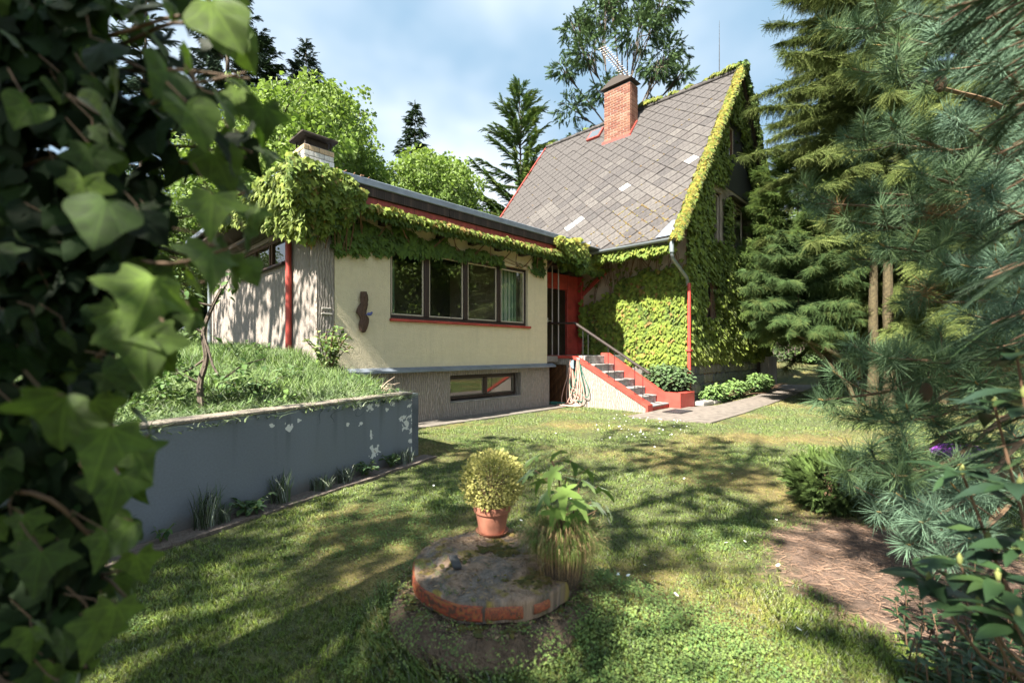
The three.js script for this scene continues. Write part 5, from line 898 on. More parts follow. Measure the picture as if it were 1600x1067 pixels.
// big trees of the same garden standing left of the view; their gaps let the sun through in patches
{
  const o = { fork: 4.5, trunk: 0.28, cols: LEAF.mid, size: 0.55, holes: 0.0, lobes: [[0, 8.6, 0, 2.2], [1.7, 7.4, 1.0, 1.9], [-1.6, 7.6, -1.2, 1.9], [0.5, 6.8, 2.0, 1.8], [0, 6.2, -2.0, 1.8]] };
  broadleaf('garden_tree', 'spreading garden tree whose leaves shade the left side of the lawn', 'tree', cr(-6.3, -2.8, 0), { ...o, seed: 451, thin: 0.5, dens: 13, holes: -0.02 });
  broadleaf('garden_tree', 'thin crowned garden tree throwing patchy shade before the steps', 'tree', cr(-2.6, 0.5, 0), { ...o, seed: 452, thin: 0.35, dens: 8, holes: 0.0 });
  broadleaf('garden_tree', 'garden tree that keeps the rhododendrons at the right edge in shade', 'tree', cr(-1.7, -3.9, 0), { fork: 4, trunk: 0.12, cols: LEAF.mid, size: 0.45, holes: -0.2, seed: 454, dens: 90, lobes: [[0, 6.6, 0, 0.75], [0.35, 5.7, 0.3, 0.65], [-0.3, 7.4, -0.3, 0.7]] });
  broadleaf('garden_tree', 'light garden tree dappling the combed side wall of the annex', 'tree', cr(-8.9, 6.3, 0.8), { ...o, seed: 453, dens: 10, holes: 0.0 });
}
{ // undergrowth that closes the view under the far trees
  seed(461); const lists = [[], []];
  for (let k = 0; k < 5200; k++) { const right = rnd() < 0.45, px = right ? rr(1180, 1720) : rr(-150, 800), d = right ? rr(25, 34) - 0.006 * (px - 1180) : rr(22, 34), b = baseAt(px, d, (right ? 0.2 : 1.2) + 2.4 * rnd() ** 1.4 * (0.6 + 0.8 * pn(px * 0.01, d * 0.2, 2))); lists[k % 2].push({ m: along(b, V(rr(-1, 1), 1, rr(-1, 1)), rr(0, 6), rr(0.35, 0.75)), c: mixC([0.04, 0.075, 0.02], [0.11, 0.17, 0.04], rnd(), rr(-0.2, 0.2)) }); }
  const g = new THREE.Group(); g.name = 'undergrowth'; g.userData = { kind: 'stuff', label: 'leafy undergrowth below the far trees', category: 'undergrowth' }; scene.add(g);
  CLUMP.forEach((c, i) => copies('undergrowth', c, treeMat, lists[i], g));
}

// ------------------------------------------------------------------ plants and things on the lawn, near to far
const leafStrip = (ll, lw, bend, fold, n = 4) => {   // pointed oval leaf, base at 0, tip along +y, face +z
  const pos = [], idx = [], uv = [];
  for (let i = 0; i <= n; i++) { const t = i / n, w = lw / 2 * Math.sin(Math.PI * Math.pow(t, 0.8)) + (i === 0 || i === n ? 0 : 0.004 * ll), y = ll * t, z = -bend * ll * t * t; for (const s of [-1, 0, 1]) { pos.push(s * w, y, z + (s ? fold * w : 0)); uv.push(s, t); } }
  for (let i = 0; i < n; i++) for (const k of [0, 1]) { const a = i * 3 + k; idx.push(a, a + 1, a + 3, a + 1, a + 4, a + 3); }
  const g = new THREE.BufferGeometry(); g.setAttribute('position', new THREE.Float32BufferAttribute(pos, 3)); g.setAttribute('uv', new THREE.Float32BufferAttribute(uv, 2)); g.setIndex(idx); g.computeVertexNormals(); return g;
};
const outward = (pos, dir, up, s) => { const y = dir.clone().normalize(), x = y.clone().cross(up).normalize(); return frameM(pos, x, y, x.clone().cross(y), s); };
const leafTint = (name, list, through = 0.35, o = {}) => list.map((c, i) => leafy(name + i, c, through, o));

// round well cover with its rusty red rim
const slabTop = 0.4, slabC = cr(-0.09, 2.42), SR = 0.415;
{
  const t = thing('well_cover', 'round mossy concrete well cover with an orange red rim', 'well cover', slabC), wob = (a, y) => 1 + 0.05 * pn(Math.cos(a) * 2, Math.sin(a) * 2, y * 3 + 4) + 0.03 * pn(Math.cos(a) * 6, Math.sin(a) * 6, y * 9);
  const round = (prof, n, lumps, noise, f0 = 0, f1 = 360) => { const g = new THREE.LatheGeometry(prof.map((p) => new THREE.Vector2(...p)), n, f0 * Math.PI / 180, (f1 - f0) * Math.PI / 180), p = g.attributes.position; for (let i = 0; i < p.count; i++) { const a = Math.atan2(p.getZ(i), p.getX(i)), k = 1 + lumps * (wob(a, lumps > 1 ? p.getY(i) : 0.4) - 1), r = Math.hypot(p.getX(i), p.getZ(i)); p.setXYZ(i, p.getX(i) * k, p.getY(i) + (r > 0.001 ? noise : 1 * noise) * (pn(p.getX(i) * 5, p.getZ(i) * 5, 2) + 0.5 * pn(p.getX(i) * 14, p.getZ(i) * 14, 7)), p.getZ(i) * k); } g.computeVertexNormals(); g.translate(slabC.x, 0, slabC.z); return g; };
  part('base', round([[0, 0.27], [0.35, 0.28], [0.46, 0.285], [0.51, 0.265], [0.54, 0.2], [0.55, 0.1], [0.58, -0.08]], 64, 1.2, 0.05), std('mossy_earth', [0.16, 0.11, 0.075], { map: scaled(T.mottle, 0.12, 1), bumpMap: scaled(T.grain, 0.1, 1), bumpScale: 0.03, roughness: 1 }), t);
  const rimMap = tex(256, 32, (u, v) => { const n = loopy(u, v * 0.3, 40, 5, 3), c = n > 0.08 ? [0.3, 0.11, 0.035] : n < -0.08 ? [0.1, 0.045, 0.028] : [0.3, 0.055, 0.028]; return c.map((k) => L2S(k * (0.85 + 0.4 * loopy(u, v, 30, 3, 9)))); }, true);
  const rimM = std('rusty_red_rim', [1, 1, 1], { map: rimMap, roughness: 0.7, side: THREE.DoubleSide });
  for (const [f0, f1, y0, y1] of [[-165, -51, 0.312, 0.384], [-49.5, -27, 0.318, 0.378], [-20, -8, 0.325, 0.37]]) part('rim', round([[SR - 0.012, y0], [SR + 0.006, y0 + 0.002], [SR + 0.013, y0 + 0.012], [SR + 0.012, y1 - 0.008], [SR + 0.002, y1]], Math.max(4, Math.round((f1 - f0) / 4)), 0.6, 0.012, f0, f1), rimM, t);
  const top = tex(512, 512, (u, v) => { const a = loopy(u, v, 5, 5, 2), b = loopy(u, v, 9, 4, 12), c = loopy(u, v, 24, 3, 5); const mx = (p, q, w) => p.map((x, i) => lerp(x, q[i], w)); let k = mx([0.24, 0.165, 0.115], [0.13, 0.11, 0.095], smooth(0, 0.2, a)); k = mx(k, [0.3, 0.225, 0.155], smooth(-0.1, -0.3, a)); k = mx(k, [0.2, 0.15, 0.04], smooth(0.02, 0.16, b)); k = mx(k, [0.12, 0.125, 0.035], smooth(0.18, 0.32, b)); return k.map((x) => L2S(clamp(x * (1 + 1.1 * c)))); }, true);
  const tg = new THREE.CircleGeometry(SR - 0.006, 72, 0, 6.2832); const rings = [[0, 0.41]]; for (let i = 1; i <= 12; i++) rings.push([(SR + 0.001) * i / 12, 0.408 - 0.012 * (i / 12) ** 4]); rings.push([SR + 0.004, 0.375], [SR - 0.002, 0.3]); void tg;
  const lid = round(rings, 72, 0.6, 0.022), lp = lid.attributes.position, luv = lid.attributes.uv; for (let i = 0; i < lp.count; i++) luv.setXY(i, lp.getX(i) / 0.9, lp.getZ(i) / 0.9);
  part('lid', lid, std('weathered_mossy_lid', [1, 1, 1], { map: top, bumpMap: scaled(T.grain, 0.25), bumpScale: 0.012, roughness: 1, side: THREE.DoubleSide }), t);
  // moss cushions, litter, a flake of slate
  seed(501); const cush = [], lit = [], ico = new THREE.IcosahedronGeometry(1, 2);
  for (let k = 0; k < 420; k++) { const cl = Math.floor(k / 30), a = cl * 2.4 + rr(-0.3, 0.3) + (rnd() < 0.1 ? rr(-2, 2) : 0), r = SR * clamp(0.25 + 0.7 * ((cl * 0.618) % 1) + rr(-0.16, 0.16), 0.05, 0.97), s = rr(0.005, 0.016), low = rnd() < 0.35, R = low ? rr(0.43, 0.5) : r; cush.push({ m: along(V(slabC.x + Math.cos(a) * R, low ? 0.3 : 0.4, slabC.z + Math.sin(a) * R), V(rr(-0.2, 0.2), 1, rr(-0.2, 0.2)), a, V(s * rr(1, 1.8), s * 0.35, s * rr(1, 1.6))), c: mixC([0.22, 0.17, 0.03], [0.1, 0.12, 0.025], rnd(), rr(-0.2, 0.2)) }); }
  copies('moss', ico, std('moss_cushion', [1, 1, 1], { roughness: 1, bumpMap: scaled(T.grain, 0.3), bumpScale: 0.02 }), cush, t);
  const chip = new THREE.BufferGeometry(); chip.setAttribute('position', new THREE.Float32BufferAttribute([-0.5, 0, 0, 0.5, 0.03, 0.06, 0.1, 0.08, 0.2, -0.5, 0, 0, 0.1, 0.02, -0.16, 0.5, 0.03, 0.06], 3)); chip.computeVertexNormals();
  for (let k = 0; k < 2600; k++) { const a = rr(0, 6.283), r = 0.5 * Math.sqrt(rnd()), y = r > SR ? 0.295 : 0.405 + 0.022 * pn(Math.cos(a) * r * 5, Math.sin(a) * r * 5, 2); lit.push({ m: along(V(slabC.x + Math.cos(a) * r, y + 0.003, slabC.z + Math.sin(a) * r), V(rr(-0.4, 0.4), 1, rr(-0.4, 0.4)), rr(0, 6), rr(0.008, 0.028)), c: mixC([0.3, 0.21, 0.12], [0.09, 0.055, 0.035], rnd() ** 0.8, rr(-0.2, 0.2)) }); }
  copies('plant_litter', chip, std('dry_litter', [1, 1, 1], { side: THREE.DoubleSide }), lit, t);
  const f = sight(711, 873, 2.34); part('slate_flake', cbox(0.13, 0.018, 0.045, 0.004).applyMatrix4(along(V(f.x, 0.425, f.z), V(0.15, 1, 0.1), 0.5, 1)), std('slate_flake', [0.04, 0.042, 0.045]), t);
}
{ // low tufts and weeds rooted on and round the cover
  const g = new THREE.Group(); g.name = 'weed_grass'; g.userData = { kind: 'stuff', label: 'short grass and weeds growing on and round the well cover', category: 'weeds' }; scene.add(g);
  seed(505); const tf = bladeTuft(14, 0.35, 0.035, 0.7, 506), l = [], cl = [];
  for (let k = 0; k < 420; k++) { const a = rr(0, 6.283), on = rnd() < 0.22, r = on ? SR * Math.sqrt(rnd()) : rr(0.5, 0.68), s = on ? rr(0.02, 0.05) : rr(0.05, 0.12); l.push({ m: along(V(slabC.x + Math.cos(a) * r, on ? 0.4 : 0.14, slabC.z + Math.sin(a) * r), V(rr(-0.3, 0.3), 1, rr(-0.3, 0.3)), a, s), c: mixC(GR.lush, rnd() < 0.4 ? GR.dry : GR.green, rnd()) }); }
  copies('grass_tufts', tf, grassMat, l, g);
  const wp = coverPatch(13, 507); for (let k = 0; k < 420; k++) { const a = rr(0, 6.283), q = rnd(), r = lerp(0.44, 0.66, q), s = rr(0.025, 0.05); if (pn(a * 2.2, 3) < -0.12) continue; cl.push({ m: along(V(slabC.x + Math.cos(a) * r, lerp(0.29, 0.17, q * q), slabC.z + Math.sin(a) * r), V(Math.cos(a) * q, 1, Math.sin(a) * q), rr(0, 6), V(s, s * rr(0.8, 1.5), s)), c: mixC([0.07, 0.14, 0.035], [0.2, 0.25, 0.07], rnd(), rr(-0.2, 0.2)) }); }
  copies('low_weeds', wp, leafy('low_weed_leaf', [1, 1, 1], 0.3), cl, g);
}
{ // terracotta pot with a clipped yellow green shrub
  const b = cr(-0.12, 2.76, 0.405), t = thing('potted_shrub', 'terracotta pot with a round yellow green shrub on the well cover', 'potted plant', b), L = (p, n = 40) => new THREE.LatheGeometry(p.map((q) => new THREE.Vector2(...q)), n).translate(b.x, b.y, b.z), terra = std('terracotta', [0.42, 0.17, 0.11], { roughness: 0.75, map: scaled(T.blot, 0.5), side: THREE.DoubleSide });
  part('saucer', L([[0, 0.004], [0.085, 0.004], [0.1, 0.022], [0.094, 0.022], [0.082, 0.01], [0, 0.01]]), terra, t);
  part('pot', L([[0, 0.012], [0.076, 0.012], [0.08, 0.02], [0.1, 0.135], [0.11, 0.137], [0.113, 0.175], [0.107, 0.178], [0.1, 0.165]]), terra, t);
  part('soil', L([[0, 0.158], [0.099, 0.156]]), M.soil, t);
  seed(511); const l = [], leaf = leafStrip(1, 0.62, 0.25, 0.3, 2), stems = [], c0 = b.clone().add(V(0, 0.31, 0));
  for (let k = 0; k < 46; k++) { const d = rv(); d.y = Math.abs(d.y) * 1.1 + 0.05; const e = c0.clone().add(V(d.x * 0.16, d.y * 0.14 - 0.04, d.z * 0.16)); stems.push(tube([b.clone().add(V(d.x * 0.03, 0.15, d.z * 0.03)), b.clone().lerp(e, 0.55).add(V(d.x * 0.02, 0.07, d.z * 0.02)), e], [0.0035, 0.0025, 0.0015], 4, false)); }
  part('stems', stems, M.twig, t, 'stuff');
  for (let k = 0; k < 4200; k++) { const v = rv(), lump = 1 + 0.14 * fbm(v.x * 3, v.y * 3, v.z * 3, 3), r = 0.195 * lump * Math.pow(rr(0.25, 1), 0.4), p = c0.clone().add(V(v.x * r, v.y * r * 0.9 + 0.01, v.z * r)); if (p.y < b.y + 0.15) continue; const d = v.clone().add(rv().multiplyScalar(0.8)).add(V(0, 0.4, 0)); l.push({ m: along(p, d, rr(0, 6.3), rr(0.015, 0.026)), c: mixC([0.2, 0.23, 0.04], [0.52, 0.47, 0.17], clamp(r / 0.22 * 0.75 + rr(-0.3, 0.25)), rr(-0.15, 0.15)) }); }
  copies('leaves', leaf, leafy('box_leaf', [1, 1, 1], 0.35), l, t);
}
// maple seedling, its leaves each their own
const MAPLE = (() => { const half = [[0, 0.3]], R = [[150, 0.34, 0.16], [112, 0.52, 0.26], [62, 0.74, 0.36], [22, 0.66, 0.4]], out = []; for (const [deg, r, notch] of [[158, 0.3, 0.2], [118, 0.55, 0.24], [64, 0.8, 0.36]]) { const P = (d, q) => [Math.sin((180 - d) * Math.PI / 180) * 0 + Math.sin(d * Math.PI / 180) * q, -Math.cos(d * Math.PI / 180) * q]; out.push(P(deg + 16, r * 0.62), P(deg + 10, r * 0.8), P(deg, r), P(deg - 9, r * 0.74), P(deg - 16, r * 0.66), P(deg - 26, notch)); } void R; return [...half, ...out, [0.12, -0.62], [0.1, -0.78], [0, -1]]; })();
{
  const b = cr(0.25, 2.33, 0.55), t = thing('maple_seedling', 'young maple seedling with broad lobed leaves rising from the grass tuft', 'seedling', b), geos = [lobed(MAPLE, 0.12, 0.25, [0, 0.05]), lobed(MAPLE, 0.25, 0.45, [0, 0.05]), lobed(MAPLE, 0.05, 0.6, [0, 0.05])], mats = leafTint('maple_leaf', [[0.13, 0.22, 0.035], [0.17, 0.27, 0.05], [0.1, 0.18, 0.04]], 0.45);
  seed(521); const stem1 = [b.clone(), b.clone().add(V(0.01, 0.14, -0.01)), sight(872, 742, 2.36), sight(862, 720, 2.38)], stem2 = [b.clone(), sight(900, 790, 2.33), sight(905, 762, 2.33)];
  part('stem', tube(curve(stem1, 10), 0.005, 6), M.twig, t); part('stem', tube(curve(stem2, 10), 0.004, 6), M.twig, t);
  const spots = [[838, 712, 2.45, 0.13], [872, 706, 2.42, 0.12], [828, 738, 2.4, 0.12], [865, 735, 2.28, 0.13], [895, 722, 2.45, 0.12], [852, 770, 2.3, 0.13], [880, 765, 2.22, 0.14], [915, 752, 2.36, 0.12], [940, 762, 2.42, 0.12], [905, 785, 2.24, 0.12], [932, 788, 2.35, 0.12], [868, 798, 2.25, 0.11], [895, 808, 2.28, 0.11], [950, 795, 2.4, 0.1], [845, 750, 2.45, 0.1], [920, 735, 2.5, 0.1], [885, 745, 2.4, 0.11]];
  for (const [px, py, d, s] of spots) { const p = sight(px, py, d), ax = sight(882, py + 12, 2.34), away = p.clone().sub(ax).setY(0).normalize(), tip = away.multiplyScalar(0.9).add(V(0, rr(-0.75, -0.3), 0)).addScaledVector(rv(), 0.2), n = V(0, 1, 0).addScaledVector(rv(), 0.35).addScaledVector(away, 0.4), y = tip.normalize().negate(), x = y.clone().cross(n).normalize(), o = pieceAt('leaf', pick(geos), pick(mats), t, frameM(p, x, y, x.clone().cross(y), s * 0.95)); void o; part('leaf_stalk', tube([p.clone().addScaledVector(y, s * 0.25), p.clone().lerp(ax, 0.5).add(V(0, -0.015, 0)), ax.clone().add(V(0, 0.015, 0))], 0.0018, 4, false), M.twig, t); }
}
{ // grass tussock with a skirt of dead blades
  const b = cr(0.25, 2.3, 0.36), t = thing('grass_tussock', 'green grass tussock with a brown hanging skirt beside the pot', 'grass tussock', b); seed(531);
  const core = new THREE.SphereGeometry(0.105, 16, 10); core.scale(1, 1.05, 1); core.translate(b.x, b.y + 0.05, b.z); part('root_ball', core, M.soil, t);
  const blade = (() => { const pos = [], P = (s) => [0, s * (1 - 0.0 * s), 0]; void P; for (let i = 0; i < 5; i++) { const w = (q) => 0.5 * (1 - q * 0.9), c = (q) => [0.42 * Math.sin(q * 2.4), 1.0 * (q - 1.15 * q * q)], a = i / 5, e = (i + 1) / 5, A = c(a), B = c(e); pos.push(A[0], A[1], -w(a), A[0], A[1], w(a), B[0], B[1], w(e), A[0], A[1], -w(a), B[0], B[1], w(e), B[0], B[1], -w(e)); } const g = new THREE.BufferGeometry(); g.setAttribute('position', new THREE.Float32BufferAttribute(pos, 3)); g.computeVertexNormals(); return g; })();
  const dead = [], green = [];
  for (let k = 0; k < 950; k++) { const a = rr(0, 6.283), L = rr(0.22, 0.42), r = rr(0.03, 0.125), p = V(b.x + Math.cos(a) * r, b.y + 0.16 - r * 0.3 + rr(-0.02, 0.03), b.z + Math.sin(a) * r), x = V(Math.cos(a + rr(-0.4, 0.4)), 0, Math.sin(a + rr(-0.4, 0.4))), y = V(0, 1, 0), z = x.clone().cross(y), m = new THREE.Matrix4().makeBasis(x, y, z); m.scale(V(L * rr(0.3, 0.95), L * rr(0.7, 1.9), 0.0042)); dead.push({ m: m.setPosition(p), c: mixC([0.4, 0.28, 0.14], [0.2, 0.12, 0.065], rnd(), rr(-0.2, 0.2)) }); }
  for (let k = 0; k < 1100; k++) { const a = rr(0, 6.283), r = 0.15 * Math.sqrt(rnd()), L = rr(0.16, 0.36), x = V(Math.cos(a + rr(-0.8, 0.8)), rr(0.2, 1.4), Math.sin(a + rr(-0.8, 0.8))).normalize(), up = V(0, 1, 0), z = x.clone().cross(up).normalize(), y = z.clone().cross(x), m = new THREE.Matrix4().makeBasis(x, y, z); m.scale(V(L, L * rr(0.5, 1.1), 0.0045)); green.push({ m: m.setPosition(V(b.x + Math.cos(a) * r, b.y + 0.15, b.z + Math.sin(a) * r)), c: mixC([0.1, 0.19, 0.03], [0.24, 0.27, 0.07], rnd(), rr(-0.2, 0.2)) }); }
  copies('dead_blades', blade, leafy('dead_blade', [1, 1, 1], 0.25), dead, t); copies('green_blades', blade, leafy('green_blade', [1, 1, 1], 0.35), green, t);
}
// small broad-leaved weeds
const OVAL = [leafStrip(1, 0.62, 0.35, 0.22, 4), leafStrip(1, 0.5, 0.5, 0.3, 4)];
function weed(label, base, h, R, n, size, cols, sd, o = {}) {
  const t = thing(o.name ?? 'leafy_weed', label, o.category ?? 'weed', base); seed(sd); const mats = leafTint((o.name ?? 'weed') + sd, cols, 0.38), stems = [], k0 = o.stems ?? 5;
  for (let s = 0; s < k0; s++) {
    const a = rr(0, 6.283), e = base.clone().add(V(Math.cos(a) * R * rr(0.3, 0.9), h * rr(0.6, 1), Math.sin(a) * R * rr(0.3, 0.9))), m = base.clone().lerp(e, 0.5).add(V(0, h * 0.12, 0)), c = new THREE.CatmullRomCurve3([base, m, e]); stems.push(tube(c.getPoints(6), o.thick ?? 0.004, 5));
    for (let i = 0; i < n / k0; i++) { const q = rr(0.25, 1), p = c.getPoint(q), d = rv().setY(rr(-0.25, 0.6)).normalize(); pieceAt('leaf', pick(OVAL), pick(mats), t, outward(p, d, V(0, 1, 0).addScaledVector(rv(), 0.35), size * rr(0.6, 1.2))); }
  }
  part('stems', stems, o.stemMat ?? leafy('weed_stem' + sd, [0.09, 0.13, 0.03], 0), t, 'stuff');
  return t;
}
const WG = [[0.06, 0.13, 0.03], [0.09, 0.17, 0.04], [0.12, 0.2, 0.045]], WD = [[0.035, 0.085, 0.025], [0.055, 0.115, 0.03], [0.075, 0.14, 0.035]];
weed('leafy weed before the well cover, the middle of its low plants', onGround(765, 1045, 0.05), 0.12, 0.12, 14, 0.1, WG, 541, { stems: 4 });
weed('two small lobed weed leaves under the left side of the red rim', onGround(668, 995, 0.08), 0.12, 0.08, 8, 0.075, WD, 542, { stems: 3 });
weed('leafy weed right of the red rim in the clover', onGround(850, 1020, 0.1), 0.1, 0.1, 10, 0.085, WG, 543, { stems: 4 });
// plants along the foot of the retaining wall
const foot = (px, n = 0.1) => { const q = (px - 800) / FPX, dx = q * SA + CA, dz = q * CA - SA, o = WALL_A.clone().addScaledVector(WALL_N, n), k = ((o.x - EYE.x) * WALL_N.x + (o.z - EYE.z) * WALL_N.z) / (dx * WALL_N.x + dz * WALL_N.z); return V(EYE.x + dx * k, 0.02, EYE.z + dz * k); };
weed('bushy dark weed at the middle of the retaining wall foot', foot(385), 0.16, 0.24, 64, 0.085, WD, 551, { stems: 9 });
weed('dark leafy weed near the free end of the retaining wall', foot(572), 0.18, 0.22, 56, 0.08, WD, 552, { stems: 8 });
weed('smaller leafy weed beside the free end of the retaining wall', foot(610), 0.22, 0.2, 44, 0.075, WD, 553, { stems: 7 });
weed('tiny weed at the left part of the retaining wall foot', foot(250), 0.12, 0.1, 20, 0.05, WD, 554, { stems: 4 });
{
  const tall = bladeTuft(34, 0.13, 0.014, 0.16, 561);
  for (const [px, h, label] of [[320, 0.42, 'tall thin grass clump against the left part of the retaining wall'], [345, 0.24, 'short grass clump right of the tallest wall grass'], [437, 0.4, 'tall thin grass clump against the middle of the retaining wall'], [500, 0.2, 'short grass clump between two wall weeds'], [535, 0.22, 'short grass clump left of the dark wall weed'], [632, 0.26, 'grass clump at the corner of the retaining wall']]) { const t = thing('grass_clump', label, 'grass clump', foot(px, 0.06)); seed(560 + px); const l = []; for (let k = 0; k < 3; k++) l.push({ m: along(foot(px + rr(-9, 9), 0.06 + rr(0, 0.06)), V(rr(-0.1, 0.1), 1, rr(-0.1, 0.1)), rr(0, 6), V(0.6, h * rr(0.75, 1), 0.6)), c: mixC([0.055, 0.11, 0.03], [0.1, 0.16, 0.05], rnd()) }); copies('blades', tall, grassMat, l, t); }
}
// ------------------------------------------------------------------ terrace
{
  const g = new THREE.Group(); g.name = 'terrace_grass'; g.userData = { kind: 'stuff', label: 'tall unmown grass on the terrace behind the retaining wall', category: 'grass' }; scene.add(g);
  const tf = [bladeTuft(16, 0.3, 0.03, 0.45, 571), bladeTuft(14, 0.4, 0.03, 0.8, 572)], l = [[], []]; seed(573);
  for (let k = 0; k < 12000; k++) { const x = -6.75 - 9 * rnd() ** 1.2, back = 0.04 + 9 * rnd() ** 1.5, z = WALL_A.z + (x - WALL_A.x) / WALL_DIR.x * WALL_DIR.z - back; if (z < -2.5 && x > -6.95) continue; const n = fbm(x * 0.9, z * 0.9, 5), h = (0.14 + 0.3 * smooth(0.15, 1.2, back)) * (0.8 + 0.7 * n) * rr(0.6, 1.2); if (back < 0.35 && rnd() < 0.6) continue; l[k % 2].push({ m: along(V(x, terraceY(x, z) - 0.01, z), V(rr(-0.2, 0.2), 1, rr(-0.2, 0.2)), rr(0, 6.3), V(0.35, Math.max(0.08, h), 0.35)), c: mixC([0.07, 0.15, 0.03], [0.16, 0.24, 0.05], rnd(), rr(-0.2, 0.2)) }); }
  tf.forEach((q, i) => copies('grass', q, grassMat, l[i], g));
  const wl = [], broad = coverPatch(12, 574); for (let k = 0; k < 520; k++) { const x = -6.8 - 6 * rnd() ** 1.2, back = 0.1 + 4.2 * rnd() ** 1.3, z = WALL_A.z + (x - WALL_A.x) / WALL_DIR.x * WALL_DIR.z - back; if (z < -2.4 && x > -7.1) continue; if (pn(x * 1.1, z * 1.1, 6) < 0.02) continue; const s = rr(0.08, 0.16); wl.push({ m: along(V(x, terraceY(x, z) + rr(0.02, 0.16), z), V(rr(-0.3, 0.3), 1, rr(-0.3, 0.3)), rr(0, 6), V(s, s * rr(0.8, 1.8), s)), c: mixC([0.06, 0.13, 0.03], [0.16, 0.25, 0.055], rnd(), rr(-0.2, 0.2)) }); }
  copies('weeds', broad, leafy('terrace_weed', [1, 1, 1], 0.3), wl, g);
}
const onTerrace = (px, d) => { const p = baseAt(px, d, 0); p.y = terraceY(p.x, p.z); return p; };
weed('twiggy green shrub on the terrace before the annex corner', onTerrace(512, 7.4), 0.9, 0.66, 270, 0.115, [[0.09, 0.17, 0.03], [0.14, 0.22, 0.04], [0.19, 0.26, 0.06]], 581, { name: 'terrace_shrub', category: 'shrub', stems: 16, thick: 0.007, stemMat: M.twig });
weed('low bush spilling over the left part of the retaining wall', onTerrace(395, 5.3), 0.34, 0.42, 110, 0.085, [[0.06, 0.13, 0.03], [0.1, 0.18, 0.04], [0.13, 0.21, 0.06]], 582, { name: 'terrace_shrub', category: 'shrub', stems: 12, stemMat: M.twig });
weed('rank green weed at the left end of the terrace grass', onTerrace(262, 4.6), 0.4, 0.45, 120, 0.085, WG, 583, { name: 'terrace_shrub', category: 'shrub', stems: 12 });
weed('bright broad leaved seedling at the end of the terrace by the ledge', onTerrace(578, 6.75), 0.2, 0.26, 34, 0.12, [[0.13, 0.22, 0.04], [0.17, 0.26, 0.05]], 584, { stems: 7 });
weed('leafy weed at the very end of the terrace', onTerrace(618, 6.5), 0.1, 0.12, 14, 0.08, WG, 585, { stems: 4 });
weed('tall soft weed in the middle of the terrace grass', onTerrace(450, 6.1), 0.42, 0.3, 60, 0.09, WG, 586, { name: 'terrace_shrub', category: 'shrub', stems: 9 });
weed('tall soft weed right of the crooked sapling', onTerrace(352, 4.95), 0.45, 0.34, 70, 0.085, WG, 587, { name: 'terrace_shrub', category: 'shrub', stems: 9 });
weed('leafy weed behind the crooked sapling towards the side wall', onTerrace(375, 7.2), 0.5, 0.5, 80, 0.1, WG, 588, { name: 'terrace_shrub', category: 'shrub', stems: 10 });
{ // thin crooked tree on the terrace
  const b = onTerrace(316, 4.55), t = thing('crooked_sapling', 'thin crooked sapling leaning on the terrace by the retaining wall', 'sapling', b); seed(591);
  const P = [b, sight(312, 600, 4.6), sight(322, 560, 4.62), sight(317, 520, 4.66), sight(332, 478, 4.7), sight(345, 452, 4.72)], mats = leafTint('sapling_leaf', WG, 0.4);
  part('trunk', tube(curve(P, 16), P.length ? [...Array(17)].map((_, i) => 0.034 - i * 0.0012) : 0.03, 7), M.bark, t);
  for (const [q, pts] of [[1, [[268, 572, 4.5], [262, 545, 4.5], [262, 500, 4.5]]], [2, [[290, 580, 4.6], [250, 590, 4.6]]], [3, [[345, 590, 4.5], [380, 570, 4.5], [415, 560, 4.6]]], [4, [[300, 470, 4.6], [270, 440, 4.6], [240, 425, 4.6]]], [4, [[350, 450, 4.8], [365, 420, 4.8]]], [3, [[290, 505, 4.6], [255, 480, 4.6]]]]) {
    const c = new THREE.CatmullRomCurve3([P[q], ...pts.map((p) => sight(...p))]); part('branch', tube(c.getPoints(10), [...Array(11)].map((_, i) => 0.014 - i * 0.001), 5), M.bark, t);
    for (let i = 0; i < 36; i++) { const p = c.getPoint(rr(0.3, 1)).addScaledVector(rv(), 0.08), d = rv().setY(rr(-0.5, 0.3)); pieceAt('leaf', pick(OVAL), pick(mats), t, outward(p, d, V(0, 1, 0).addScaledVector(rv(), 0.4), rr(0.055, 0.1))); }
  }
}
{ // dry twigs lying on the end of the wall
  const b = V(-6.85, 0.93, -0.05), t = thing('dry_branch', 'bleached dry branch lying on the end of the retaining wall', 'branch', b), m = std('bleached_wood', [0.42, 0.33, 0.25]); seed(595);
  for (let k = 0; k < 9; k++) { const a = sight(596 + rr(-6, 6), 612, 6.5), e = sight(rr(596, 632), rr(588, 612), 6.5 + rr(-0.2, 0.2)); part('twig', tube(curve([a, a.clone().lerp(e, 0.5).add(V(rr(-0.04, 0.04), rr(0, 0.07), rr(-0.04, 0.04))), e], 6), [0.009, 0.008, 0.007, 0.006, 0.005, 0.004, 0.003], 5), m, t); }
}

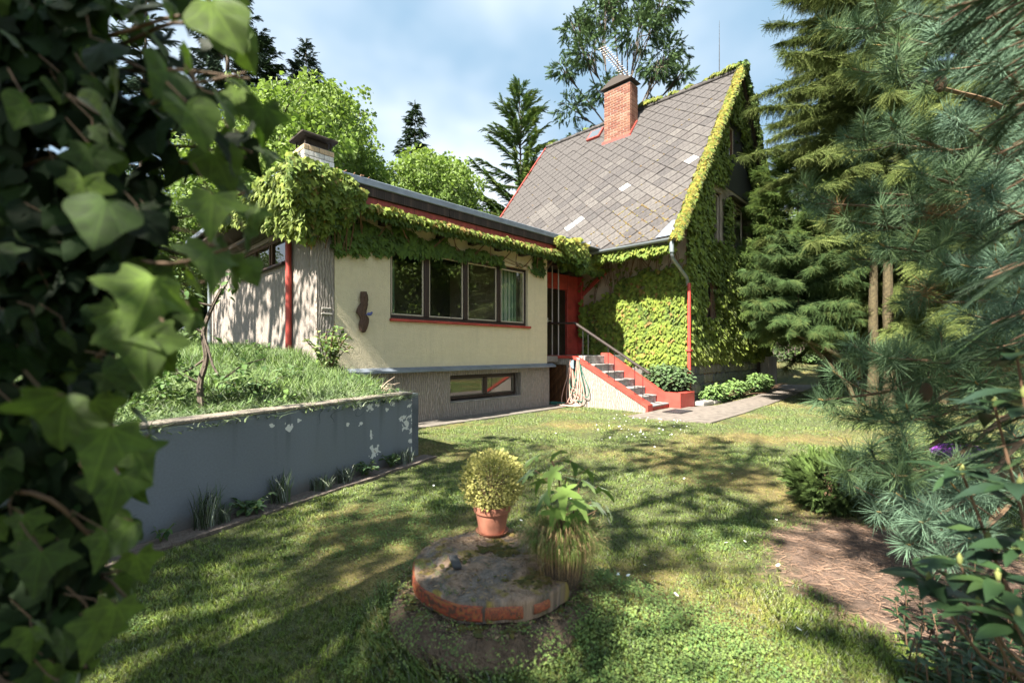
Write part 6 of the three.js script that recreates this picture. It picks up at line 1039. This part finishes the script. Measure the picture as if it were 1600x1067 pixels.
// ------------------------------------------------------------------ along the house and the path
function denseShrub(name, label, category, base, rx, ry, n, size, cols, sd, o = {}) {
  const t = thing(name, label, category, base, o.group ? { group: o.group } : {}); seed(sd); const l = [], stems = [];
  for (let k = 0; k < 14; k++) { const d = rv(); d.y = Math.abs(d.y); stems.push(tube([base.clone().add(V(d.x * 0.05, 0, d.z * 0.05)), base.clone().add(V(d.x * rx * 0.4, ry * 0.6, d.z * rx * 0.4)), base.clone().add(V(d.x * rx * 0.85, ry * (0.7 + d.y), d.z * rx * 0.85))], [0.014, 0.01, 0.004], 5, false)); }
  part('stems', stems, M.twig, t, 'stuff');
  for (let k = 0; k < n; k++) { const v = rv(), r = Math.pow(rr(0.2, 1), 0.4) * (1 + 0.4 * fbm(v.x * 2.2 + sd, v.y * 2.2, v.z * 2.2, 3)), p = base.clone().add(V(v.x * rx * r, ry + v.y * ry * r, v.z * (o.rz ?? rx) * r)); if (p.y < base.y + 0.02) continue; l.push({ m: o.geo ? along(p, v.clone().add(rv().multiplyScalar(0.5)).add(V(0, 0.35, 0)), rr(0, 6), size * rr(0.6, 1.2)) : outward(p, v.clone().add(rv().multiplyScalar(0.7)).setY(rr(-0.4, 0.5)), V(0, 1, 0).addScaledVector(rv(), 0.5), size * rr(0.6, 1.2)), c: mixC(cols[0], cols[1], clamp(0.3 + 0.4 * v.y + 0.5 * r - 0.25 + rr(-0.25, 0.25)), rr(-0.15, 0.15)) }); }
  copies('leaves', o.geo ?? OVAL[0], o.mat ?? leafy(name + '_leaf' + sd, [1, 1, 1], 0.3), l, t); return t;
}
denseShrub('rhododendron_bush', 'dark glossy evergreen bush in the planter beside the steps', 'bush', V(2.0, 0.3, -0.35), 0.52, 0.42, 1500, 0.14, [[0.035, 0.07, 0.025], [0.09, 0.16, 0.05]], 601, { rz: 0.7 });
denseShrub('climber_bush', 'bushy green plants crowding the stone plinth near the corner', 'garden plants', V(3.6, 0, 0.4), 0.8, 0.27, 900, 0.13, [[0.07, 0.14, 0.03], [0.15, 0.25, 0.055]], 602, { rz: 0.28 });
denseShrub('climber_bush', 'green plants along the middle of the stone plinth', 'garden plants', V(5.4, 0, 0.36), 1.1, 0.28, 1000, 0.13, [[0.06, 0.13, 0.03], [0.14, 0.23, 0.05]], 603, { rz: 0.28 });
denseShrub('climber_bush', 'green plants before the pale pier at the far end of the plinth', 'garden plants', V(7.7, 0, 0.42), 1.2, 0.36, 1100, 0.13, [[0.06, 0.13, 0.03], [0.13, 0.22, 0.05]], 604, { rz: 0.3 });
denseShrub('conifer_bush', 'small round yew bush at the edge of the bare soil', 'bush', onGround(1300, 795), 0.34, 0.25, 1500, 0.11, [[0.05, 0.085, 0.025], [0.13, 0.2, 0.05]], 605, { geo: SPRUCE[0], mat: needleMat });
denseShrub('variegated_shrub', 'pale green shrub beside the stone trough', 'shrub', baseAt(1312, 19, 0), 0.72, 0.72, 1800, 0.16, [[0.1, 0.16, 0.05], [0.28, 0.32, 0.14]], 606);
denseShrub('hedge_shrub', 'pale leafy shrub above the picket fence', 'shrub', baseAt(1262, 27.5, 1.3), 2.6, 1.5, 3200, 0.26, [[0.08, 0.14, 0.04], [0.25, 0.3, 0.12]], 607);
denseShrub('hedge_shrub', 'dark shrub hiding the foot of the picket fence', 'shrub', baseAt(1275, 25.2, 0.85), 1.2, 0.3, 1500, 0.22, [[0.04, 0.09, 0.025], [0.1, 0.17, 0.04]], 608, { rz: 0.6 });
{ // picket fence
  const a = baseAt(1205, 25.6, 0.9), b = baseAt(1335, 25.6, 0.9), t = thing('picket_fence', 'grey wooden picket fence at the end of the garden', 'fence', a), d = b.clone().sub(a), L = d.length(), wood = std('grey_picket', [0.26, 0.2, 0.17], { map: scaled(T.wood, 0.3, 1) }), x = d.clone().normalize(), z = x.clone().cross(V(0, 1, 0)), g = cbox(0.075, 1.25, 0.025, 0.006), n = Math.floor(L / 0.17); seed(611);
  for (let i = 0; i <= n; i++) pieceAt('picket', g, wood, t, new THREE.Matrix4().makeBasis(x, V(0, 1, 0), z).setPosition(a.clone().addScaledVector(x, i * 0.17).add(V(0, 0.72 + rr(-0.03, 0.03), 0)).addScaledVector(z, -0.04)));
  for (const y of [0.35, 1.05]) part('rail', bar(a.clone().add(V(0, y, 0)), b.clone().add(V(0, y, 0)), 0.05, 0.08), wood, t);
}
{ // pale stone trough with a square opening under the shrubs
  const c = baseAt(1345, 19.5, 0), t = thing('stone_trough', 'small pale stone hutch with a square opening under the pine boughs', 'stone hutch', c), st = std('pale_stone', [0.5, 0.45, 0.42], { map: scaled(T.mottle, 0.7), bumpMap: scaled(T.grain, 0.4), bumpScale: 0.02 }), rot = new THREE.Matrix4().makeRotationY(-0.75), at = (g) => g.applyMatrix4(rot).translate(c.x, 0, c.z);
  part('stone_slab', at(bx(-0.75, -0.35, 0, 0.72, -0.5, 0.4, 0.05)), st, t); part('stone_slab', at(bx(0.45, 0.75, 0, 0.72, -0.5, 0.4, 0.05)), st, t); part('back', at(bx(-0.345, 0.445, 0, 0.7, -0.5, -0.3, 0.02)), std('trough_inside', [0.16, 0.13, 0.11]), t);
  part('cap_stone', at(slab([[-0.85, 0.725], [0.85, 0.725], [0.5, 1.05], [-0.1, 1.2], [-0.55, 1.0]], 1.0, 'xy', -0.55)), st, t);
}
{ // purple azalea behind the pine boughs
  const b = onGround(1500, 742), t = denseShrub('azalea_bush', 'low azalea with purple flowers behind the lower pine boughs', 'azalea', b, 0.42, 0.16, 700, 0.06, [[0.04, 0.08, 0.025], [0.09, 0.14, 0.04]], 621, { rz: 0.24 }), fl = []; seed(622);
  const petal = (() => { const gs = []; for (let i = 0; i < 5; i++) { const g = leafStrip(1, 0.7, 0.2, 0.15, 2); g.rotateX(0.7); g.rotateZ(i * 1.2566); gs.push(g); } return mergeGeometries(gs); })();
  for (let k = 0; k < 900; k++) { const a = rr(0, 6.283), r = Math.sqrt(rnd()); fl.push({ m: along(b.clone().add(V(Math.cos(a) * r * 0.4, 0.35 - 0.07 * r + rr(-0.03, 0.03), Math.sin(a) * r * 0.26)), V(rr(-0.6, 0.6), 1, rr(-0.6, 0.6)), rr(0, 6), rr(0.022, 0.036)), c: mixC([0.17, 0.045, 0.33], [0.32, 0.07, 0.42], rnd(), rr(-0.2, 0.2)) }); }
  copies('flowers', petal, leafy('azalea_petal', [1, 1, 1], 0.3), fl, t);
}

// ------------------------------------------------------------------ long needled pine on the right
function needleTuft(n, len, spreadLo, spreadHi, w, sd) {
  seed(sd); const pos = [];
  for (let i = 0; i < n; i++) {
    const a = rr(0, 6.283), t = lerp(spreadLo, spreadHi, Math.sqrt(rnd())), L = len * rr(0.75, 1.08), y0 = rr(-0.06, 0.05), d = V(Math.cos(a) * Math.sin(t), Math.cos(t), Math.sin(a) * Math.sin(t)), s = d.clone().cross(rv()).normalize().multiplyScalar(w / 2), p0 = V(0, y0, 0), p1 = p0.clone().addScaledVector(d, L * 0.55).add(V(0, 0.004, 0)), p2 = p0.clone().addScaledVector(d, L).add(V(0, -0.012 * L / 0.16, 0));
    const q = (p, k) => [p.clone().addScaledVector(s, k), p.clone().addScaledVector(s, -k)], [A, B] = q(p0, 0.7), [C, D] = q(p1, 1);
    pos.push(...A, ...B, ...C, ...B, ...D, ...C, ...C, ...D, ...p2);
  }
  const g = new THREE.BufferGeometry(); g.setAttribute('position', new THREE.Float32BufferAttribute(pos, 3)); g.computeVertexNormals(); return g;
}
{
  const b = cr(4.7, 3.9, 0), t = thing('white_pine', 'long needled blue green pine reaching in from the right', 'pine', b);
  const tufts = [needleTuft(95, 0.16, 0.25, 1.4, 0.0034, 701), needleTuft(85, 0.15, 0.2, 1.15, 0.0034, 702), needleTuft(85, 0.165, 0.5, 1.6, 0.0034, 703)];
  const mats = [[0.08, 0.14, 0.066], [0.105, 0.17, 0.085], [0.062, 0.118, 0.052], [0.105, 0.165, 0.062]].map((c, i) => leafy('pine_needle' + i, c, 0.15, { specularIntensity: 0.7 })), old = leafy('pine_needle_old', [0.26, 0.15, 0.06], 0.15), bud = std('pine_bud', [0.3, 0.2, 0.07]);
  const top = b.clone().add(V(0, 7.5, 0)); part('trunk', tube([b, b.clone().add(V(0.05, 2, 0)), b.clone().add(V(0, 5, 0.05)), top], [0.17, 0.15, 0.1, 0.03], 10), M.bark, t);
  seed(711);
  const tips = [[1275, 318, 3.5, 5], [1330, 345, 3.3, 6], [1290, 625, 3.2, 6], [1335, 560, 3.0, 6], [1325, 735, 2.9, 7], [1330, 215, 3.4, 5], [1345, 40, 3.2, 7], [1395, 110, 3.0, 6], [1400, 205, 2.9, 7], [1440, 270, 2.7, 7], [1350, 300, 3.6, 6], [1385, 385, 3.1, 7], [1440, 330, 3.4, 6], [1480, 415, 2.8, 7], [1340, 405, 3.6, 5], [1430, 470, 3.6, 6], [1390, 560, 2.9, 7], [1450, 590, 3.1, 7], [1520, 560, 2.8, 7], [1530, 600, 2.7, 7], [1400, 660, 3.0, 7], [1350, 655, 3.4, 6], [1405, 745, 2.8, 8], [1445, 815, 2.6, 7], [1380, 800, 2.9, 6], [1530, 835, 2.5, 6], [1480, 870, 2.5, 6], [1425, 850, 2.75, 6], [1540, 300, 2.6, 7], [1500, 190, 2.8, 7], [1560, 410, 2.5, 7], [1470, 60, 2.9, 7], [1560, 90, 2.7, 7], [1570, 500, 2.6, 7], [1420, 20, 3.6, 6], [1530, 0, 3.2, 6]];
  let count = 0; const limbM = std('pine_limb', [0.16, 0.1, 0.055], { bumpMap: scaled(T.bark, 0.2), bumpScale: 0.006 }), rest = [[], [], []];
  for (const [px, py, d, n] of tips) {
    const e = sight(px, py, d), low = e.y < 1.3, y0 = clamp(e.y + (low ? 0.45 : -0.35) + rr(-0.1, 0.1), 0.35, 7), a = b.clone().setY(y0), dir = e.clone().sub(a), m1 = a.clone().addScaledVector(dir, 0.4).add(V(0, low ? 0.05 : 0.2, 0)), m2 = a.clone().addScaledVector(dir, 0.75).add(V(0, low ? -0.06 : 0.08, 0)), c = new THREE.CatmullRomCurve3([a, m1, m2, e]);
    part('branch', tube(c.getPoints(12), [...Array(13)].map((_, i) => 0.026 - i * 0.0017), 6), limbM, t);
    for (let i = 0; i < n + 3; i++) {
      const end = i === 0, inner = i >= n, q = end ? 1 : inner ? rr(0.15, 0.5) : rr(0.5, 0.97), p0 = c.getPoint(q), tg = c.getTangent(q), side = rv().multiplyScalar(0.8); side.y = Math.abs(side.y) * 0.7 - 0.1;
      const sd = end ? tg.clone() : tg.clone().multiplyScalar(0.6).add(side).normalize(), L = end ? 0.02 : rr(0.1, 0.3), p = p0.clone().addScaledVector(sd, L), up = sd.clone().add(V(0, 0.35, 0)).normalize();
      if (!end) part('twig', tube([p0, p0.clone().lerp(p, 0.5).add(V(0, -0.01, 0)), p], [0.006, 0.005, 0.0045], 5, false), limbM, t);
      for (let k = 0; k < 2; k++) {   // this year's tuft and the one behind it
        const at = p.clone().addScaledVector(up, -0.085 * k), m = along(at, up.clone().addScaledVector(rv(), 0.15), rr(0, 6.3), rr(0.85, 1.15) * (k ? 0.95 : 1)), g = k ? 2 : Math.floor(rr(0, 2));
        if (!inner && count++ < 296) pieceAt('needle_tuft', tufts[g], rnd() < 0.05 && k ? old : pick(mats), t, m); else rest[g].push({ m, c: new THREE.Color().setRGB(0.1, 0.17, 0.11) });
      }
      if (rnd() < 0.6) part('bud', tube([p, p.clone().addScaledVector(up, 0.03), p.clone().addScaledVector(up, 0.05)], [0.0065, 0.006, 0.001], 5), bud, t);
    }
  }
  rest.forEach((l, i) => l.length && copies('needles', tufts[i], leafy('pine_needle_rest' + i, [1, 1, 1], 0.15), l, t));
  for (const [px, py, d] of [[1448, 612, 3.0], [1400, 760, 2.85], [1470, 130, 3.0]]) { const p = sight(px, py, d), g = new THREE.SphereGeometry(0.035, 10, 8); g.scale(1, 1.7, 1); g.translate(p.x, p.y, p.z); part('cone', g, std('pine_cone', [0.2, 0.12, 0.07], { bumpMap: scaled(T.grain, 0.1), bumpScale: 0.02 }), t); }
}
// ------------------------------------------------------------------ dark rhododendrons at the right edge
{
  const t = thing('rhododendron', 'dark rhododendron with large oval leaves at the right edge', 'rhododendron', cr(1.95, 1.5, 0)), g = [leafStrip(1, 0.4, 0.18, 0.14, 5), leafStrip(1, 0.36, 0.4, 0.2, 5)], mats = [[0.018, 0.04, 0.016], [0.026, 0.055, 0.02], [0.016, 0.034, 0.018], [0.035, 0.065, 0.02]].map((c, i) => std('rhododendron_leaf' + i, c, { roughness: 0.42, side: THREE.DoubleSide })), yellow = std('yellowing_leaf', [0.25, 0.24, 0.04], { roughness: 0.5, side: THREE.DoubleSide });
  seed(731); const root = cr(2.0, 1.55, 0.1);
  for (const [px, py, d] of [[1505, 742, 1.5], [1595, 762, 1.35], [1555, 635, 1.55], [1500, 880, 1.5], [1452, 908, 1.6], [1560, 905, 1.4], [1592, 965, 1.3], [1545, 845, 1.5], [1600, 850, 1.4], [1600, 620, 1.4], [1530, 945, 1.45], [1590, 560, 1.5]]) {
    const c = sight(px, py, d), s = c.clone().lerp(root, 0.35); s.y -= 0.06; part('stem', tube(curve([root, root.clone().lerp(s, 0.5).add(V(0, 0.1, 0)), s, c], 10), [...Array(11)].map((_, i) => 0.01 - i * 0.0006), 5), M.twig, t);
    const ax = c.clone().sub(s).normalize();
    for (let i = 0; i < 10; i++) { const a = i / 10 * 6.283 + rr(-0.2, 0.2), o = V(Math.cos(a), rr(-0.35, 0.25), Math.sin(a)).addScaledVector(ax, 0.25); pieceAt('leaf', pick(g), rnd() < 0.03 ? yellow : pick(mats), t, outward(c.clone().addScaledVector(o, 0.015).add(V(0, rr(-0.03, 0.02), 0)), o, V(0, 1, 0).addScaledVector(rv(), 0.25), rr(0.1, 0.145))); }
    part('bud', tube([c, c.clone().add(V(0, 0.02, 0)), c.clone().add(V(0, 0.035, 0))], [0.006, 0.008, 0.001], 6), std('leaf_bud', [0.18, 0.2, 0.06]), t);
  }
}
{
  const t = thing('low_laurel', 'low dark evergreen cover with narrow leaves in the bottom right corner', 'shrub', onGround(1530, 1020)), g = leafStrip(1, 0.28, 0.3, 0.25, 4), mats = [[0.013, 0.03, 0.014], [0.018, 0.04, 0.017], [0.026, 0.052, 0.02]].map((c, i) => std('laurel_leaf' + i, c, { roughness: 0.4, side: THREE.DoubleSide })); seed(741); const stems = [], more = [];
  for (let k = 0; k < 74; k++) {
    const px = rr(1405, 1640), py = rr(925, 1120) + Math.max(0, 1480 - px) * 0.55, q = onGround(px, py), h = rr(0.1, 0.24), c = q.clone().add(V(rr(-0.04, 0.04), h, rr(-0.04, 0.04))); stems.push(tube([q, c], [0.004, 0.002], 4, false));
    for (let i = 0; i < 9; i++) { const a = i * 2.4, y = rr(0.25, 1), o = V(Math.cos(a), rr(0.1, 0.7), Math.sin(a)), m = outward(q.clone().lerp(c, y), o, V(0, 1, 0).addScaledVector(rv(), 0.2), rr(0.055, 0.085)); if (k < 33) pieceAt('leaf', g, pick(mats), t, m); else more.push({ m }); }
  }
  part('stems', stems, M.twig, t, 'stuff'); copies('leaves', g, mats[1], more, t);
}
{ // shaded fir boughs close on the right
  const t = thing('fir_bough', 'shaded dark fir boughs hanging into the upper right corner', 'fir boughs', cr(2.3, 1.35, 0)), g = [spray(110, 1, 0.12, 0.55, 0.06, 751, 0.016), spray(100, 1, 0.1, 0.6, 0.1, 752, 0.016)], mats = [[0.03, 0.06, 0.025], [0.045, 0.085, 0.03], [0.025, 0.05, 0.025]].map((c, i) => leafy('fir_needle' + i, c, 0.12)); seed(753);
  const trunk = cr(2.35, 1.2, 0); part('trunk', tube([trunk, trunk.clone().add(V(0, 4.5, 0))], [0.12, 0.08], 8), M.bark, t);
  for (let k = 0; k < 46; k++) {
    const py = k < 24 ? rr(-60, 260) : rr(200, 720), px = k < 24 ? rr(1430 + py * 0.45, 1600) : rr(1535, 1600), d = rr(1.25, 1.9), e = sight(px, py, d), a = trunk.clone().setY(e.y + rr(0, 0.3)), c = new THREE.CatmullRomCurve3([a, a.clone().lerp(e, 0.5).add(V(0, 0.08, 0)), e]); part('branch', tube(c.getPoints(7), [...Array(8)].map((_, i) => 0.008 - i * 0.0008), 4), M.twig, t);
    for (let i = 0; i < 6; i++) { const q = rr(0.45, 1), tg = c.getTangent(q), s = tg.clone().add(V(-tg.z, -0.15, tg.x).multiplyScalar((i % 2 ? 1 : -1) * rr(0.2, 0.9))).add(V(0, rr(-0.3, 0.05), 0)).normalize(), x = s.clone().cross(V(0, 1, 0).addScaledVector(rv(), 0.2)).normalize(); pieceAt('needle_spray', pick(g), pick(mats), t, frameM(c.getPoint(q), x, s, x.clone().cross(s), rr(0.16, 0.28))); }
  }
}
// ------------------------------------------------------------------ ivy close on the left
{
  const t = thing('near_ivy', 'large leaved ivy hanging close at the left edge', 'ivy', cr(-1.5, 1.0, 0)), out = [[0, 0.22], [0.14, 0.38], [0.36, 0.44], [0.36, 0.26], [0.62, 0.06], [0.36, -0.1], [0.25, -0.26], [0.11, -0.52], [0, -0.76]], out2 = [[0, 0.2], [0.16, 0.36], [0.42, 0.3], [0.5, 0.02], [0.36, -0.2], [0.2, -0.44], [0, -0.66]];
  const veins = tex(256, 256, (u, v) => { let x = Math.abs(u - 0.5) * 1.5, y = (v - 0.5) * 1.5, m = 9; for (const [ex, ey] of [[0, -0.72], [0.3, -0.3], [0.58, 0.06], [0.34, 0.42]]) { const dx = ex, dy = ey - 0.22, L = Math.hypot(dx, dy), t = clamp((x * dx + (y - 0.22) * dy) / (L * L)), q = Math.hypot(x - dx * t, y - 0.22 - dy * t); m = Math.min(m, q / (0.016 * (1.1 - 0.7 * t))); } const w = smooth(1.3, 0.5, m), n = 0.86 + 0.5 * loopy(u, v, 8, 4, 4); return [lerp(n * 0.86, 1, w), lerp(n * 0.86, 0.98, w), lerp(n * 0.8, 1, w)]; }, true);
  const leafUV = (g) => { const q = g.attributes.uv; for (let i = 0; i < q.count; i++) q.setXY(i, q.getX(i) / 1.5 + 0.5, q.getY(i) / 1.5 + 0.5); return g; };
  const wavy = (g, k) => { const p = g.attributes.position; for (let i = 0; i < p.count; i++) p.setZ(i, p.getZ(i) + 0.07 * pn(p.getX(i) * 3 + k, p.getY(i) * 3, k)); g.computeVertexNormals(); return leafUV(g); };
  const soft = (h) => new THREE.SplineCurve(h.map((q) => new THREE.Vector2(...q))).getPoints(h.length * 2).map((q) => [q.x, q.y]);
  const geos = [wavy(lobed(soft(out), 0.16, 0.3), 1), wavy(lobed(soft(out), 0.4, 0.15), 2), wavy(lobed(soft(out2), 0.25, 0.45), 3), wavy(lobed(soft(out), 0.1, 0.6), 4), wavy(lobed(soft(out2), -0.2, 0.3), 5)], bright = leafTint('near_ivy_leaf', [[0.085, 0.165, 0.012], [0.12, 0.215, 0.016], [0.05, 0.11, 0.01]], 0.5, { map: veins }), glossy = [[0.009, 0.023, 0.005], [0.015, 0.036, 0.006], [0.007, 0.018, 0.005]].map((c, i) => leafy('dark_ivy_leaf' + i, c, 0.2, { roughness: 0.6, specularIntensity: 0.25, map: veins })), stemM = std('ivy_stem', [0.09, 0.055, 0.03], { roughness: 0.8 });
  seed(771);
  const edge = (y) => { const P = [[-120, 390], [0, 372], [90, 400], [180, 420], [260, 395], [330, 405], [400, 385], [470, 345], [540, 262], [610, 245], [690, 250], [760, 225], [840, 205], [920, 225], [1000, 165], [1110, 120]]; for (let i = 1; i < P.length; i++) if (y < P[i][0]) return lerp(P[i - 1][1], P[i][1], (y - P[i - 1][0]) / (P[i][0] - P[i - 1][0])); return 110; };
  const trunk = cr(-2.05, -0.55, 0); part('trunk', tube([trunk.clone().add(V(0, -0.1, 0)), trunk.clone().add(V(0.03, 1.6, 0.02)), trunk.clone().add(V(0, 3.0, 0))], [0.2, 0.18, 0.14], 12), M.bark, t);
  const spots = [], hero = [[410, 182, 0.95, 0.086], [398, 335, 0.95, 0.060], [385, 418, 0.98, 0.069], [330, 400, 0.85, 0.103], [340, 255, 0.9, 0.095], [370, 60, 0.95, 0.103], [340, 20, 0.8, 0.112], [300, 180, 0.8, 0.095], [330, 320, 0.85, 0.103], [230, 455, 0.75, 0.120], [225, 540, 0.8, 0.112], [100, 640, 0.72, 0.112], [165, 690, 0.78, 0.112], [215, 710, 0.9, 0.086], [200, 500, 0.8, 0.103], [260, 120, 0.8, 0.086], [180, 760, 0.85, 0.095], [195, 830, 0.9, 0.095], [215, 880, 0.95, 0.077], [60, 880, 0.85, 0.095], [150, 985, 0.9, 0.086], [160, 330, 0.75, 0.103], [420, 240, 1.0, 0.052]];
  for (const h of hero) spots.push([...h, true]);
  for (let k = 0; k < 276; k++) { const py = rr(-25, 1110), e = edge(py), f = rnd() ** 1.05, px = e - f * (e + 60) - 8; spots.push([px, py, lerp(rr(0.85, 1.15), rr(0.8, 1.05), f), rr(0.05, 0.09), false]); }
  for (const [px, py, d, s, h] of spots) {
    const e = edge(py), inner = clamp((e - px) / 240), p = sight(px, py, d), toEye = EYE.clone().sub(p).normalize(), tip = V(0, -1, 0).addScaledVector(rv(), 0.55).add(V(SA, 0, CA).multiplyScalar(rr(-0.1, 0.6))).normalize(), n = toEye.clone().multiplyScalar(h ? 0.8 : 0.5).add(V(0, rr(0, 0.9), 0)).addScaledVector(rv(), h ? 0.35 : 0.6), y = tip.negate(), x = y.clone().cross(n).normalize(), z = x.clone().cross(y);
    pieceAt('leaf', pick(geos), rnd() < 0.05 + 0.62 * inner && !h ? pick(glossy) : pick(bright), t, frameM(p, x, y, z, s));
    if (rnd() < 0.55) { const q = p.clone().addScaledVector(y, s * 0.25); part('leaf_stalk', tube([q, q.clone().add(V(-0.02 * SA, 0.02, -0.02 * CA)).addScaledVector(rv(), 0.015), q.clone().add(V(-0.05 * SA, 0.045, -0.05 * CA)).addScaledVector(rv(), 0.02)], 0.0016, 4, false), stemM, t); }
  }
  for (let k = 0; k < 30; k++) { const py = -80 + k * 40 + rr(-20, 20), e = edge(py), a = sight(-90, py + rr(-80, 80), 1.0), q = [a, sight(e * 0.35, py + rr(-60, 60), rr(0.9, 1.25)), sight(e * 0.72, py + rr(-40, 40), rr(0.85, 1.1)), sight(e - 18, py + rr(-10, 30), rr(0.85, 1.0))]; part('stem', tube(curve(q, 14), [...Array(15)].map((_, i) => 0.0065 - i * 0.0003), 5), stemM, t); }
  // the deep mass round the trunk
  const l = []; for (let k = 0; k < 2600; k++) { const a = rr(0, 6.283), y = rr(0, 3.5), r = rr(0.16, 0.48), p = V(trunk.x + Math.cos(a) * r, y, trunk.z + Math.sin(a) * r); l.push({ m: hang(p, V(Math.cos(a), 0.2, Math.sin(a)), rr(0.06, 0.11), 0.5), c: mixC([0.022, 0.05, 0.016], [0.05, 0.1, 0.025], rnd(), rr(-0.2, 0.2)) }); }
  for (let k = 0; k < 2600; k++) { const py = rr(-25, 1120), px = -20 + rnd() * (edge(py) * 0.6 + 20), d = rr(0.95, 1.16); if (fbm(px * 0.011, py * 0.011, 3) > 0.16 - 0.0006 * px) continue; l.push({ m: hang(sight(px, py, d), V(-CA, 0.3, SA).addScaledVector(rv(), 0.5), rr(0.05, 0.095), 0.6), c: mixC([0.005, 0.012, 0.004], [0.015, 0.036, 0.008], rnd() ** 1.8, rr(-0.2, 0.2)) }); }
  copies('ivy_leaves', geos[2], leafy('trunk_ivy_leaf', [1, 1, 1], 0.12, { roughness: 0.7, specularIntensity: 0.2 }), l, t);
}

renderer.render(scene, camera);
